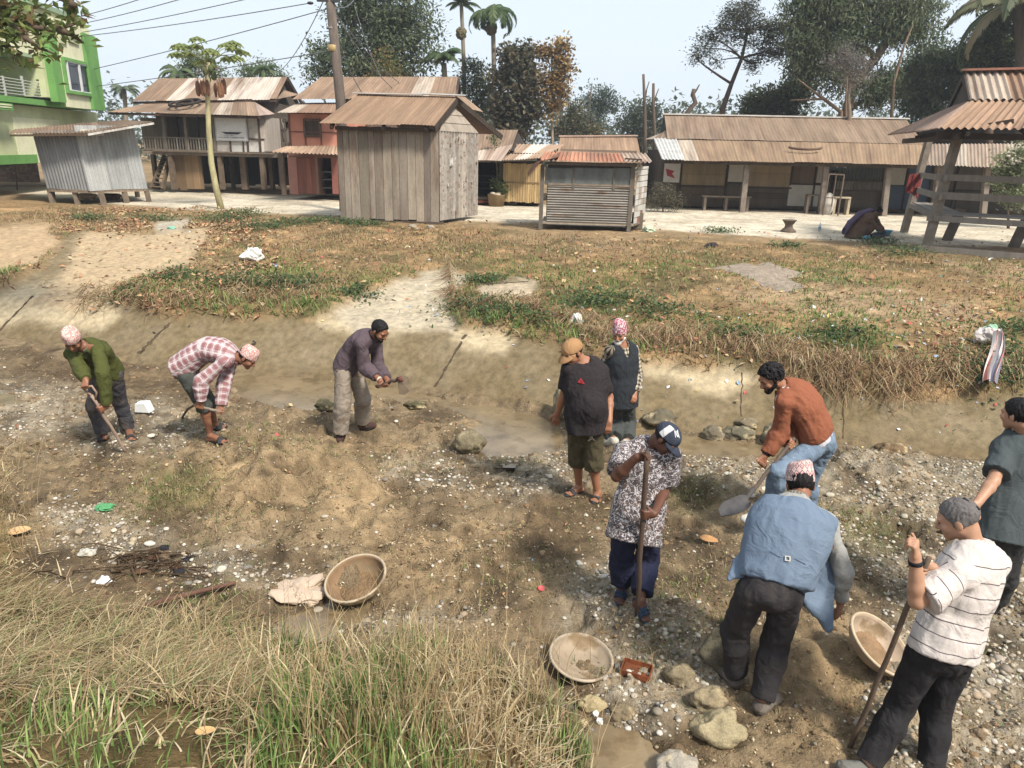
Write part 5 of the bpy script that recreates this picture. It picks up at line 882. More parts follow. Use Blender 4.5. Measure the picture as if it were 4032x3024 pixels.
tree('leafy_tree', 'distant feathery blue green tree above the low building', foot(2360, 62), [(2360, 450)], [(2360, 400, 55), (2320, 430, 50), (2400, 400, 40), (2380, 370, 25), (2340, 500, 60), (2260, 470, 40)], 62, 110, 4200, .26, [L(116, 134, 118), L(100, 120, 100)], .14, seed=14)
tree('leafy_tree', 'bushy brown green tree right behind the golden tree', foot(2260, 50), [(2260, 520)], [(2250, 440, 45), (2280, 500, 60), (2210, 510, 50), (2330, 530, 45)], 50, 80, 2600, .26, [L(120, 120, 88), L(140, 130, 96), L(98, 108, 78)], .1, seed=15)
tree('leafy_tree', 'dark grey green tree by the bare poles', foot(2520, 56), [(2520, 520)], [(2500, 460, 50), (2550, 440, 45), (2590, 470, 50), (2470, 520, 60), (2560, 520, 60), (2640, 480, 40)], 56, 120, 4200, .24, [L(86, 98, 80), L(104, 114, 92)], .14, seed=16)
def snag(label, pts, Yd, r0, r1, seed, b=None): m = MB(); P = [foot(pts[0][0], Yd)]+[aty(a, c, Yd) for a, c in pts]; m.tube(P, np.linspace(r0, r1, len(P)), 8, L(112, 96, 82), .3); 
for lab, pts, Yd, r0 in (('left of two bare lopped trunks near the sky gap', [(2540, 520), (2538, 400), (2533, 292)], 45, .13), ('right of two bare lopped trunks near the sky gap', [(2578, 520), (2572, 420), (2573, 328)], 45, .12), ('short crooked stump with a bent top above the market roof', [(2706, 442), (2738, 405), (2728, 372), (2732, 350)], 40, .16), ('thin bare trunk beside the teak foliage', [(2318, 470), (2322, 400), (2330, 330)], 58, .06)):
    m = MB(); P = [foot(pts[0][0], Yd)]+[aty(a, c, Yd) for a, c in pts]; m.tube(P, np.linspace(r0, r0*.6, len(P)), 8, L(112, 96, 82), .3); q = P[-1]; m.tube([P[-2], P[-2]*.6+q*.4+[.15, 0, .1], P[-2]*.5+q*.5+[.28, 0, .35]], [r0*.5, r0*.3, r0*.2], 6, L(112, 96, 82), .2); m.build('bare_trunk', M_bark, smooth=True, loc=P[0], label=lab, cat='tree', group='bare lopped trunks')
tree('spreading_tree', 'slender tree leaning right with open feathery crown over the market roof', foot(2835, 40), [(2845, 430), (2880, 330), (2920, 230), (2945, 120)], [(2900, 60, 50), (2950, 40, 45), (2860, 110, 50), (2930, 150, 60), (2800, 150, 40), (2770, 190, 35), (2740, 230, 22), (2990, 110, 55), (3050, 120, 50), (3090, 170, 45), (3030, 200, 45), (2820, 240, 35), (2970, 250, 30), (3110, 100, 40)], 40, 260, 9000, .17, [L(118, 122, 104), L(98, 106, 84), L(134, 132, 116)], .17, L(92, 76, 66), seed=17, cr=.22, flat=.4)
tree('mango_tree', 'huge dark tree with long hanging leaves towering behind the market row', foot(3335, 38), [(3335, 440), (3360, 330), (3450, 230), (3560, 60), (3600, -40)], [(3200, 20, 90), (3300, 60, 90), (3420, 30, 100), (3180, 130, 80), (3260, 180, 90), (3350, 150, 90), (3500, 120, 70), (3200, 260, 80), (3300, 300, 90), (3560, 60, 80), (3620, 130, 60), (3240, -40, 90), (3400, -60, 100), (3170, 200, 50), (3130, 40, 40), (3420, 380, 60), (3640, 10, 60), (3480, 330, 50)], 38, 520, 30000, .27, DG+[L(122, 124, 84)], .3, L(126, 106, 86), seed=18, flat=.9, lw=.28, cr=.36)
tree('leafless_tree', 'pale grey thin-leaved tree in front of the huge dark tree', foot(3345, 35), [(3345, 450), (3340, 380), (3350, 300)], [(3330, 250, 50), (3380, 290, 50), (3290, 240, 40), (3350, 330, 45), (3400, 240, 35), (3330, 210, 30)], 35, 120, 2600, .10, [L(156, 144, 140), L(138, 128, 124)], .12, L(150, 130, 108), seed=19, cr=.2)
m = MB(); b0_ = foot(3310, 36); c_ = L(140, 116, 92)
m.tube([b0_, aty(3310, 440, 36), aty(3245, 390, 36), aty(3190, 350, 36), aty(3140, 310, 36)], [.13, .11, .08, .05, .02], 8, c_, .15); m.tube([aty(3245, 390, 36), aty(3180, 392, 36), aty(3110, 395, 36)], [.06, .05, .02], 7, c_, .15); m.tube([b0_+[.6, 0, 0], aty(3330, 440, 36), aty(3336, 300, 36)], [.07, .06, .04], 8, c_, .15)
m.build('bare_trunk', M_bark, smooth=True, loc=b0_, label='brown forked limb reaching left just above the market ridge', cat='tree')
m = MB(); b0_ = foot(3510, 37); m.tube([b0_, aty(3512, 440, 37), aty(3520, 320, 37), aty(3560, 180, 37), aty(3610, 60, 37)], [.09, .08, .07, .05, .03], 8, c_, .15); m.build('bare_trunk', M_bark, smooth=True, loc=b0_, label='tall slim reddish trunk standing right of the huge dark tree', cat='tree')
tree('leafy_tree', 'dark tree mass behind the pavilion gable', foot(3650, 40), [(3650, 430), (3680, 300)], [(3600, 280, 60), (3680, 240, 70), (3600, 360, 70), (3700, 330, 80), (3780, 250, 60), (3540, 330, 50), (3640, 420, 60)], 40, 240, 13000, .27, DG, .2, seed=20, lw=.35, flat=.8)
tree('leafy_tree', 'green tree hung with creepers behind the pavilion roof', foot(3900, 38), [(3900, 400), (3930, 200)], [(3860, 230, 60), (3900, 160, 60), (3960, 250, 80), (4020, 160, 70), (3990, 330, 70), (3850, 320, 60), (4060, 60, 90), (3900, 90, 40)], 38, 230, 13000, .25, [L(96, 116, 66), L(124, 138, 80), L(80, 96, 62)], .25, seed=21)
palm('coconut palm with long arching fronds at the top right corner', foot(4030, 36), (4010, 20), 36, 16, 4.2, 1.9, 22, .2, cols=(L(134, 136, 92), L(104, 118, 76), L(164, 150, 110)), up=.3, wl=.2, trunkcol=L(110, 98, 84))
tree('leafy_tree', 'light green tree directly behind the middle of the market roof', foot(3030, 42), [(3030, 430)], [(2990, 400, 50), (3060, 390, 60), (3120, 410, 60), (2960, 430, 40), (3000, 440, 50), (3150, 350, 50), (3130, 270, 45)], 42, 170, 9000, .23, [L(122, 136, 80), L(98, 112, 68), L(110, 104, 84)], .14, seed=23)
# far-off wood
r = np.random.default_rng(50); P = []; cc = []
for k in range(520):
    X0 = r.uniform(-45, 62); Y0 = r.uniform(66, 95); H_ = 5.2+2.2*vn(np.array([X0]), np.array([0.]), None, .13, 3)[0]+r.random()*1.5; q = r.normal(0, 1, (60, 3))*[1.1, 1.1, .9]; P.append(q+[X0, Y0, BZ+r.random()*H_]); cc.append(np.tile(np.array(L(112, 124, 104))*(.8+.4*r.random()), (60, 1)))
P = np.concatenate(P); V, F, c = leaves(P, .55, .4, np.concatenate(cc), .7, r); mesh('far_wood', V, F, M_leaf, cols=c, kind='stuff', label='hazy line of distant trees behind the village', cat='trees')
# papaya
b0_ = hit(872, 822); th = thing('papaya_tree', b0_, 'slender leaning papaya tree with fruits and a flat crown beside the stilt house', 'papaya tree'); YPp = b0_[1]; m = MB(); tp = [b0_-[0, 0, .05]]+[aty(a, b, YPp) for a, b in ((850, 740), (832, 640), (822, 520), (818, 400), (820, 300), (822, 245))]; m.tube(tp, np.linspace(.115, .06, 7), 10, L(186, 176, 128), .06)
m.build('trunk', M_bark, th, True); top = tp[-1]; r = np.random.default_rng(60)
m = MB()
for k in range(9): a = r.uniform(0, 6.28); m.ell(top+[.13*math.cos(a), .13*math.sin(a), .1-.11*k*.7], (.09, .09, .13), 7, L(124, 140, 80), .1, k)
m.each('fruit', M_leaf, th, True)
for k in range(15):
    a = k*2.4; e = .95-.06*k; l = 1.0+.25*r.random(); p1 = top+[0, 0, .1]+np.array([math.cos(a)*math.cos(e*.5), math.sin(a)*math.cos(e*.5), math.sin(e)*.75])*l*.9; m = MB(); m.tube([top, (top+p1)/2+[0, 0, .1], p1], [.014, .012, .009], 5, L(150, 156, 96))
    for q in range(9):
        g_ = a+(q-4)*.55; d = np.array([math.cos(g_), math.sin(g_), -.45]); s_ = np.array([-math.sin(g_), math.cos(g_), 0]); ll = .37*(1-.05*abs(q-4)); m.add([p1, p1+d*ll*.35+s_*.07, p1+d*ll*.6+s_*.13, p1+d*ll+[0, 0, -.08], p1+d*ll*.6-s_*.13, p1+d*ll*.35-s_*.07], [np.array([[0, 1, 2, 3], [0, 3, 4, 5]])], np.array(L(150, 164, 92))*(.8+.35*r.random()))
    m.build('leaf', M_leaf, th)
for k in range(6):
    a = k*1.1+.3; p = top+[.12*math.cos(a), .12*math.sin(a), -.05]; m = MB(); q = p+[.3*math.cos(a), .3*math.sin(a), -.5-.2*r.random()]; m.tube([p, (p+q)/2+[.1*math.cos(a), 0, .1], q], .01, 4, L(150, 120, 84))
    for w_ in range(4): m.ell(q+[.05*r.normal(), .05*r.normal(), -.18], (.06, .03, .24), 6, L(142, 98, 70), .4, k*5+w_)
    m.build('dead_leaf', M_dryleaf, th)
# sapling by the bamboo shop, shrubs
tree('sapling', 'tall thin leafy sapling in front of the dark shop opening', hit(1962, 812), [(1962, 760), (1955, 640), (1944, 540), (1948, 515)], [(1942, 530, 12), (1950, 570, 12), (1955, 600, 12), (1962, 630, 10), (1950, 545, 10), (1970, 740, 25), (1955, 720, 20), (1985, 760, 18), (1965, 690, 16)], hit(1962, 812)[1], 70, 420, .17, [L(124, 140, 84), L(96, 116, 66)], .03, seed=24, lw=.28, cr=.1, limbs=False, cat='sapling')
tree('shrub', 'dusty grey brown bush at the left end of the market building', hit(2610, 835), [(2610, 800)], [(2600, 780, 40), (2640, 790, 40), (2570, 800, 35), (2620, 750, 25), (2660, 815, 25), (2590, 740, 20)], hit(2610, 835)[1], 110, 2600, .08, [L(150, 140, 118), L(120, 112, 90), L(104, 104, 78)], .04, seed=25, cr=.14, cat='bush')
tree('shrub', 'pale green bush with round leaves growing behind the pavilion rails', hit(3970, 900), [(3970, 800)], [(3960, 640, 45), (4010, 660, 60), (3990, 720, 60), (4040, 600, 60), (3930, 700, 30), (4010, 790, 50), (3950, 760, 30)], hit(3970, 900)[1], 130, 2300, .12, [L(148, 160, 112), L(124, 140, 88), L(172, 176, 138)], .05, seed=26, lw=.7, cr=.16, cat='bush')
tree('shrub', 'low weeds against the green house base', foot(60, 33), [(60, 650)], [(40, 610, 25), (70, 620, 25), (20, 640, 25), (110, 560, 14), (105, 640, 20)], 33, 40, 700, .12, [L(140, 140, 110), L(110, 120, 84)], .03, seed=27, cr=.15, cat='bush', limbs=False)
# overhanging branch at the top left, its tree outside the frame
r = np.random.default_rng(70); random.seed(70); YO = 11.; b0_ = aty(-1500, 900, YO); b0_[2] = zf(b0_[:1], b0_[1:2])[0]; th = thing('overhanging_tree', b0_, 'near tree whose leafy branches hang into the top left corner', 'tree'); m = MB(); bk_ = L(104, 88, 70)
m.tube([b0_, aty(-1400, 300, YO), aty(-1100, 0, YO), aty(-500, 0, YO), aty(-300, -200, YO)], [.28, .22, .18, .14, .1], 10, bk_)
tw = [[(-500, 0), (-200, 60), (50, 90), (150, 110), (230, 115), (290, 95), (340, 75)], [(-300, -200), (0, -100), (180, -30), (290, 20), (295, 60)], [(50, 90), (100, 150), (160, 190), (210, 210)], [(-200, 60), (-50, 130), (30, 190), (60, 230)], [(230, 115), (290, 140), (330, 170)], [(-500, 0), (-200, 0), (0, 20), (60, 40)], [(290, 20), (270, 0), (265, -40)], [(0, 20), (60, 80), (110, 60)]]
LP = []
for q in tw:
    P = [aty(a, b, YO+.25*r.normal()) for a, b in q]; m.tube(P, np.linspace(.05, .012, len(P)), 6, bk_); 
    dn = [4, 10, 26, 40, 26, 26, 26][:len(P)-1]
    for i in range(len(P)-1):
        k = int(np.linalg.norm(P[i+1]-P[i])*(95 if q[i+1][0] < 220 else 34)); f = r.random((k, 1)); LP.append(P[i]+(P[i+1]-P[i])*f+r.normal(0, 1, (k, 3))*(.16 if q[i+1][0] < 200 else .07))
m.build('trunk', M_bark, th, True); LP = np.concatenate(LP); n = len(LP); V, F, c = leaves(LP, .12+.08*r.random(n), .07+.035*r.random(n), pick([L(128, 150, 76), L(150, 168, 86), L(108, 126, 62), L(150, 124, 80)], n), .6, r); mesh('crown', V, F, M_leaf, th, c)
# ---------------- pole and wires ----------------
YU = 26.5; b0_ = aty(1352, 700, YU); b0_[2] = BZ; th = thing('utility_pole', b0_, 'leaning dark utility pole rising behind the plank hut', 'pole'); m = MB(); P = [b0_, aty(1341, 400, YU), aty(1288, -120, YU)]; m.tube(P, [.19, .17, .14], 12, L(112, 98, 88)); m.build('shaft', M_bark, th, True)
m = MB(); p = aty(1312, 190, YU); m.lathe(p, [(.165, -.1), (.185, -.08), (.185, .08), (.165, .1)], 14, col=L(190, 160, 96)); m.lathe(aty(1305, 112, YU), [(.16, -.02), (.175, 0), (.16, .03)], 14, col=L(160, 154, 146)); m.build('band', M_metal, th, True)
m = MB(); p = aty(1290, 2, YU-.1); m.beam(p+[-.35, 0, 0], p+[.35, 0, 0], .08, .08, L(60, 56, 54)); m.build('cross_arm', M_metal, th)
m = MB(); m.ell(aty(1222, 12, YU-.1), (.11, .06, .05), 6, L(50, 48, 48)); m.build('insulator', M_metal, th, True)
def wire(a, b, sag, label, name='power_line', r_=.016, col=L(110, 112, 116)):
    P = [a+(b-a)*t_-np.array([0, 0, sag*4*t_*(1-t_)]) for t_ in np.linspace(0, 1, 20)]; m = MB(); m.tube(P, r_, 5, col); m.build(name, M_metal, smooth=True, label=label, cat='wire', group='overhead wires')
WL = [((-100, 128), 45, (560, -6), 30, 'uppermost wire crossing the sky right of the green house'), ((-100, 150), 45, (720, -6), 30, 'second wire from the top left of the utility pole'), ((-200, 190), 45, (980, -6), 29, 'third wire from the top left of the utility pole'), ((-200, 180), 45, (1222, 12), YU, 'wire ending at the small insulator by the pole top'), ((-200, 380), 48, (1285, 36), YU, 'long wire rising from behind the stilt house to the pole'), ((-200, 390), 48, (1300, 200), YU, 'lowest faint wire passing behind the papaya crown'),
      ((1275, 0), YU, (1100, 282), 40, 'wire dropping steeply left from the pole top'), ((1300, 22), YU, (1560, 360), 34, 'nearer of the wires dropping right from the pole to the pink roof'), ((1300, 26), YU, (1615, 358), 36, 'outer wire dropping right from the pole to the pink roof'), ((1300, 60), YU, (1425, 365), 30, 'innermost wire running down right beside the pole'), ((1395, 20), 34, (1505, 310), 34, 'pale bamboo-like line slanting before the big dark tree'), ((1300, 12), YU, (1400, -10), 34, 'short wire leaving the pole top to the right')]
for (a, b), ya, (c_, d), yb, lab in WL: wire(aty(a, b, ya), aty(c_, d, yb), .25, lab)
# ---------------- people ----------------
class Field:                                               # signed distance field on a grid, meshed by surface nets
    def __init__(s, lo, hi, h):
        s.h = h; s.lo = np.asarray(lo, float)-3*h; n = np.ceil((np.asarray(hi, float)+3*h-s.lo)/h).astype(int)+1
        s.ax = [(s.lo[i]+np.arange(n[i])*h).astype(np.float32) for i in range(3)]; s.d = np.full(n, .3, np.float32)
    def sub(s, lo, hi):
        r = []
        for i in range(3): a = int(max(0, math.floor((lo[i]-s.lo[i])/s.h))); b = int(min(len(s.ax[i]), math.ceil((hi[i]-s.lo[i])/s.h)+1)); r.append(slice(a, max(a, b)))
        return tuple(r), (s.ax[0][r[0]][:, None, None], s.ax[1][r[1]][None, :, None], s.ax[2][r[2]][None, None, :])
    def apply(s, sl, v, k, op='u'):
        d = s.d[sl]
        if d.size == 0: return
        if op == 'u': h = np.clip(.5+.5*(d-v)/k, 0, 1); s.d[sl] = d*(1-h)+v*h-k*h*(1-h)
        elif op == 's': s.d[sl] = np.maximum(d, -v)
        elif op == 'i': s.d[sl] = np.maximum(d, v)
    def cap(s, a, b, ra, rb=None, k=.015, u=None, au=1., clip=(), op='u'):
        a = np.asarray(a, float); b = np.asarray(b, float); rb = ra if rb is None else rb; R = max(ra, rb)*max(au, 1)+k*1.5+2*s.h
        sl, (X, Y, Z) = s.sub(np.minimum(a, b)-R, np.maximum(a, b)+R); e = b-a; L2 = e@e+1e-12
        t = np.clip(((X-a[0])*e[0]+(Y-a[1])*e[1]+(Z-a[2])*e[2])/L2, 0, 1); dx, dy, dz = X-a[0]-t*e[0], Y-a[1]-t*e[1], Z-a[2]-t*e[2]
        if u is not None: w = (dx*u[0]+dy*u[1]+dz*u[2])*(1-1/au); dx = dx-u[0]*w; dy = dy-u[1]*w; dz = dz-u[2]*w
        v = np.sqrt(dx*dx+dy*dy+dz*dz)-(ra+(rb-ra)*t)
        for p, n in clip: v = np.maximum(v, (X-p[0])*n[0]+(Y-p[1])*n[1]+(Z-p[2])*n[2])
        s.apply(sl, v.astype(np.float32), k, op)
    def ell(s, c, r, R=None, k=.015, op='u', clip=()):
        c = np.asarray(c, float); r = np.asarray(r, float); m = r.max()+k*1.5+2*s.h; sl, (X, Y, Z) = s.sub(c-m, c+m); X, Y, Z = X-c[0], Y-c[1], Z-c[2]
        R = np.eye(3) if R is None else R; q = [X*R[0][i]+Y*R[1][i]+Z*R[2][i] for i in range(3)]
        n = np.sqrt(sum((q[i]/r[i])**2 for i in range(3))); g = np.sqrt(sum((q[i]/r[i]**2)**2 for i in range(3)))+1e-6; v = n*(n-1)/g
        for p, nn in clip: v = np.maximum(v, (X+c[0]-p[0])*nn[0]+(Y+c[1]-p[1])*nn[1]+(Z+c[2]-p[2])*nn[2])
        s.apply(sl, v.astype(np.float32), k, op)
    def mesh(s):
        d = s.d; ins = d < 0; nx, ny, nz_ = d.shape; c8 = [ins[i:nx-1+i, j:ny-1+j, k:nz_-1+k] for i in (0, 1) for j in (0, 1) for k in (0, 1)]
        sm = sum(c.astype(np.int8) for c in c8); act = (sm > 0) & (sm < 8); I = np.argwhere(act); idx = np.full(act.shape, -1, np.int64); idx[act] = np.arange(len(I))
        if not len(I): return np.zeros((0, 3)), np.zeros((0, 4), int)
        off = np.array([(i, j, k) for i in (0, 1) for j in (0, 1) for k in (0, 1)]); vals = np.stack([d[I[:, 0]+o[0], I[:, 1]+o[1], I[:, 2]+o[2]] for o in off], 1); acc = np.zeros((len(I), 3)); cnt = np.zeros(len(I))
        for a in range(8):
            for b in range(a+1, 8):
                if np.abs(off[a]-off[b]).sum() == 1:
                    m = (vals[:, a] < 0) != (vals[:, b] < 0); t = np.where(m, vals[:, a]/(vals[:, a]-vals[:, b]+1e-12), 0); acc += m[:, None]*(off[a]+(off[b]-off[a])*t[:, None]); cnt += m
        V = s.lo+(I+acc/cnt[:, None])*s.h; Q = []
        for ax in range(3):
            a1, a2 = [i for i in range(3) if i != ax]; A = [slice(None)]*3; B = [slice(None)]*3; A[ax] = slice(0, -1); B[ax] = slice(1, None); E = np.argwhere(ins[tuple(A)] != ins[tuple(B)])
            E = E[(E[:, a1] > 0) & (E[:, a2] > 0) & (E[:, a1] < d.shape[a1]-1) & (E[:, a2] < d.shape[a2]-1)]; o1 = np.zeros(3, int); o1[a1] = 1; o2 = np.zeros(3, int); o2[a2] = 1
            q = np.stack([idx[tuple((E-o).T)] for o in (0*o1, o1, o1+o2, o2)], 1); f = ins[tuple(E.T)]; q[f] = q[f][:, ::-1] if ax != 1 else q[f]
            if ax == 1: q[~f] = q[~f][:, ::-1]
            Q.append(q)
        Q = np.concatenate(Q); return V, Q[(Q >= 0).all(1)]
def vnorm(V, Q): n = np.cross(V[Q[:, 2]]-V[Q[:, 0]], V[Q[:, 3]]-V[Q[:, 1]]); N = np.zeros_like(V); [np.add.at(N, Q[:, i], n) for i in range(4)]; return N/(np.linalg.norm(N, axis=1)[:, None]+1e-12)
def cross(a, b): return np.cross(a, b)

# cloth and skin materials; 'st' holds lengths along and across the garment
def pat(name, kind, A, B, C_=None, rough=.9, scale=1.):
    m = bpy.data.materials.new(name); m.use_nodes = True; N = m.node_tree.nodes; K = m.node_tree.links; p = N['Principled BSDF']; p.inputs['Roughness'].default_value = rough; p.inputs['Specular IOR Level'].default_value = .15
    at = N.new('ShaderNodeAttribute'); at.attribute_name = 'st'; sp = N.new('ShaderNodeSeparateXYZ'); K.new(at.outputs['Vector'], sp.inputs[0]); tc = N.new('ShaderNodeTexCoord')
    def M(op, a, b=None, c=None):
        q = N.new('ShaderNodeMath'); q.operation = op
        for i, v in enumerate((a, b, c)):
            if v is None: continue
            if isinstance(v, (int, float)): q.inputs[i].default_value = v
            else: K.new(v, q.inputs[i])
        return q.outputs[0]
    def mix(f, a, b):
        q = N.new('ShaderNodeMix'); q.data_type = 'RGBA'
        for i, v in ((0, f), (6, a), (7, b)):
            if isinstance(v, (int, float)): q.inputs[i].default_value = v
            elif isinstance(v, tuple): q.inputs[i].default_value = (*v[:3], 1)
            else: K.new(v, q.inputs[i])
        return q.outputs[2]
    def stripe(o, per, w, ph=0.): return M('LESS_THAN', M('FRACT', M('ADD', M('DIVIDE', o, per), ph)), w)
    def noise(sc, d=5, vec=None):
        q = N.new('ShaderNodeTexNoise'); q.inputs['Scale'].default_value = sc; q.inputs['Detail'].default_value = d; K.new(vec if vec is not None else tc.outputs['Object'], q.inputs['Vector']); return q.outputs[0]
    U, V_ = sp.outputs[0], sp.outputs[1]
    if kind == 'plaid':
        c = mix(M('MULTIPLY', stripe(U, .075*scale, .45), .55), A, B); c = mix(M('MULTIPLY', stripe(V_, .075*scale, .45), .55), c, B); c = mix(M('MAXIMUM', stripe(U, .075*scale, .10, .28), stripe(V_, .075*scale, .10, .28)), c, C_)
    elif kind == 'check': c = mix(M('MULTIPLY', stripe(U, .05*scale, .5), .6), A, B); c = mix(M('MULTIPLY', stripe(V_, .05*scale, .5), .6), c, B); c = mix(M('MULTIPLY', M('MULTIPLY', stripe(V_, .05*scale, .5), stripe(U, .05*scale, .5)), .8), c, C_)
    elif kind == 'stripe': c = mix(stripe(M('ADD', V_, M('MULTIPLY', noise(6, 1), .03)), .085*scale, .075), A, B)
    elif kind == 'floral':
        q = N.new('ShaderNodeTexNoise'); q.inputs['Scale'].default_value = 16*scale; q.inputs['Detail'].default_value = 2.; q.inputs['Distortion'].default_value = 2.2; K.new(tc.outputs['Object'], q.inputs['Vector'])
        c = mix(M('GREATER_THAN', noise(18, 2), .56), A, C_); c = mix(M('LESS_THAN', M('ABSOLUTE', M('SUBTRACT', q.outputs[0], .5)), .028), c, B)
        q2 = N.new('ShaderNodeTexNoise'); q2.inputs['Scale'].default_value = 34*scale; q2.inputs['Distortion'].default_value = 1.5; K.new(tc.outputs['Object'], q2.inputs['Vector']); c = mix(M('GREATER_THAN', q2.outputs[0], .63), c, B)
    elif kind == 'topi':
        q = N.new('ShaderNodeTexVoronoi'); q.inputs['Scale'].default_value = 52*scale; K.new(tc.outputs['Object'], q.inputs['Vector']); c = mix(M('GREATER_THAN', q.outputs['Distance'], .47), A, B); c = mix(M('GREATER_THAN', noise(95*scale, 2), .64), c, C_)
    elif kind == 'topi_diamond':
        a = M('ABSOLUTE', M('SUBTRACT', M('FRACT', M('DIVIDE', U, .038)), .5)); b = M('ABSOLUTE', M('SUBTRACT', M('FRACT', M('DIVIDE', V_, .05)), .5)); s_ = M('ADD', a, b); c = mix(M('LESS_THAN', M('ABSOLUTE', M('SUBTRACT', s_, .42)), .07), A, B); c = mix(M('LESS_THAN', s_, .13), c, C_)
    elif kind == 'denim': c = mix(M('SMOOTH_MIN', M('MULTIPLY', noise(5, 6), 1.), 1., .1), A, B); c = mix(M('GREATER_THAN', noise(30, 4), .66), c, B)
    elif kind == 'dusty': c = mix(M('MULTIPLY', M('GREATER_THAN', noise(7, 6), .55), .5), A, B)
    else: c = mix(M('MULTIPLY', noise(6, 5), .5), A, B)
    K.new(c, p.inputs['Base Color'])
    b = N.new('ShaderNodeBump'); b.inputs['Strength'].default_value = .35; b.inputs['Distance'].default_value = .006; K.new(noise(60, 4), b.inputs['Height']); b2 = N.new('ShaderNodeBump'); b2.inputs['Strength'].default_value = .9; b2.inputs['Distance'].default_value = .028
    q = N.new('ShaderNodeTexNoise'); q.inputs['Scale'].default_value = 7; q.inputs['Detail'].default_value = 3; q.inputs['Distortion'].default_value = 1.2; K.new(tc.outputs['Object'], q.inputs['Vector']); K.new(q.outputs[0], b2.inputs['Height']); K.new(b.outputs[0], b2.inputs['Normal']); K.new(b2.outputs[0], p.inputs['Normal'])
    return m
def skin(nm, c): m = mat(nm, c, .5, .10, 12, .15, 90, .002, spec=.35, sss=.12); return m
SK = skin('brown skin', L(176, 118, 84)); SKD = skin('dark brown skin', L(112, 70, 50)); SKL = skin('light brown skin', L(198, 146, 112)); SKM = skin('warm brown skin', L(158, 104, 74))
HAIR = mat('black hair', L(30, 26, 26), .65, .35, 60, .5, 220, .004, spec=.2); GREYH = mat('grey hair', L(112, 106, 104), .7, .2, 60, .5, 140, .003); WHITEH = mat('white beard', L(226, 220, 214), .8, .15, 60, .6, 140, .004)
EYE = mat('eye', L(60, 46, 40), .2, 0, 1, 0); SOLE = mat('dark rubber sole', None, .7, .15, 20, .1, 60, .002)

LEN = dict(PN=.50, hip=.10, thigh=.43, shin=.41, foot=.15, sh=.185, ua=.29, fa=.255, nh=.19)
def solve(J, base, sc=1., fixed=()):
    """J: name -> (px, py, dy): each joint stays on its sight line, depths are found so that bones keep human lengths"""
    nm = list(J); R = {n: ray(J[n][0], J[n][1]) for n in nm}; y0 = np.array([base+J[n][2] for n in nm]); Y = y0.copy(); b = []
    def B(a, c, l, w=10): 
        if a in J and c in J: b.append((nm.index(a), nm.index(c), l*sc, w))
    B('P', 'N', LEN['PN']); B('N', 'H', LEN['nh'])
    for s in 'LR':
        B('P', 'h'+s, LEN['hip']); B('h'+s, 'k'+s, LEN['thigh']); B('k'+s, 'a'+s, LEN['shin']); B('a'+s, 't'+s, LEN['foot']); B('N', 's'+s, LEN['sh']); B('s'+s, 'e'+s, LEN['ua']); B('e'+s, 'w'+s, LEN['fa'])
    B('sL', 'sR', .35); B('hL', 'hR', .19); B('P', 'sL', .52, 6); B('P', 'sR', .52, 6); RR = np.array([R[n]/R[n][1] for n in nm]); wt = np.array([30. if n in fixed else 6. if n[0] == 'h' else 2. if n[0] == 's' else .8 for n in nm])
    def res(Y):
        P = CAM+RR*Y[:, None]; return np.concatenate([[w*(np.linalg.norm(P[i]-P[j])-l) for i, j, l, w in b], wt*(Y-y0)])
    lam = 1e-2
    for it in range(60):
        r0 = res(Y); Jm = np.stack([(res(Y+1e-4*(np.arange(len(Y)) == i))-r0)/1e-4 for i in range(len(Y))], 1); st = np.linalg.solve(Jm.T@Jm+lam*np.eye(len(Y)), -Jm.T@r0); Y = Y+np.clip(st, -.1, .1)
    P = CAM+RR*Y[:, None]; return {n: P[i] for i, n in enumerate(nm)}
def bez(P, N, arch, f): return lambda t: P+(N-P)*t+arch*4*t*(1-t)
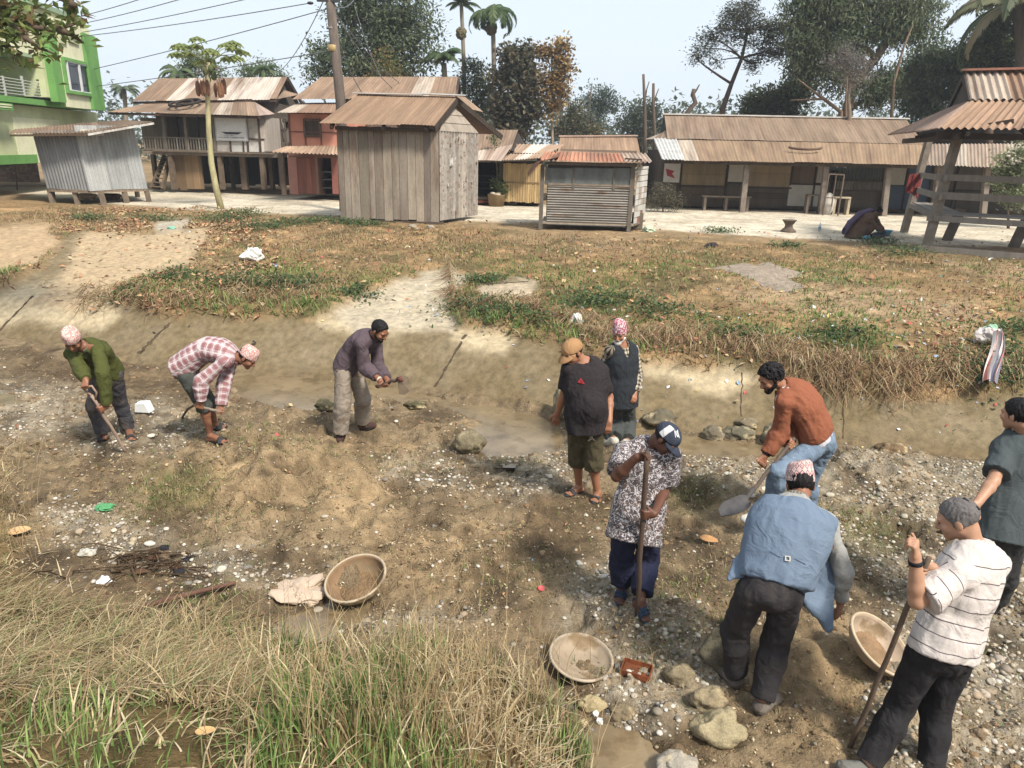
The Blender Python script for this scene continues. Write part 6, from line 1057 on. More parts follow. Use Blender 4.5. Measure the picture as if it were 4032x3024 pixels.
class Person:
    def __init__(s, label, J, basepx, sc=1., skinm=None, arch=(0, 0, 0), h=.008, rel=(), fat=0., by=None, foottilt=None):
        s.sc = sc; s.h = h; s.skin = skinm or SK; s.fat = fat
        by = hit(*basepx)[1] if by is None else by; s.by = by
        J = dict(J)
        for sd_ in 'LR':                                    # feet: put ankle and toe on the real ground
            for k, hh in (('a', .085), ('t', .028)):
                n = k+sd_
                if n in J and len(J[n]) == 2: p = hit(*J[n], hh); J[n] = (*J[n], p[1]-by); rel = tuple(rel)+(n,)
        s.Jspec = J; s.J = solve(J, by, sc, rel); J = s.J; s.base = np.array([J['P'][0], J['P'][1], float(zf(J['P'][:1], J['P'][1:2])[0])]); s.label = label
        s.lat = nz(nz(J['hR']-J['hL'])+nz(J['sR']-J['sL'])); s.up = nz(J['N']-J['P']); s.lat = nz(s.lat-s.up*(s.lat@s.up)); s.fr = cross(s.up, s.lat)
        s.arch = s.fr*arch[1]+s.lat*arch[0]+s.up*arch[2]; s.sp = bez(J['P'], J['N'], s.arch, 0); s.hands = {}; s.pr = []
    def lata(s, t): l = (s.J['hR']-s.J['hL'])*(1-t)+(s.J['sR']-s.J['sL'])*t; u_ = nz(s.sp(min(t+.05, 1))-s.sp(max(t-.05, 0))); return nz(l-u_*(l@u_)), u_
    def box(s, ext=.3): P = np.array(list(s.J.values())+[g for h_ in s.hands.values() for g in h_['pts']]); return P.min(0)-ext, P.max(0)+ext
    def torso(s, F, inf=0., t0=0., t1=1., k=.05, wid=1., dep=1., clip=(), taper=None):
        T = [(0, .108, 1.42), (.18, .104, 1.36), (.38, .098, 1.32), (.6, .112, 1.36), (.8, .108, 1.5), (.93, .078, 1.6), (1.0, .058, 1.25)]
        f = s.fat; T = [(t, r+f*(.035 if .1 < t < .7 else .01), a) for t, r, a in T]; T = [x_ for x_ in T if t0-.01 <= x_[0] <= t1+.01]
        for (ta, ra, aa), (tb, rb, ab) in zip(T, T[1:]):
            l, u_ = s.lata((ta+tb)/2); F.cap(s.sp(ta), s.sp(tb), (ra*s.sc+inf)*dep, (rb*s.sc+inf)*dep, k, l, (aa+ab)/2*wid, clip=clip)
        if f and t0 < .3: F.ell(s.sp(.3)+s.fr*.06, (.13+inf, .12+inf, .14+inf), None, .06)
    def shoulders(s, F, inf=0., k=.04, clip=()):
        for q in 'LR': F.cap(s.sp(.9), s.J['s'+q], .062*s.sc+inf, .055*s.sc+inf, k, clip=clip); F.cap(s.sp(1.04), s.J['s'+q], .046*s.sc+inf, .050*s.sc+inf, k, clip=clip)
    def seg(s, q, part): J = s.J; return {'ua': (J['s'+q], J['e'+q]), 'fa': (J['e'+q], J['w'+q]), 'th': (J['h'+q], J['k'+q]), 'sh': (J['k'+q], J['a'+q])}[part]
    def neckhole(s, F, r=.058): F.cap(s.sp(1.0)-s.up*.015, s.J['H'], r*s.sc, (r+.012)*s.sc, .004, op='s'); F.cap(s.sp(1.03)+s.fr*.03, s.J['H']+s.fr*.05, r*s.sc, r*s.sc, .004, op='s')
    def arm(s, F, q, inf=0., upto=2., k=.02, loose=0., cuff=0.):      # upto: 1 elbow, 2 wrist
        a, b = s.seg(q, 'ua'); c = s.J['w'+q]; sc = s.sc
        if upto <= 1: e = a+(b-a)*upto; n = nz(b-a); F.cap(a, b, .05*sc+inf, .042*sc+inf+loose, k, clip=[(e, n)]); return
        F.cap(a, b, .05*sc+inf, .041*sc+inf+loose, k); f = upto-1; e = b+(c-b)*f; n = nz(c-b); m_ = b+(c-b)*.3; cl = [(e, n)] if f < 1 or inf else []
        F.cap(b, m_, .040*sc+inf+loose, .042*sc+inf+loose, k, clip=cl); F.cap(m_, c, .042*sc+inf+loose, .028*sc+inf+cuff, k, clip=cl)
    def leg(s, F, q, inf=0., upto=2., k=.03, loose=0., cuff=0.):
        a, b = s.seg(q, 'th'); c = s.J['a'+q]; sc = s.sc; cl = []
        if upto <= 1: cl = [(a+(b-a)*upto, nz(b-a))]
        F.cap(a, b, .088*sc+inf, .056*sc+inf+loose, k, clip=cl)
        if upto <= 1: return
        f = upto-1; cl = [(b+(c-b)*f, nz(c-b))] if inf else []; m_ = b+(c-b)*.3; bk = -s.fr*.012; F.cap(b, m_+bk, .054*sc+inf+loose, .056*sc+inf+loose, k, clip=cl); F.cap(m_+bk, c, .056*sc+inf+loose, .036*sc+inf+cuff, k, clip=cl)
    def hand(s, q, d=None, nrm=None, lat=None, curl=(25, 30, 20), rod=None, at=None, thumb=1, spread=0.):
        """fix the wrist and finger frame of hand q; rod=(A,B) closes the hand round a tool"""
        J = s.J; e, w = J['e'+q], J['w'+q]; sc = s.sc*.95
        if rod is not None:
            A, B = rod; ax = nz(B-A); t = (w-A)@ax if at is None else at*np.linalg.norm(B-A); G = A+ax*t; d0 = G-e; d_ = nz(d0-ax*(d0@ax)); 
            if d is not None: d_ = nz(np.asarray(d, float)-ax*(np.asarray(d, float)@ax))
            l_ = ax*(1 if (cross(d_, ax)@(np.asarray(nrm) if nrm is not None else -s.fr)) > 0 else -1); n_ = cross(d_, l_); w = G-d_*.075*sc-n_*.034*sc; J['w'+q] = w; d, nrm, lat = d_, n_, l_; curl = (68, 78, 55)
        else:
            d = nz(w-e) if d is None else nz(d); nrm = -s.fr if nrm is None else np.asarray(nrm, float); nrm = nz(nrm-d*(nrm@d)); lat = cross(nrm, d); lat = nz(lat)
        pts = [w+d*.2]; s.hands[q] = dict(w=w, d=d, n=nrm, l=lat, curl=curl, thumb=thumb, pts=pts, grip=rod is not None, spread=spread)
    def drawhand(s, F, q):
        H = s.hands[q]; w, d, n, l = H['w'], H['d'], H['n'], H['l']; sc = s.sc*.95; F.cap(s.J['e'+q]*.15+w*.85, w+d*.02, .027*sc, .023*sc, .01, l, 1.25)
        F.cap(w+d*.02*sc, w+d*.075*sc, .0155*sc, .0145*sc, .012, l, 2.35)
        for i, (o, ln) in enumerate(((.031, .072), (.010, .080), (-.011, .074), (-.031, .058))):
            p = w+d*.084*sc+l*o*sc; F.cap(w+d*.03*sc+l*o*.6*sc, p, .012*sc, .0118*sc, .008); a = 0.; dd = nz(d+l*o*H['spread']*8)
            for f, c_, r_ in ((.46, H['curl'][0], .0098), (.30, H['curl'][1], .0088), (.24, H['curl'][2], .0078)):
                a += math.radians(c_); v = dd*math.cos(a)+n*math.sin(a); p2 = p+v*ln*f*sc; F.cap(p, p2, r_*sc, (r_-.0006)*sc, .003); p = p2
        t0 = w+d*.022*sc+l*.026*sc+n*.006*sc*0
        if H['grip']: t1 = t0+(d*.024+l*.022+n*.026)*sc; t2 = t1+(d*.024+n*.026-l*.002)*sc; t3 = t2+(d*.010+n*.004-l*.022)*sc
        else: t1 = t0+(d*.026+l*.026+n*.012)*sc; t2 = t1+(d*.028+l*.012+n*.012)*sc; t3 = t2+(d*.022+n*.008)*sc
        F.cap(t0, t1, .0155*sc, .0125*sc, .008); F.cap(t1, t2, .0118*sc, .0105*sc, .004); F.cap(t2, t3, .0103*sc, .0085*sc, .004)
    def head(s, f, up=(0, 0, 1)): f = nz(f); up = np.asarray(up, float); up = nz(up-f*(up@f)); r = cross(f, up); s.hf, s.hu, s.hr = f, up, r; s.HR = np.stack([r, f, up], 1)
    def hp(s, x_, y_, z_): return s.J['H']+(s.hr*x_+s.hf*y_+s.hu*z_)*s.sc
    def drawhead(s, F):
        sc = s.sc; hp = s.hp; R = s.HR; e = lambda c, r, **k: F.ell(hp(*c), np.array(r)*sc, R, **k)
        e((0, -.010, .035), (.076, .096, .082), k=.02); e((0, .032, -.012), (.060, .066, .075), k=.03); F.cap(hp(0, .045, -.045), hp(0, .072, -.088), .040*sc, .020*sc, .03, s.hr, 1.35); F.cap(hp(-.04, .0, -.05), hp(0, .066, -.088), .024*sc, .018*sc, .02); F.cap(hp(.04, .0, -.05), hp(0, .066, -.088), .024*sc, .018*sc, .02)
        for x_ in (-.031, .031): F.ell(hp(x_, .100, .006), np.array((.017, .012, .011))*sc, R, .004, 's')
        F.cap(hp(-.045, .082, .026), hp(.045, .082, .026), .012*sc, k=.012); F.cap(hp(0, .094, .012), hp(0, .112, -.028), .008*sc, .0135*sc, .008); 
        for x_ in (-.012, .012): F.ell(hp(x_, .100, -.030), np.array((.010, .011, .008))*sc, R, .004)
        F.cap(hp(-.020, .088, -.055), hp(.020, .088, -.055), .0065*sc, k=.005); F.cap(hp(-.017, .086, -.066), hp(.017, .086, -.066), .007*sc, k=.005)
        for x_ in (-1, 1): F.ell(hp(x_*.078, -.008, -.004), np.array((.010, .020, .032))*sc, R, .006); F.ell(hp(x_*.050, .070, -.020), np.array((.02, .02, .02))*sc, R, .02)
        nb = s.J['N']; F.cap(nb-s.up*.03, hp(0, -.035, -.055), .056*sc, .052*sc, .03)
    def foot(s, F, q, inf=0., toes=True, op=0):
        a, t = s.J['a'+q], s.J['t'+q]; d = nz(t-a); fd = nz([d[0], d[1], 0]); sd_ = np.array([-fd[1], fd[0], 0]); g = min(a[2]-.085, t[2]-.028); hl = a-fd*.035; hl = np.array([hl[0], hl[1], a[2]-.05]); ball = t+fd*.0; sl = nz(np.array([t[0]-a[0], t[1]-a[1], (t[2]-.028)-(a[2]-.085)])); side = nz(cross(sl, (0, 0, 1)))
        F.cap(a, hl, .034+inf, .033+inf, .02); F.cap(a, t-sl*.02+[0, 0, .012], .034+inf, .020+inf, .02, side, 1.45); F.cap(hl, t-sl*.01, .032+inf, .020+inf, .02, side, 1.5)
        if toes:
            for i in range(5): o = (i-2)*.017; l = (.045, .042, .040, .034, .028)[i if q == 'R' else i] if True else 0; sgn = 1; p = t-sl*.005+side*o*sgn-[0, 0, .006]; F.cap(p, p+sl*l*(1 if i else 1.05), .0125, .0105 if i else .0115, .005)
        return a, t, sl, side, hl
    def garment(s, name, m, fn, infh=None, wr=.007, parent=None, f=9., h=None, smooth=True):
        lo, hi = s.box(.22); F = Field(lo, hi, h or s.h*1.25); fn(F); V, Q = F.mesh()
        if not len(V): return None
        N = vnorm(V, Q); 
        if wr: a_, b_, c_ = V@s.lat, V@s.fr, (V@s.up)*.38; w0 = fbm(a_, b_, c_, 2.2, 2, 91)*.12; V = V+N*(wr*(np.abs(fbm(a_+w0, b_+w0, c_+w0*1.5, f, 3, 5+len(name)))*2.4-.4))[:, None]
        st = s.coords(V); return mesh(name, V, Q, m, s.ob if parent is None else parent, np.full((len(V), 3), .5), smooth, st)
    def coords(s, V):
        best = np.full(len(V), 9.); st = np.zeros((len(V), 3)); J = s.J
        for i, (a, b, u, fl) in enumerate([(s.sp(0)-s.up*.3, s.sp(.5), s.lat, 1), (s.sp(.5), s.sp(1), s.lat, 1)]+[(J['s'+q], J['e'+q], None, .75) for q in 'LR']+[(J['e'+q], J['w'+q], None, .75) for q in 'LR']):
            e = b-a; t = np.clip((V-a)@e/(e@e), 0, 1); q_ = V-a-t[:, None]*e; 
            if u is not None: w = (q_@u); q_ = q_-np.outer(w*(1-1/1.4), u)
            d = np.linalg.norm(q_, axis=1)*(1 if u is None else .55); k = d < best; best = np.where(k, d, best); n = nz(e)
            u2 = nz(u-n*(u@n)) if u is not None else nz(cross(n, s.fr)); v2 = cross(n, u2); x_, y_ = (V-a)@u2, (V-a)@v2; al = t*np.linalg.norm(e)+(.0 if i != 1 else np.linalg.norm(s.sp(.5)-s.sp(0)+s.up*.3)); wv = np.arctan2(y_, x_)*(.13 if i < 2 else .055); st = np.where(k[:, None], np.stack([wv, al, np.full(len(V), i)], 1), st)
        return st
    def body(s, arms='LR', legs='LR', toes=True):
        for q in arms:
            if q not in s.hands: s.hand(q)
        lo, hi = s.box(.16); F = Field(lo, hi, s.h*.72 if s.h < .009 else s.h*.8); s.torso(F, -.012); s.shoulders(F, -.01)
        for q in arms: s.arm(F, q); s.drawhand(F, q)
        for q in legs:
            s.leg(F, q, -.004)
            if toes: s.foot(F, q, -.003, toes)
        s.drawhead(F); V, Q = F.mesh(); s.ob = mesh('person', V, Q, s.skin, smooth=True, loc=s.base, label=s.label, cat='person')
        for x_ in (-.031, .031): m = MB(); m.ell(s.hp(x_, .088, .004), np.array((.011, .007, .006))*s.sc, 6, R=s.HR); m.build('eye', EYE, s.ob, True)
        return s.ob
    def hair(s, m=None, cut=.02, back=-.06, vol=.006, curly=0.): # cut: hairline height on the brow
        def fn(F):
            hp = s.hp; R = s.HR; cl = [(hp(0, .062, .060), nz(s.hf*1.-s.hu*.75)), (hp(0, -.03, back), nz(-s.hu+s.hf*.45))]
            F.ell(hp(0, -.012, .036), np.array((.080+vol, .100+vol, .086+vol*1.3))*s.sc, R, .01, clip=cl)
            for x_ in ((-1, 1) if vol > 0 else ()): F.ell(hp(x_*.070, -.01, .0), np.array((.012, .034, .03))*s.sc, R, .01, clip=[(hp(0, .02, 0), s.hf)])
        return s.garment('hair', m or HAIR, fn, wr=.006+curly, f=42., h=s.h*.62)
    def brows(s, m=None):
        for x_ in (-1, 1): k = MB(); k.tube([s.hp(x_*.016, .101, .026), s.hp(x_*.034, .099, .030), s.hp(x_*.050, .086, .026)], [.004, .005, .003], 5); k.build('eyebrow', m or HAIR, s.ob, True)
    def beard(s, m, full=True, th=.007):
        def fn(F):
            hp = s.hp; cl = [(hp(0, .03, -.028), nz(s.hu*1-s.hf*.15)), (hp(0, .0, 0), -s.hf)]
            F.cap(hp(0, .045, -.045), hp(0, .072, -.088), .043*s.sc+th, .024*s.sc+th, .02, s.hr, 1.35, clip=cl); F.cap(hp(-.055, .01, -.04), hp(0, .066, -.09), .02+th, .02+th, .02, clip=cl); F.cap(hp(.055, .01, -.04), hp(0, .066, -.09), .02+th, .02+th, .02, clip=cl)
            F.cap(hp(-.018, .088, -.060), hp(.018, .088, -.060), .011, k=.004, op='s')
        s.garment('beard', m, fn, wr=.003, f=40, h=s.h*.7); k = MB(); k.tube([s.hp(-.028, .092, -.052), s.hp(0, .104, -.042), s.hp(.028, .092, -.052)], [.004, .006, .004], 6); k.build('moustache', m, s.ob, True)
    def topi(s, m, tall=.115, tilt=0.):
        k = MB(); n = 36; a = np.arange(n)*2*math.pi/n; V = []; St = []
        for z_, rx, ry, dy in ((.030, .088, .108, -.004), (.045, .089, .108, -.004), (.085, .085, .102, -.006), (.030+tall*.86, .074, .088, -.008), (.030+tall, .055, .075, -.012), (.030+tall*.96, .02, .05, -.012), (.030+tall*.95, .001, .001, -.012)):
            P = np.array([s.hp(rx*math.cos(q), dy+ry*math.sin(q), z_-.022*(1 if z_ < .05 else .5)*math.sin(q)*-.6+(.010*math.cos(q)*(z_ > .1))+tilt*math.cos(q)) for q in a]); V.append(P); St.append(np.stack([a*.095, np.full(n, z_), a*0], 1))
        i = np.arange(6)[:, None]*n; j = np.arange(n)[None, :]; q = (j+1) % n; k.add(np.concatenate(V), np.stack([i+j, i+q, i+n+q, i+n+j], -1).reshape(-1, 4), (1, 1, 1), np.concatenate(St)); return k.build('cap', m, s.ob, True)
    def ballcap(s, m, mb=None, front=None, down=.3):
        def fn(F): F.ell(s.hp(0, -.008, .040), np.array((.090, .110, .092))*s.sc, s.HR, .01, clip=[(s.hp(0, 0, .028), nz(-s.hu+s.hf*.10))])
        c = s.garment('cap', m, fn, wr=.0015, h=s.h*.7)
        k = MB(); V = []; n = 15; 
        for a in np.linspace(-1.25, 1.25, n):
            for r_ in (0, 1): V.append(s.hp(.088*math.sin(a)*(1+.02*r_), .085*math.cos(a)+r_*(.085*math.cos(a*1.12)**.7+.005), .040-.012*abs(a)-r_*(.012+down*.08*math.cos(a))+.0))
        V = np.array(V); V2 = V-s.hu*.005; T = np.concatenate([V, V2]); F_ = []
        for i in range(n-1): F_ += [[2*i, 2*i+1, 2*i+3, 2*i+2], [2*n+2*i+2, 2*n+2*i+3, 2*n+2*i+1, 2*n+2*i], [2*i+1, 2*n+2*i+1, 2*n+2*i+3, 2*i+3]]
        k.add(T, np.array(F_)); k.build('brim', mb or m, c, True); k = MB(); k.ell(s.hp(0, -.01, .131), (.008, .008, .005), 6); k.build('button', mb or m, c, True); return c
    def shoes(s, m, kind='shoe', q='LR', sole=None, strap=None):
        for p in q:
            a, t = s.J['a'+p], s.J['t'+p]; sl = nz(np.array([t[0]-a[0], t[1]-a[1], (t[2]-.028)-(a[2]-.085)])); side = nz(cross(sl, (0, 0, 1))); un = nz(cross(side, sl)); heel = a-sl*.055-un*.078; toe = t+sl*.055-un*.022
            k = MB(); n = 22; V = []; th = .024 if kind != 'shoe' else .022
            for z_ in (-.004, th-.004):
                for i in range(n):
                    f = i/n*2*math.pi; x_ = -math.cos(f); w_ = .034+.012*ss(-.6, .5, np.array(x_)) ; y_ = math.sin(f); y_ = math.copysign(abs(y_)**.7, y_)*w_; V.append((heel+toe)/2+sl*x_*np.linalg.norm(toe-heel)/2+side*y_+un*z_)
            V += [(heel+toe)/2-un*.004, (heel+toe)/2+un*(th-.004)]; F4 = [[i, (i+1) % n, n+(i+1) % n, n+i] for i in range(n)]; F3 = [[(i+1) % n, i, 2*n] for i in range(n)]+[[n+i, n+(i+1) % n, 2*n+1] for i in range(n)]; k.add(V, [np.array(F4), np.array(F3)], sole or L(52, 50, 52))
            so = k.build('sole', SOLE, s.ob)
            if kind == 'shoe':
                def fn(F): 
                    cl = [(heel, -un)]; F.cap(a-sl*.02-un*.03, a-un*.01, .042, .045, .02, clip=cl+[(a+un*.015, un)]); F.cap(heel+sl*.045+un*.04, t+sl*.035+un*.010, .043, .036, .02, side, 1.25, clip=cl); F.cap(a+sl*.03-un*.02, t+sl*.02, .042, .034, .02, clip=cl)
                s.garment('shoe', m, fn, wr=.002)
            else:
                for c_, hh in ((t-sl*.018, .048), (t-sl*.045, .058))[:2 if strap != 'one' else 1]:
                    k = MB(); P = []
                    for i in range(9): f = math.pi*i/8; P.append(c_-un*.016+side*math.cos(f)*.047+un*math.sin(f)*hh)
                    for i in range(8):
                        w_ = sl*.024; k.hexa([P[i]-w_, P[i]+w_, P[i+1]+w_, P[i+1]-w_]+[x_+un*.005+nz(x_-c_)*.004 for x_ in (P[i]-w_, P[i]+w_, P[i+1]+w_, P[i+1]-w_)], L(70, 74, 78) if strap is None or strap == 'one' else strap)
                    k.build('strap', SOLE if m is None else m, so, True)
    def trousers(s, m, upto=1.93, loose=.012, cuff=.035, inf=.010, top=.16, wr=.014, name='trousers', parent=None, seat=.0):
        def fn(F):
            s.torso(F, inf+.002, 0, .38, clip=[(s.sp(top), s.lata(top)[1])]); F.ell(s.J['P']-s.fr*.02-s.up*.03, (.14+seat, .12+seat, .12), None, .05)
            for q in 'LR': s.leg(F, q, inf, upto, loose=loose, cuff=cuff)
        return s.garment(name, m, fn, wr=wr, f=8.)
    def shirt(s, m, sleeve=.6, hem=.10, inf=.018, loose=.02, cuff=.008, t1=.97, wr=.012, name='shirt', flare=0., skip='', hemdir=None, fat=0.):
        P0 = s.J['P']-s.up*hem+(0 if hemdir is None else hemdir)
        def fn(F):
            un = s.lata(1)[1]; cl = [(s.sp(t1+.12), nz(un))]; hm = [(P0, nz(-s.up-(0 if hemdir is None else hemdir)*0))]
            s.torso(F, inf, 0, 1, clip=cl+hm); F.cap(P0-s.up*.04, s.sp(.25), .116+inf+flare, .105+inf, .04, s.lat, 1.42, clip=hm); s.shoulders(F, inf*.6, clip=cl)
            for q in 'LR':
                if q not in skip: s.arm(F, q, inf*.75, sleeve, loose=loose, cuff=cuff)
            if fat: F.ell(s.sp(.33)+s.fr*.075, (.13+inf, .12+inf, .15+inf), None, .07)
            s.neckhole(F)
        return s.garment(name, m, fn, wr=wr)
    def vest(s, m, hem=.06, inf=.034, open_=True, name='vest', flare=.0, fronts=.03):
        def fn(F):
            cl = [(s.sp(1.08), nz(s.lata(1)[1])), (s.J['P']-s.up*hem, -s.up)]
            for q in 'LR': d = nz(s.J['s'+q]-s.sp(.9)); cl.append((s.J['s'+q]-d*.005, d))
            s.torso(F, inf, 0, 1, clip=cl); s.shoulders(F, inf*.5, clip=cl); F.cap(s.J['P']-s.up*hem, s.sp(.3), .116+inf+flare, .105+inf, .04, s.lat, 1.42, clip=cl)
            s.neckhole(F, .070)
            if open_: F.cap(s.sp(.80)+s.fr*.155, s.sp(1.08)+s.fr*.10, .012, .06, .005, op='s')
        return s.garment(name, m, fn, wr=.007)
    def collar(s, m, rr=.014, open_=True):
        c = s.sp(1.07)+s.fr*.018; un = nz(s.lata(1)[1]-s.fr*.25); u_ = s.lat; v_ = cross(un, u_); k = MB(); P = [c+u_*math.cos(a)*.066+v_*math.sin(a)*-.064+un*(.018+.012*math.sin(a+math.pi)) for a in np.linspace(-1.35-math.pi/2+math.pi+.0, 1.35+math.pi/2+.0+math.pi*0, 3)]
        P = [c+nz(s.lat*math.sin(a)-s.fr*math.cos(a))*.064+un*(.016+.014*math.cos(a)) for a in np.linspace(-2.7, 2.7, 19)]
        P = [q+nz(q-c)*.004 for q in P]
        for i in range(18):
            w_ = un*.022; o1 = nz(P[i]-c)*.010; k.hexa([P[i]-w_+o1, P[i+1]-w_+o1, P[i+1]-w_+o1*.2, P[i]-w_+o1*.2, P[i]+w_*.6+o1*.3, P[i+1]+w_*.6+o1*.3, P[i+1]+w_*.6, P[i]+w_*.6], (.5, .5, .5))
        k.build('collar', m, s.ob, True)
def rodm(label, A, B, r, col, name, cat, extra=None, th=None):
    t = thing(name, np.minimum(A, B), label, cat) if th is None else th; m = MB(); d = np.asarray(B)-A; m.tube([A+d*f+.004*rng.normal(size=3)*(0 < f < 1) for f in np.linspace(0, 1, 9)], r, 10, col); m.build('handle', M_beam, t, True); return t
DEG = math.radians
def fac(yaw, pitch): y_, p = DEG(yaw), DEG(pitch); return np.array([math.sin(y_)*math.cos(p), math.cos(y_)*math.cos(p), math.sin(p)]) # yaw 0 = away from camera, 90 = image right
M_steel = mat('worn steel', None, .7, .3, 10, .3, 30, .004, metal=.15, spec=.25)
r4 = lambda pts: pts
# --- 1 man in olive sweater ---
k4 = lambda X, Y, *d: (.5877*X, 1150+.5877*Y, *d); k5 = lambda X, Y, *d: (1200+.5877*X, 1100+.5877*Y, *d); b1 = lambda X, Y, *d: (2100+.6027*X, 1200+.6027*Y, *d); b2 = lambda X, Y, *d: (2700+.6027*X, 1300+.6027*Y, *d); b3 = lambda X, Y, *d: (2700+.6775*X, 1900+.6775*Y, *d)
p = Person('bent man in olive sweater and patterned cap digging with a spade at far left', dict(P=k4(715, 545, .1), N=k4(570, 365, -.2), H=k4(487, 320, -.27), sR=k4(478, 410, -.18), sL=k4(655, 385, -.15), eR=k4(545, 520, -.28), wR=k4(625, 625, -.4), eL=k4(690, 540, -.25), wL=k4(708, 700, -.38), hR=k4(665, 560, .08), hL=k4(765, 548, .1), kR=k4(625, 765, -.05), aR=k4(690, 945), tR=k4(672, 985), kL=k4(800, 730, -.02), aL=k4(862, 920), tL=k4(880, 985)), (470, 1745), 1.0, SKM, (0, -.05, 0), .0095)
A = aty(*k4(612, 690), p.by-.45); B = hit(*k4(846, 1066))-[0, 0, .03]; t = rodm('long straight spade handle with a looped grip held by the man in the olive sweater', A, B, .017, L(176, 150, 130), 'spade', 'spade')
m = MB(); g0 = A-nz(B-A)*.10; m.tube([A, A+[-.04, 0, .03], g0+[-.055, 0, .0], g0+[.055, 0, .02], A+[.06, 0, .03], A+nz(B-A)*.08], .012, 8, L(170, 140, 120)); m.build('grip', M_beam, t, True)
p.hand('R', rod=(g0+[-.055, 0, 0], g0+[.055, 0, .02]), at=.5); p.hand('L', rod=(A, B), at=.22); p.head(fac(165, -38), (0, 0, 1)); p.body()
tp1 = pat('pink patterned cap cloth', 'topi', L(236, 214, 204), L(220, 156, 144), L(190, 120, 116)); p.topi(tp1); p.hair(back=-.02, vol=.002); p.brows()
p.trousers(pat('dark grey trousers', 'dusty', L(84, 82, 88), L(120, 110, 100))); p.shirt(pat('olive wool', 'wool', L(88, 92, 40), L(70, 74, 30)), 1.95, .01, .020, .018, .012, name='sweater'); p.collar(pat('grey collar', 'wool', L(130, 124, 110), L(110, 104, 94))); p.shoes(None, 'slipper', sole=L(70, 76, 78))
# --- 2 man in red plaid shirt ---
p = Person('man bent double in red checked shirt, patterned cap and rolled dark trousers', dict(P=k4(1255, 500, .05), N=k4(1555, 425, -.15), H=k4(1655, 440, -.18), sR=k4(1500, 470, -.28), sL=k4(1560, 450, .05), eR=k4(1345, 600, -.35), wR=k4(1305, 735, -.33), eL=k4(1500, 610, -.05), wL=k4(1470, 745, -.25), hR=k4(1250, 560, -.05), hL=k4(1275, 550, .15), kR=k4(1365, 760, -.08), aR=k4(1412, 960), tR=k4(1500, 1000), kL=k4(1400, 740, .2), aL=k4(1440, 880), tL=k4(1492, 900)), (850, 1740), 1.0, SKM, (0, -.13, 0), .0095)
A = aty(*k4(1330, 762), p.J['wR'][1]); B = aty(*k4(1485, 806), p.J['wL'][1]-.02); A = A-nz(B-A)*.04; t = rodm('short tool handle gripped by the man in the red checked shirt', A, B, .016, L(150, 134, 118), 'hoe', 'hoe')
m = MB(); C0 = hit(*k4(1215, 832)); m.tube([A, (A+C0)/2+[0, 0, .02], C0-[0, 0, .03]], .014, 8, L(120, 100, 80)); m.build('shaft', M_beam, t)
p.hand('R', rod=(A, B), at=.2); p.hand('L', rod=(A, B), at=.9); p.head(fac(95, -40), (.35, 0, 1)); p.body(); p.topi(tp1); p.hair(back=-.03, vol=.002)
p.trousers(pat('dark green grey trousers', 'dusty', L(84, 88, 82), L(66, 70, 66)), 1.12, .02, .02); p.shirt(pat('red plaid shirt cloth', 'plaid', L(204, 182, 184), L(146, 76, 78), L(220, 206, 206)), 1.96, .12, .022, .022, .016); p.collar(pat('red collar', 'wool', L(150, 84, 88), L(190, 150, 152))); p.shoes(None, 'slipper', sole=L(50, 50, 54))
# --- 3 man in plum shirt swinging hoe ---
p = Person('man in plum long-sleeved shirt and pale grey trousers bending to swing a hoe', dict(P=k5(285, 590, .05), N=k5(455, 385, -.12), H=k5(500, 345, -.18), sR=k5(378, 430, -.25), sL=k5(480, 425, .08), eR=k5(400, 588, -.32), wR=k5(492, 672, -.35), eL=k5(490, 590, .0), wL=k5(515, 668, -.2), hR=k5(255, 610, -.05), hL=k5(325, 610, .1), kR=k5(255, 840, -.1), aR=k5(240, 1035), tR=k5(238, 1070), kL=k5(392, 800, .1), aL=k5(385, 965), tL=k5(445, 985)), (1370, 1725), 1.02, SKM, (0, -.07, 0), .0095)
A = aty(*k5(478, 716), p.J['wR'][1]-.06); B = aty(*k5(640, 668), p.J['wR'][1]-.15); t = rodm('short dark-handled hoe with broad blade swung by the man in the plum shirt', A, B, .019, L(96, 74, 60), 'hoe', 'hoe')
m = MB(); y_ = B[1]; K_ = [aty(*k5(a, b), y_+dy) for a, b, dy in ((626, 650, 0), (660, 638, .02), (692, 655, .02), (712, 700, .0), (708, 745, -.05), (672, 770, -.06), (634, 768, -.04), (624, 700, 0))]; n_ = np.array([0, -.012, 0]); k = len(K_); m.add(K_+[q+n_ for q in K_]+[np.mean(K_, 0), np.mean(K_, 0)+n_], [np.array([[i, (i+1) % k, k+(i+1) % k, k+i] for i in range(k)]), np.array([[i, (i+1) % k, 2*k] for i in range(k)]+[[k+(i+1) % k, k+i, 2*k+1] for i in range(k)])], L(120, 102, 80)); m.build('blade', M_steel, t)
m = MB(); m.lathe(B-nz(B-A)*.03, [(.02, 0), (.034, 0), (.034, .06), (.02, .06)], 12, B-A, L(120, 70, 60)); m.build('socket', M_steel, t, True)
p.hand('R', rod=(A, B), at=.12); p.hand('L', rod=(A, B), at=.38); p.head(fac(120, -32)); p.body(toes=False); p.hair(back=-.05); p.brows(); p.beard(HAIR, th=.001)
p.trousers(pat('dusty grey trousers', 'dusty', L(166, 152, 136), L(136, 112, 92)), 1.93, .03, .045); p.shirt(pat('plum shirt cloth', 'wool', L(104, 88, 94), L(84, 70, 78)), 1.75, .03, .02, .024, .016); p.collar(pat('plum collar', 'wool', L(110, 94, 100), L(90, 76, 82))); p.shoes(pat('brown shoe', 'dusty', L(84, 62, 56), L(120, 100, 84)))
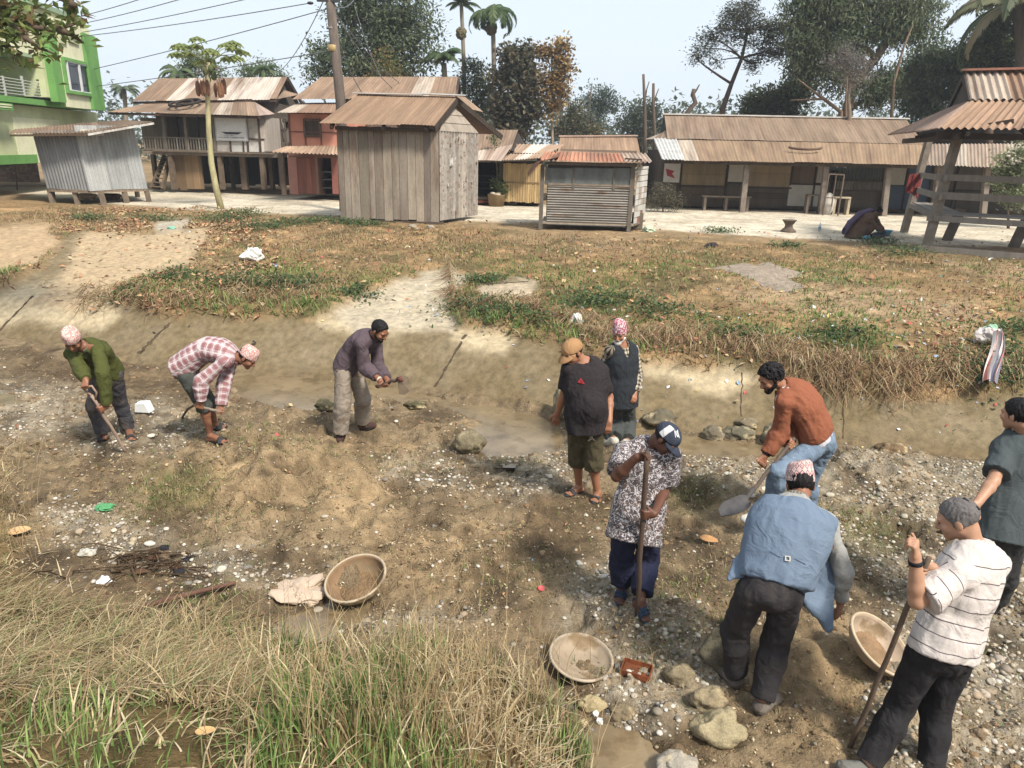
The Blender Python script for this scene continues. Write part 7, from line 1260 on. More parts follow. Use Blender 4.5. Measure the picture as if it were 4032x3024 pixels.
k = MB(); c = p.J['wR']; dR = nz(p.J['wR']-p.J['eR']); k.lathe(c-dR*.03, [(.030, 0), (.035, .003), (.035, .015), (.030, .018)], 14, dR, L(226, 214, 190)); k.build('wrist_band', M_metal, p.ob, True)
# --- 4 old man in dark vest ---
p = Person('white-bearded old man in dark vest over checked shirt and tall patterned cap', dict(P=k5(2128, 800, 0), N=k5(2128, 455, .0), H=k5(2108, 365, -.06), sR=k5(2050, 478, 0), sL=k5(2203, 478, 0), eR=k5(2010, 575, .05), wR=k5(1985, 660, -.12), eL=k5(2222, 640, .03), wL=k5(2212, 760, -.08), hR=k5(2090, 815, 0), hL=k5(2168, 815, 0), kR=k5(2086, 945, -.05), aR=k5(2070, 1066), tR=k5(2030, 1092), kL=k5(2164, 955, -.02), aL=k5(2158, 1080), tL=k5(2130, 1112)), (2400, 1740), .98, SK, (0, 0, 0), .0095)
p.head(fac(200, -12)); p.body(toes=False); p.topi(pat('red patterned tall cap cloth', 'topi', L(230, 212, 214), L(184, 96, 112), L(110, 84, 110)), .14); p.hair(WHITEH, back=-.05, vol=.002); p.beard(WHITEH, th=.006); p.brows(GREYH)
p.trousers(pat('slate trousers', 'dusty', L(78, 82, 80), L(96, 98, 92)), 1.96, .035, .06); p.shirt(pat('cream checked shirt', 'check', L(206, 196, 170), L(92, 72, 60), L(40, 34, 40)), 1.92, .05, .018, .02, .014); p.vest(pat('black vest cloth', 'wool', L(46, 50, 56), L(60, 64, 68)), .10, .036, fronts=.024); p.shoes(pat('pale shoe', 'dusty', L(206, 200, 184), L(150, 140, 120)), sole=L(200, 196, 184))
# --- 5 man in tan cap and black tee ---
p = Person('stout man in tan baseball cap, black tee shirt and olive knee-length shorts standing', dict(P=k5(1885, 960, .0), N=k5(1885, 565, .02), H=k5(1795, 490, -.08), sR=k5(1768, 600, -.08), sL=k5(1985, 615, .02), eR=k5(1742, 760, -.06), wR=k5(1694, 895, -.12), eL=k5(2038, 790, .02), wL=k5(2040, 955, -.08), hR=k5(1828, 985, 0), hL=k5(1935, 985, .03), kR=k5(1828, 1185, -.03), aR=k5(1838, 1385), tR=k5(1775, 1432), kL=k5(1935, 1215, -.02), aL=k5(1960, 1425), tL=k5(1944, 1475)), (2290, 1965), 1.06, SK, (0, 0, 0), .009, fat=.6)
p.hand('R', d=(-.15, -.1, -1), curl=(15, 20, 15), spread=.3); p.hand('L', d=(-.12, -.15, -1), curl=(25, 30, 25), spread=.2); p.head(fac(232, -26)); p.body(); p.hair(back=-.045, vol=.003); p.ballcap(pat('tan cap cloth', 'wool', L(186, 140, 92), L(168, 124, 80)), down=.35); p.brows()
p.trousers(pat('olive cotton', 'dusty', L(92, 84, 60), L(74, 68, 50)), 1.22, .028, .028, name='shorts'); ts = p.shirt(pat('black cotton', 'wool', L(50, 44, 46), L(62, 56, 58)), .78, .11, .022, .02, fat=1); p.shoes(None, 'slipper', sole=L(88, 88, 88), strap='one')
from mathutils.bvhtree import BVHTree
BV = {}
def ondisc(p, px_, py_, off=.004):                          # point where a sight line meets the shirt front
    if p.name not in BV: ob_ = origin(p); BV[p.name] = BVHTree.FromPolygons([Vector(ob_)+v.co for v in p.data.vertices], [tuple(f.vertices) for f in p.data.polygons])
    h_ = BV[p.name].ray_cast(Vector(CAM), Vector(ray(px_, py_)).normalized()); return (np.array(h_[0]), np.array(h_[1]) if h_[1].dot(Vector(ray(px_, py_))) < 0 else -np.array(h_[1])) if h_[0] else (None, None)
def decal(p, polys, conv, m, name, parent, off=.004, col=(1, 1, 1)):
    k = MB()
    for poly in polys:
        Q = [ondisc(parent, *conv(*a)[:2]) for a in poly]
        if any(q[0] is None for q in Q): continue
        Nn = nz(np.mean([q[1] for q in Q], 0)); V = [q[0]+Nn*off for q in Q]; c = np.mean(V, 0); n = len(V); k.add(V+[c]+[v+Nn*.002 for v in V]+[c+Nn*.002], [np.array([[i, (i+1) % n, n] for i in range(n)]+[[n+1+i, n+1+(i+1) % n, 2*n+1] for i in range(n)])], col)
    return k.build(name, m, parent)
decal(p, [[(1850, 660), (1876, 702), (1826, 690)]], k5, M_paper, 'chest_print', ts, .012, L(190, 40, 52))
decal(p, [[(1845, 684), (1850, 672), (1853, 684)], [(1856, 690), (1858, 680), (1862, 692)]], k5, M_paper, 'chest_print', ts, .016, L(60, 20, 28))
sh = [o for o in p.ob.children if o.name.startswith('shorts')][0]
decal(p, [[(1920, 1040), (1926, 1040), (1927, 1058), (1921, 1058)], [(1921, 1056), (1930, 1058), (1948, 1076), (1930, 1068)], [(1921, 1056), (1926, 1064), (1902, 1078), (1896, 1074)], [(1916, 1030), (1923, 1030), (1923, 1038), (1916, 1038)], [(1912, 1048), (1922, 1046), (1922, 1050), (1904, 1056)]], k5, M_paper, 'leg_print', sh, .012, L(220, 220, 214))
# --- 6 man in floral shirt leaning on pole ---
p = Person('dark-skinned man in navy and white cap and patterned short-sleeved shirt holding an upright pole', dict(P=b1(680, 1400, .05), N=b1(770, 925, -.08), H=b1(862, 875, -.2), sR=b1(592, 960, .0), sL=b1(905, 985, -.08), eR=b1(545, 1120, -.22), wR=b1(700, 1050, -.35), eL=b1(865, 1195, -.12), wL=b1(765, 1305, -.33), hR=(2462, 2072, .05), hL=(2556, 2078, .05), kR=(2448, 2195, 0), aR=(2450, 2305), tR=(2440, 2355), kL=(2548, 2200, -.02), aL=(2522, 2365), tL=(2540, 2425)), (2500, 2380), .97, SKD, (0, -.02, 0), .0085)
A = aty(2549, 1778, p.by-.32); B = hit(2508, 2418)-[0, 0, .04]; t = rodm('dark round pole held upright by the man in the navy and white cap', A, B, .019, L(98, 78, 64), 'pole', 'pole')
p.hand('R', rod=(A, B), at=.045, nrm=(.3, -.3, 0), d=(1, -.3, .2)); p.hand('L', rod=(A, B), at=.34, d=(-1, -.2, 0)); p.head(fac(128, -42), (.2, 0, 1)); p.body(); p.hair(back=-.03, vol=.002)
cp = p.ballcap(pat('navy cap cloth', 'wool', L(66, 72, 88), L(56, 62, 78)), down=.2); WH = pat('white cap cloth', 'wool', L(222, 222, 222), L(206, 206, 206))
def fn(F): F.ell(p.hp(.0, -.008, .040), np.array((.0925, .1125, .0935))*p.sc, p.HR, .01, clip=[(p.hp(0, 0, .029), nz(-p.hu+p.hf*.10)), (p.hp(.035, 0, 0), -p.hr), (p.hp(0, -.01, 0), p.hf), (p.hp(0, -.062, 0), -p.hf)])
p.garment('cap_panel', WH, fn, wr=.001, parent=cp, h=.005)
decal(p, [[(918, 822), (922, 822), (930, 868), (925, 868)], [(918, 822), (923, 821), (944, 864), (938, 866)], [(936, 818), (941, 818), (946, 864), (940, 865)], [(928, 826), (932, 824), (944, 844), (942, 850)], [(954, 816), (958, 818), (945, 844), (941, 842)], [(942, 842), (946, 842), (952, 870), (948, 872)]], b1, WH, 'emblem', cp, .004)
p.trousers(pat('navy trousers', 'dusty', L(44, 48, 76), L(58, 60, 84)), 1.85, .028, .04); p.shirt(pat('dark floral cloth', 'floral', L(88, 78, 78), L(204, 198, 200), L(104, 84, 76)), .80, .17, .028, .038, flare=.012); p.collar(pat('slate collar', 'wool', L(84, 92, 108), L(100, 104, 116))); p.shoes(None, 'slipper', sole=L(62, 84, 110), strap=L(50, 70, 96))
# --- 7 man in rust sweater ---
p = Person('young bearded man in rust orange sweater and blue jeans stooping with a shovel', dict(P=b1(1850, 880, .0), N=b1(1655, 545, -.1), H=b1(1555, 480, -.15), sL=b1(1635, 635, -.25), sR=b1(1745, 560, .08), eL=b1(1618, 820, -.32), wL=b1(1515, 985, -.36), eR=b1(1690, 760, .08), wR=b1(1660, 900, -.1), hL=b1(1830, 935, -.1), hR=b1(1905, 915, .1), kL=b1(1600, 1090, -.22), aL=b1(1545, 1330, -.12), tL=b1(1400, 1400, -.2), kR=b1(1790, 1150, .1), aR=b1(1800, 1360, .3), tR=b1(1720, 1400, .2)), (2950, 2080), 1.06, SK, (0, -.07, 0), .009, by=6.35)
A = aty(*b1(1705, 870), p.by-.12); B = aty(*b1(1390, 1265), p.by-.45); t = rodm('shovel with dark rounded blade held by the man in the rust sweater', A, B, .018, L(112, 96, 84), 'shovel', 'shovel')
m = MB(); y_ = B[1]; ctr = []; W_ = [(1395, 1245, 1425, 1285), (1355, 1240, 1420, 1310), (1300, 1262, 1395, 1335), (1250, 1285, 1350, 1358), (1222, 1310, 1300, 1372), (1208, 1338, 1250, 1378)]; V = []
for i, (x0, y0, x1, y1) in enumerate(W_):
    a, b = aty(*b1(x0, y0), y_-.02*i), aty(*b1(x1, y1), y_-.10-.02*i)
    for f in np.linspace(0, 1, 7): V.append(a+(b-a)*f-np.array([0, 0, .03])*math.sin(math.pi*f))
V = np.array(V); n_ = len(V); q = [[i*7+j, i*7+j+1, i*7+j+8, i*7+j+7] for i in range(5) for j in range(6)]; m.add(np.concatenate([V, V-[0, 0, .004]]), np.array(q+[[a+n_ for a in f[::-1]] for f in q]), L(84, 82, 84)); m.tube([B-nz(B-A)*.12, B+nz(B-A)*.12], [.024, .014], 8, L(90, 86, 84)); m.build('blade', M_steel, t, True)
p.hand('L', rod=None, d=nz(p.J['wL']-p.J['eL'])+np.array([-.35, -.1, -.15]), curl=(60, 60, 40)); p.hand('R', rod=(A, B), at=.1); p.head(fac(258, -30), (-.2, 0, 1)); p.body(toes=False); p.hair(vol=.016, back=-.02, curly=.014); p.beard(HAIR, th=.006); p.brows()
p.trousers(pat('blue denim', 'denim', L(84, 108, 136), L(150, 170, 190)), 1.95, .016, .03, name='jeans', top=.14); p.shirt(pat('white undershirt', 'wool', L(222, 220, 228), L(206, 204, 214)), .3, .03, .014, .0, name='undershirt'); p.shirt(pat('rust wool', 'wool', L(162, 94, 62), L(140, 80, 54)), 1.93, -.03, .024, .022, .014, name='sweater'); p.shoes(pat('white trainer', 'wool', L(226, 222, 210), L(200, 194, 180)), sole=L(214, 210, 198))
k = MB(); c = p.sp(.075); k.lathe(c-p.up*.012, [(.117, 0), (.122, .004), (.122, .026), (.117, .03)], 40, p.up, L(44, 36, 34)); o_ = k.V[-1]; q_ = o_-c; w_ = q_@p.lat; k.V[-1] = o_+np.outer(w_*.38, p.lat); k.build('belt', SOLE, p.ob, True)
k = MB(); dR = nz(p.J['wL']-p.J['eL']); k.lathe(p.J['wL']-dR*.035, [(.032, 0), (.039, .004), (.039, .028), (.032, .032)], 14, dR, L(44, 40, 42)); k.build('watch', SOLE, p.ob, True)
# --- 8 man in charcoal tee at the right edge ---
p = Person('man with short black hair in charcoal tee shirt seen from behind at the right edge', dict(P=b2(2085, 1270, .05), N=b2(2215, 690, .0), H=b2(2170, 555, -.03), sL=b2(2085, 775, -.05), sR=b2(2350, 790, .08), eL=b2(2010, 985, -.12), wL=b2(1905, 1130, -.2), eR=b2(2420, 1010, .1), wR=b2(2400, 1200, 0), hL=b2(2020, 1300, .0), hR=b2(2140, 1315, .1), kL=b2(2010, 1530, -.02), aL=b2(1930, 1740), tL=b2(1880, 1745), kR=b2(2085, 1550, .1), aR=b2(2010, 1770), tR=b2(1960, 1785)), (3950, 2440), 1.0, SKL, (0, 0, 0), .0085, by=4.75)
p.head(fac(335, -8)); p.body(toes=False); p.hair(back=-.07, vol=.008); p.trousers(pat('charcoal trousers', 'dusty', L(66, 66, 66), L(54, 54, 56)), 1.93, .03, .05); p.shirt(pat('charcoal cotton', 'wool', L(82, 90, 92), L(70, 78, 80)), .78, .12, .03, .035, flare=.01); p.shoes(pat('dark shoe', 'wool', L(50, 48, 48), L(60, 58, 56)))
# --- 9 man in blue waistcoat, bending away ---
p = Person('man in pale blue waistcoat and patterned cap bending away towards the earth', dict(P=b3(505, 610, .0), N=b3(640, 130, .42), H=b3(665, 15, .58), sL=b3(470, 175, .38), sR=b3(820, 235, .35), eL=b3(385, 330, .42), wL=b3(350, 430, .55), eR=b3(915, 520, .28), wR=b3(900, 690, .25), hL=b3(390, 640, 0), hR=b3(590, 660, 0), kL=b3(285, 860, .0), aL=b3(290, 1125), tL=b3(215, 1090), kR=b3(520, 930, -.02), aR=b3(440, 1275), tR=b3(505, 1268)), (2960, 2760), 1.04, SKM, (0, -.03, 0), .008)
p.hand('R', d=(.05, .1, -1), nrm=(-1, .2, 0), curl=(25, 30, 20), spread=.4); p.head(fac(10, -28), (0, .35, 1)); p.body(toes=False); p.topi(pat('pink diamond cap cloth', 'topi_diamond', L(226, 190, 184), L(120, 84, 88), L(200, 90, 90)), .125); p.hair(back=-.07, vol=.004)
p.trousers(pat('black trousers', 'dusty', L(60, 56, 58), L(74, 68, 66)), 1.93, .018, .026, inf=.012, top=.2, seat=.0); p.shirt(pat('pale grey wool', 'wool', L(176, 174, 168), L(156, 154, 150)), 1.93, -.16, .008, .012, .008); bl = pat('blue waistcoat cloth', 'wool', L(122, 140, 162), L(98, 118, 142))
def fn(F):
    cl = [(p.sp(.96), nz(p.lata(1)[1]))]
    for q in 'LR': d = nz(p.J['s'+q]-p.sp(.9)); cl.append((p.J['s'+q]+d*.01, d))
    p.torso(F, .048, .18, 1, clip=cl+[(p.sp(.05), -p.up)]); p.shoulders(F, .032, clip=cl); F.cap(p.sp(.0), p.sp(.6), .140, .155, .05, p.lat, 1.55, clip=[(p.sp(.06), nz(-p.up+p.lat*.15))])
    y_ = p.J['P'][1]
    def flap(pts, th, k=.03):
        Q = [aty(*b3(a, b), y_+dy) for a, b, dy in pts]
        for u, v in zip(Q, Q[1:]): F.cap(u, v, th, th, k)
    for i in range(15): f = i/14; flap([(845-85*f, 330+40*f, .26), (860-120*f, 600-10*f, .12+.02*math.sin(f*9)), (835-160*f, 860-190*f, .02-.03*f+.02*math.sin(f*9))], .014, .03)
    for i in range(5): f = i/4; flap([(400+60*f, 330, .26), (290+90*f, 460, .14), (252+110*f, 560-25*f, .06)], .013, .02)
_fn = fn
def fn(F): _fn(F); p.neckhole(F, .07)
p.garment('waistcoat', bl, fn, wr=.014, f=6.); 
w_ = [o for o in p.ob.children if o.name.startswith('waistcoat')][0]
decal(p, [[(500, 398), (545, 425), (548, 431), (498, 403)], [(545, 425), (640, 440), (640, 446), (545, 431)], [(640, 440), (700, 470), (698, 476), (640, 446)]], b3, bl, 'back_strap', w_, .006)
decal(p, [[(576, 424), (606, 428), (606, 434), (576, 430)], [(576, 448), (606, 452), (606, 458), (576, 454)], [(576, 424), (583, 424), (583, 454), (576, 454)], [(600, 428), (606, 428), (606, 456), (600, 456)]], b3, M_metal, 'buckle', w_, .010, L(206, 200, 184))
p.collar(pat('grey collar cloth', 'wool', L(150, 142, 128), L(130, 124, 112))); p.shoes(pat('grey trainer', 'dusty', L(110, 100, 92), L(140, 130, 116)), sole=L(70, 66, 62))
# --- 10 man in striped polo with a staff ---
p = Person('shaven-headed man in white striped polo shirt and black trousers holding a stick with raised fist', dict(P=b3(1500, 960, .05), N=b3(1690, 400, .05), H=b3(1585, 215, -.05), sL=b3(1600, 530, -.12), sR=b3(1790, 470, .15), eL=b3(1345, 690, -.2), wL=b3(1335, 430, -.2), eR=b3(1560, 640, .3), wR=b3(1430, 530, .2), hL=b3(1400, 985, -.03), hR=b3(1570, 990, .08), kL=b3(1245, 1290, -.1), aL=b3(1045, 1650, -.1), tL=b3(930, 1668, -.12), kR=b3(1445, 1320, .08), aR=b3(1400, 1740, .1), tR=b3(1310, 1775, .05)), (3500, 3010), 1.02, SKL, (0, 0, 0), .0075, by=3.47)
B = hit(*b3(952, 1535))-[0, 0, .03]; Mp = aty(*b3(1290, 735), p.by-.02); A = Mp+(Mp-B)*.32; t = rodm('thin brown stick planted in the mud by the man in the striped polo', A, B, .015, L(112, 92, 74), 'stick', 'stick')
p.hand('R', rod=(A, B), at=.06, d=(-1, -.1, .0)); p.hand('L', d=(-.25, -.1, 1), nrm=(-.6, .5, 0), curl=(72, 70, 40)); p.head(fac(305, -26), (0, 0, 1)); p.body(toes=False); p.hair(GREYH, back=-.055, vol=.001)
def fn(F): F.cap(p.hp(-.005, -.06, .115), p.hp(-.005, -.108, .05), .008, .010, .005)
p.garment('hair', HAIR, fn, wr=.001, h=.004)
p.trousers(pat('black cotton trousers', 'dusty', L(48, 46, 48), L(60, 56, 58)), 1.93, .018, .028, top=.22); pw = pat('white striped polo cloth', 'stripe', L(222, 210, 202), L(104, 94, 96)); p.shirt(pw, .86, .02, .030, .045, flare=.01, fat=0); p.collar(pat('cream collar', 'wool', L(226, 212, 204), L(210, 198, 190))); p.shoes(pat('muddy grey shoe', 'dusty', L(120, 118, 112), L(96, 86, 74)))
k = MB(); dR = nz(p.J['wL']-p.J['eL']); k.lathe(p.J['wL']-dR*.05, [(.029, 0), (.036, .003), (.036, .026), (.029, .029)], 16, dR, L(36, 36, 40)); k.ell(p.J['wL']-dR*.036+nz(cross(dR, (0, 1, 0)))*-.036, (.012, .02, .02), 7, L(30, 30, 34)); k.build('watch', SOLE, p.ob, True)
# --- 11 squatting woman ---
g3 = lambda X, Y, *d: (2500+.6926*X, .6926*Y, *d)
p = Person('woman wrapped in a brown and purple shawl squatting by the road washing things', dict(P=g3(1250, 1325, 0), N=g3(1345, 1225, -.1), H=g3(1388, 1205, -.12), sR=g3(1340, 1245, -.25), sL=g3(1365, 1235, .1), eR=g3(1370, 1290, -.3), wR=g3(1410, 1315, -.3), eL=g3(1395, 1285, 0), wL=g3(1415, 1312, -.1), hR=g3(1235, 1335, -.1), hL=g3(1250, 1330, .1), kR=g3(1345, 1290, -.2), kL=g3(1350, 1285, .15), aR=g3(1300, 1352, -.1), aL=g3(1305, 1345, .1), tR=g3(1340, 1358, -.1), tL=g3(1345, 1352, .1)), (3390, 938), .92, SKD, (0, -.10, 0), .014)
p.head(fac(85, -35), (.3, 0, 1)); p.body(); p.hair(back=-.06, vol=.01)
def fn(F): F.ell(p.hp(0, -.09, .12), (.055, .055, .05), None, .01)
p.garment('hair_bun', HAIR, fn, wr=.002, h=.01)
def fn(F):
    p.torso(F, .05, 0, .95); p.shoulders(F, .03)
    for q in 'LR': p.arm(F, q, .02, 1.7); p.leg(F, q, .03, 1.8, loose=.03)
    F.cap(p.J['P']-[0, 0, .12], p.sp(.7), .27, .21, .08, clip=[((0, 0, p.base[2]+.02), (0, 0, -1))])
p.garment('shawl', pat('brown shawl', 'dusty', L(116, 90, 70), L(92, 72, 74)), fn, wr=.02, f=5.)
def fn(F):
    P = [aty(*g3(a, b), p.by+dy) for a, b, dy in ((1340, 1195, -.05), (1280, 1215, -.1), (1225, 1265, -.12), (1188, 1320, -.1))]
    for u, v in zip(P, P[1:]): F.cap(u, v, .07, .07, .03, np.array([0, 1., 0]), 2.)
p.garment('shawl_border', pat('purple border', 'wool', L(98, 84, 108), L(84, 70, 94)), fn, wr=.01, f=5.)
# ---------------- bowls, boulders and other loose things ----------------
M_bowl = mat('mud-caked bowl', None, .8, .25, 5, .3, 25, .006, col2=L(140, 116, 84), th=.58, s2=4, soft=.08)
def bowl(px_, py_, w_px, axis_, label, col, rimcol, inner, depth=.16, name='bowl', fill=None):
    c = hit(px_, py_); R_ = w_px/FX*((c-CAM)@FW)/2; ax = nz(axis_); c = c+np.array([0, 0, .02])+ax*.02; c = c+[0, 0, R_*math.sqrt(max(0, 1-ax[2]**2))*.55]; th = thing(name, c-[0, 0, R_*.5], label, 'bowl'); D_ = depth*R_/.24
    m = MB(); pr = [(R_*math.sin(a), D_*(1-math.cos(a)**1.0)-D_*.75) for a in np.linspace(.0, 1.5, 12)]; m.lathe(c, [(0.001, pr[0][1])]+pr+[(R_*1.03, pr[-1][1]+.004)], 48, ax, col); m.build('outer_shell', M_bowl, th, True)
    m = MB(); m.lathe(c, [(R_*1.03, pr[-1][1]+.004), (R_*.97, pr[-1][1]+.008)]+[(r_*.96, z_+.010) for r_, z_ in pr[::-1]]+[(0.001, pr[0][1]+.010)], 48, ax, inner); m.build('inner_face', M_bowl, th, True)
    m = MB(); a = np.arange(49)*2*math.pi/48; u = nz(cross(ax, (0.01, 1, .02))); v = cross(ax, u); m.tube([c+ax*(pr[-1][1]+.006)+(u*math.cos(q)+v*math.sin(q))*R_ for q in a], .011, 8, rimcol, cap=False); m.build('rim', M_bowl, th, True)
    if fill is not None: m = MB(); z0 = pr[5][1]+.02; m.lathe(c, [(0.001, z0+.008), (R_*.5, z0+.003), (pr[5][0]*.98, z0)], 40, ax, fill); m.build('mud_fill', M_ground, th, True)
    return th
bowl(1408, 2320, 240, (-.20, -.24, .93), 'old pale bowl tilted on the mud, muddy and ochre inside', L(206, 186, 148), L(200, 180, 150), L(150, 118, 84), fill=L(152, 122, 86))
bowl(2284, 2620, 245, (.10, -.10, 1), 'shallow beige bowl lying flat among stones by the rusty tin', L(178, 158, 130), L(190, 172, 148), L(172, 152, 126), .10)
bowl(3440, 2590, 265, (.40, -.30, .85), 'beige bowl propped up beside the man in the striped polo', L(190, 162, 130), L(206, 184, 150), L(188, 164, 138), .15, fill=L(150, 120, 88))
def stone(px_, py_, w_, h_, label, col, seed, dz=.25, zr=None, nz_=.5, name='boulder', grp=None):
    c = hit(px_, py_+h_*.35); s_ = ((c-CAM)@FW)/FX; a, b = w_*s_/2*.92, h_*s_/2; m = MB(); m.ell(c+[0, 0, b*(.5-dz*.5)], (a, max(a*.75, b*.8), b), 20, col, nz_, seed); return m.build(name, M_stone, smooth=True, label=label, cat='rock', group=grp)
for a in ((1850, 1728, 130, 95, 'angular brown boulder at the edge of the grey puddle', L(132, 120, 92), 1, .2, None, .6), (2210, 1560, 80, 150, 'rounded boulder half hidden behind the man in the tan cap', L(134, 124, 98), 2), (2510, 1548, 0, 0, '', None, 0),
          (2600, 1635, 148, 70, 'wide dark flat boulder behind the navy cap', L(116, 106, 84), 3), (2806, 1698, 92, 62, 'round boulder at the left of the pile near the rust sweater', L(126, 114, 92), 4), (2915, 1698, 140, 56, 'long flat grey boulder under a smaller stone', L(118, 110, 88), 5),
          (2942, 1660, 100, 40, 'small oblong stone lying on top of the flat grey boulder', L(134, 120, 94), 6), (3045, 1695, 110, 90, 'grey boulder partly hidden behind the rust sweater sleeve', L(122, 114, 94), 7), (2475, 1630, 50, 110, 'upright tan boulder behind the old man in the vest', L(140, 124, 94), 8),
          (2845, 2530, 190, 190, 'large dark boulder at the left foot of the blue waistcoat man', L(112, 102, 84), 9, .3), (2790, 2740, 150, 110, 'pale rounded stone below the heel of the grey trainer', L(168, 150, 116), 10), (2830, 2845, 220, 150, 'big mottled cream boulder at the bottom right of the middle', L(176, 160, 122), 11), (2670, 2645, 130, 80, 'smooth oval brown stone by the rusty tin', L(144, 128, 98), 12),
          (2660, 2990, 170, 90, 'pale grey boulder cut by the bottom edge of the picture', L(176, 166, 150), 13), (2330, 2760, 110, 70, 'long cream cobble pointing up right beside the grass', L(184, 164, 120), 14), (2450, 2800, 110, 60, 'dull brown flat stone right of the long cream cobble', L(140, 122, 92), 15), (340, 2170, 70, 34, 'flat pale stone on the gravel at the left', L(206, 200, 186), 16), (2295, 2840, 40, 26, 'small yellowish cobble beside two white chips', L(206, 180, 134), 17),
          (3850, 2880, 70, 55, 'round brown stone at the lower right corner', L(140, 118, 90), 18), (3900, 2680, 40, 24, 'small pale stone on the slope at the right', L(188, 176, 158), 19), (1420, 2378, 0, 0, '', None, 0), (2985, 1765, 0, 0, '', None, 0), (1900, 878, 0, 0, '', None, 0), (1624, 888, 34, 18, 'pale stone under the left of the plank hut front', L(170, 160, 144), 21), (1695, 892, 34, 18, 'pale stone under the right of the plank hut front', L(172, 164, 150), 22), (3510, 1760, 120, 50, 'brown lump of hard mud on the gravel behind the grey tee shirt', L(130, 104, 72), 23), (1640, 1590, 90, 36, 'dark lump of turf standing in the stream by the plum shirted man', L(96, 88, 58), 24), (1290, 1590, 100, 50, 'dark clump of turf left of the plum shirted man', L(92, 86, 60), 25)):
    if a[2]: stone(*a)
# rusty tin, bag, scraps people could point to
p = hit(2505, 2650); M_stone2 = mat('mottled river stone', None, .88, .3, 7, .8, 14, .03, col2=L(186, 168, 128), th=.56, s2=6, soft=.12, fine=.25)
for o_ in list(S.objects):
    if o_.name.startswith('boulder'): o_.data.materials[0] = M_stone2
R_ = np.array([[.93, .36, 0], [-.36, .93, 0], [0, 0, 1]]); m = MB(); f = lambda x_, y_, z_: p+R_@np.array([x_, y_, z_]); a, b, h_ = .10, .065, .05
for q in ((-a, -b, a, -b), (a, -b, a, b), (a, b, -a, b), (-a, b, -a, -b)): m.quad(f(q[0], q[1], 0), f(q[2], q[3], 0), f(q[2], q[3], h_), f(q[0], q[1], h_), .004, L(142, 74, 36))
m.hexa([f(-a, -b, 0), f(a, -b, 0), f(a, b, 0), f(-a, b, 0), f(-a*.95, -b*.95, .012), f(a*.95, -b*.95, .01), f(a*.95, b*.95, .014), f(-a*.95, b*.95, .02)], L(120, 66, 34)); m.build('rusty_tin', mat('thick rust', None, .95, .45, 14, .8, 50, .008, fine=.3), label='squashed orange rusty tin lying right of the shallow bowl', cat='tin')
def leafobj(px_, py_, l_, w_, col, label, yaw, name='leaf', tilt=.25, lift=.03):
    p = hit(px_, py_)+[0, 0, lift]; s_ = ((p-CAM)@FW)/FX; l, w = l_*s_/2, w_*s_/2; d = np.array([math.cos(yaw), math.sin(yaw), 0]); q = np.array([-d[1], d[0], .0]); V = []; m = MB(); n = 9
    for i in range(n):
        t_ = -1+2*i/(n-1); ww = w*math.sqrt(max(0.02, 1-t_*t_))*(1.1-.2*t_)
        for k in (-1, 0, 1): V.append(p+d*l*t_+q*ww*k+np.array([0, 0, abs(k)*tilt*ww+.03*t_*t_*l*3]))
    V = np.array(V); V = np.concatenate([V, V-[0, 0, .002]]); F_ = [[3*i+k, 3*i+k+1, 3*i+k+4, 3*i+k+3] for i in range(n-1) for k in (0, 1)]; m.add(V, np.array(F_+[[a+27 for a in f[::-1]] for f in F_]), col); m.build(name, M_dryleaf, smooth=True, label=label, cat='leaf')
leafobj(2790, 2137, 72, 46, L(206, 150, 90), 'large orange leaf on the gravel left of the blue waistcoat', -.5); leafobj(815, 2925, 76, 40, L(222, 176, 112), 'pale orange leaf in the grass near the bottom edge', .2, lift=.07); leafobj(80, 2105, 76, 60, L(224, 178, 120), 'curled tan leaf caught in the grass at the left edge', .5, lift=.03)
leafobj(545, 2650, 60, 50, L(176, 124, 80), 'brown leaf under straw, nearer to the iron pipe', .4, lift=.05); leafobj(505, 2745, 56, 44, L(160, 116, 74), 'dull brown leaf in the straw below another brown leaf', -.3, lift=.05)
def crumple(px_, py_, r_px, sq, label, col, name, cat, seed, m_=None, lift=.3, nzs=.8):
    p = hit(px_, py_); s_ = ((p-CAM)@FW)/FX; m = MB(); m.ell(p+[0, 0, r_px*s_*lift*sq], (r_px*s_, r_px*s_*.8, r_px*s_*sq), 16, col, nzs, seed); return m.build(name, m_ or M_paper, label=label, cat=cat)
crumple(995, 1018, 42, .8, 'white crumpled plastic bag on the far bank slope', L(232, 230, 224), 'plastic_bag', 'bag', 3); crumple(1080, 1046, 12, .5, 'small lilac plastic wrapper beside the white bag', L(186, 160, 206), 'wrapper', 'wrapper', 4); crumple(418, 2000, 36, .3, 'flattened green plastic wrapper on the dug earth', L(90, 170, 110), 'wrapper', 'wrapper', 5); crumple(410, 2290, 24, .7, 'white torn scrap of paper in the dark trash patch', L(236, 238, 240), 'paper_scrap', 'paper', 7)
crumple(2270, 1270, 26, .9, 'white plastic scrap on the dry roots above the tan cap', L(240, 238, 232), 'plastic_scrap', 'plastic', 9); crumple(820, 875, 0.1, .1, 'x', L(1, 1, 1), 'x', 'x', 1) if False else None
crumple(1185, 2335, 95, .35, 'pale pink muddy rag lying left of the tilted bowl', L(206, 182, 158), 'rag', 'cloth', 11, nzs=1.0); crumple(675, 902, 16, .5, 'mint green scrap on the concrete slab', L(140, 196, 170), 'plastic_scrap', 'plastic', 12); crumple(2700, 880, 0.1, .1, 'x', L(1, 1, 1), 'x', 'x', 1) if False else None
m = MB(); p = hit(2130, 2325); m.lathe(p+[0, 0, .015], [(0, 0), (.024, 0), (.028, .012), (.026, .014), (.022, .004), (0, .004)], 16, (.1, -.3, 1), L(226, 84, 84)); m.build('bottle_cap', M_metal, smooth=True, label='small red plastic lid lying on the mud', cat='lid')
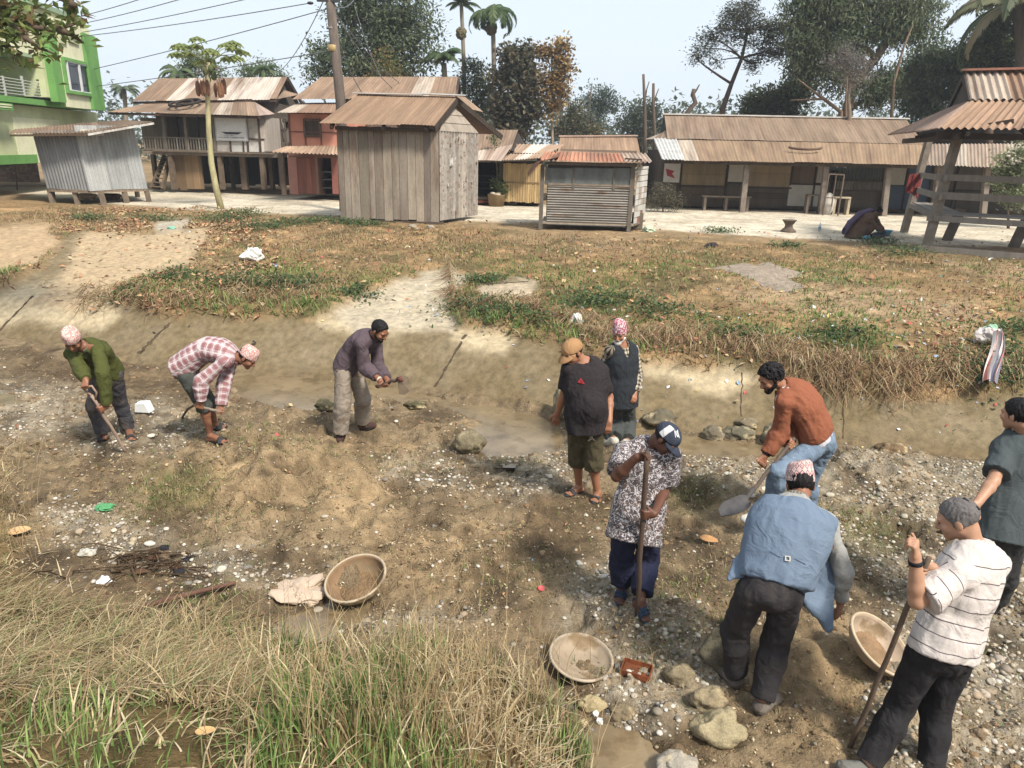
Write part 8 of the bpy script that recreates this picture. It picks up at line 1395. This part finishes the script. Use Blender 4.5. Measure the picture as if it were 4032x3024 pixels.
p = hit(568, 1618); m = MB(); s_ = ((p-CAM)@FW)/FX; m.hexa([p+np.array(v)*[30*s_, 30*s_, 36*s_] for v in ((-1, -.5, 0), (1, -.7, 0), (1.1, .6, 0), (-.8, .8, 0), (-.9, -.4, .9), (.4, -.6, 1), (.7, .5, 1.1), (-.7, .6, 1))], L(240, 240, 236)); m.build('foam_block', M_paper, label='broken white foam block on the gravel between the two left men', cat='foam block')
for x_, y_, lab in ((2345, 2805, 'upper one of two white chips beside the yellowish cobble'), (2360, 2835, 'lower one of two white chips beside the yellowish cobble')): stone(x_, y_, 30, 30, lab, L(240, 238, 230), x_, name='white_chip')
a = hit(490, 2440)+[0, 0, .05]; b = hit(930, 2315)+[0, 0, .05]; m = MB(); m.tube([a, a*.66+b*.34+[0, 0, .02], a*.3+b*.7+[0, 0, .01], b], [.022, .02, .018, .014], 10, L(116, 82, 66)); m.build('iron_pipe', M_beam, smooth=True, label='brown iron pipe lying half in the grass at the left', cat='pipe')
p = hit(580, 2230); m = MB(); r = np.random.default_rng(80)
for k in range(46): q = p+[r.normal()*.28, r.normal()*.12, .01+.05*r.random()]; e = np.array([r.normal()*.16, r.normal()*.07, .02*r.normal()]); m.tube([q-e, q+[0, 0, .03], q+e], [.006, .007, .003], 5, np.array(L(96, 76, 56))*(.5+r.random()))
for k in range(10): m.ell(p+[r.normal()*.3, r.normal()*.12, .03], (.05, .035, .02), 6, np.array((L(60, 58, 62), L(110, 80, 60), L(130, 110, 84))[k % 3]), .6, k)
m.build('trash_pile', M_ground, label='dark heap of wet leaves and twigs left of the pipe', cat='trash', kind='stuff')
# striped bag hanging at the right bank
A = hit(3890, 1360)+[0, 0, .05]; Bt = hit(3855, 1560)+[0, 0, .04]; th = thing('striped_bag', Bt, 'torn red, white and blue striped sack hanging down the right bank', 'bag'); r = np.random.default_rng(81)
C3_ = [L(214, 204, 196), L(190, 104, 94), L(206, 196, 190), L(212, 204, 198), L(104, 108, 130), L(210, 204, 198), L(190, 108, 98), L(126, 126, 140)]
m = MB(); rows = 14; N_ = 17; V = []; cc_ = []
for i in range(rows):
    t_ = i/(rows-1); q = A+(Bt-A)*t_+np.array([.03*math.sin(t_*5), -.16, .24]); wd = .06+.045*math.sin(t_*2.6)+.015*t_
    for k in range(N_): u = k/(N_-1)*2-1; V.append(q+np.array([u*wd, -.03*math.cos(u*9+t_*3)-.03*(1-u*u), .025*math.sin(u*7+t_*4)-.03*u*u])); cc_.append(C3_[min(int((k/(N_-1)+.04*math.sin(t_*6))*8) % 8, 7)])
V = np.array(V); a = np.arange(rows-1)[:, None]*N_+np.arange(N_-1)[None, :]; f_ = np.stack([a, a+1, a+N_+1, a+N_], -1).reshape(-1, 4); m.add(np.concatenate([V, V+[0, .006, -.006]]), np.concatenate([f_, f_[:, ::-1]+len(V)]), np.concatenate([cc_, cc_]))
m.build('cloth', M_paper, th); m = MB(); m.ell(A+[0, .03, .10], (.17, .12, .13), 14, L(232, 220, 212), .7, 5); m.ell(A+[.02, .05, .2], (.10, .08, .06), 10, L(150, 190, 160), .7, 6); m.build('knotted_top', M_paper, th)
# roadside things by the woman
p = atz(3103, 912, 1.21); m = MB(); m.lathe(p, [(0, 0), (.24, 0), (.23, .03), (.13, .12), (.11, .2), (.19, .32), (.22, .34), (.21, .36), (.15, .33), (0, .31)], 24, col=L(112, 96, 82)); m.build('stone_mortar', M_stone, smooth=True, label='waisted dark mortar standing on the road left of the woman', cat='mortar')
def bottle(px_, py_, label, col, h=.26): p = atz(px_, py_, 1.22); m = MB(); m.lathe(p, [(0, 0), (.04, 0), (.042, h*.6), (.02, h*.8), (.015, h), (0, h)], 12, col=col); m.lathe(p+[0, 0, h*.25], [(.0435, 0), (.0435, h*.2)], 12, col=L(90, 140, 190)); m.build('water_bottle', M_metal, smooth=True, label=label, cat='bottle')
bottle(3226, 908, 'clear water bottle with blue label between the mortar and the woman', L(206, 220, 226))
wp = [o for o in S.objects if o.name.startswith('person') and 'squatting' in o.get('label', '')][0].location
p = atz(3478, 925, 1.22); m = MB(); m.lathe(p+[0, 0, .0], [(0, 0), (.16, 0), (.24, .14), (.25, .15), (.23, .14), (.15, .02), (0, .02)], 24, (0, 0, 1), L(90, 170, 206)); m.build('blue_basin', M_metal, smooth=True, label='light blue plastic basin at the hands of the squatting woman', cat='basin')
p = atz(3450, 940, 1.22); m = MB(); m.ell(p+[0, 0, .09], (.2, .15, .1), 10, L(60, 62, 70), .5, 2); m.build('dark_pot', M_metal, smooth=True, label='dark pot on the ground before the blue basin', cat='pot'); p = atz(3412, 942, 1.22); m = MB(); m.ell(p+[0, 0, .05], (.12, .1, .06), 8, L(110, 180, 214), .4, 3); m.build('blue_cloth', M_paper, smooth=True, label='crumpled light blue cloth at the feet of the squatting woman', cat='cloth')
p = atz(2545, 905, 1.2); m = MB(); m.beam(p+[-.28, .1, .02], p+[-.28, .1, .5], .3, .28, L(120, 106, 88)); m.build('wooden_crate', M_plank, label='worn wooden crate standing against the right side of the kiosk', cat='crate'); crumple(2553, 912, 22, .8, 'pale green plastic bag on the ground right of the kiosk', L(206, 222, 190), 'plastic_bag', 'bag', 22)
p = atz(3010, 1080, 1.1); m = MB(); 
crumple(2800, 975, 22, .7, 'dark scrap of rag on the dry grass before the mortar', L(70, 62, 64), 'rag', 'cloth', 23)
# ash patch on the bank
c = hit(3010, 1075); th_ = np.linspace(0, 2*math.pi, 40)[:-1]; m = MB(); V = [[c[0], c[1], 0]]; 
for f in (.35, .7, 1.):
    for k, q in enumerate(th_): rr = f*(1+.25*math.sin(3*q)+.12*math.sin(7*q+1)); V.append([c[0]+.75*rr*math.cos(q), c[1]+1.3*rr*math.sin(q), 0])
V = np.array(V); V[:, 2] = zf(V[:, 0], V[:, 1])+.05+.015*rng.random(len(V)); V[-39:, 2] -= .06; n = 39; F3 = [[0, 1+i, 1+(i+1) % n] for i in range(n)]; F4 = [[1+r_*n+i, 1+(r_+1)*n+i, 1+(r_+1)*n+(i+1) % n, 1+r_*n+(i+1) % n] for r_ in range(2) for i in range(n)]; m.add(V, [np.array(F3), np.array(F4)], L(160, 144, 126)); m.build('ash_patch', M_ground, smooth=True, kind='structure')
# two animals resting in the shade under the tin shed
for (a, b), col, lab, nm in (((345, 790), L(176, 150, 116), 'tan dog curled up asleep under the tin shed', 'dog'), ((440, 790), L(84, 58, 44), 'dark brown dog lying under the right half of the tin shed', 'dog')):
    q = atz(a, b, 1.25); F = Field(q-[.5, .3, .05], q+[.5, .3, .5], .02)
    F.cap(q+[-.22, 0, .14], q+[.2, 0, .15], .13, .12, .05); F.cap(q+[.2, -.05, .16], q+[.36, -.14, .2], .075, .06, .04); F.ell(q+[.40, -.16, .20], (.075, .06, .06), None, .03); F.cap(q+[.43, -.18, .19], q+[.50, -.21, .17], .035, .024, .02)
    for s_ in (-.04, .04): F.cap(q+[.38, -.15+s_, .24], q+[.37, -.15+s_*1.3, .30], .02, .008, .01)
    F.cap(q+[.16, -.1, .08], q+[.32, -.2, .04], .04, .03, .02); F.cap(q+[-.2, -.1, .08], q+[-.02, -.2, .04], .05, .035, .02); F.cap(q+[-.32, 0, .1], q+[-.42, -.16, .05], .03, .015, .02)
    V, Q = F.mesh(); mesh(nm, V, Q, mat('short fur '+lab[:3], col, .9, .2, 20, .3, 80, .005), smooth=True, label=lab, cat='dog')

# ---------------- winter haze ----------------
hm = bpy.data.materials.new('haze'); hm.use_nodes = True; N = hm.node_tree.nodes; N.remove(N['Principled BSDF']); v = N.new('ShaderNodeVolumePrincipled'); v.inputs['Color'].default_value = (.86, .92, 1, 1); v.inputs['Density'].default_value = .0009; v.inputs['Anisotropy'].default_value = .2
hm.node_tree.links.new(v.outputs[0], N['Material Output'].inputs['Volume'])
m = MB(); m.hexa([(-130, -20, -3), (130, -20, -3), (130, 135, -3), (-130, 135, -3), (-130, -20, 26), (130, -20, 26), (130, 135, 26), (-130, 135, 26)]); m.build('haze', hm, kind='stuff', label='pale winter haze over the village', cat='haze')
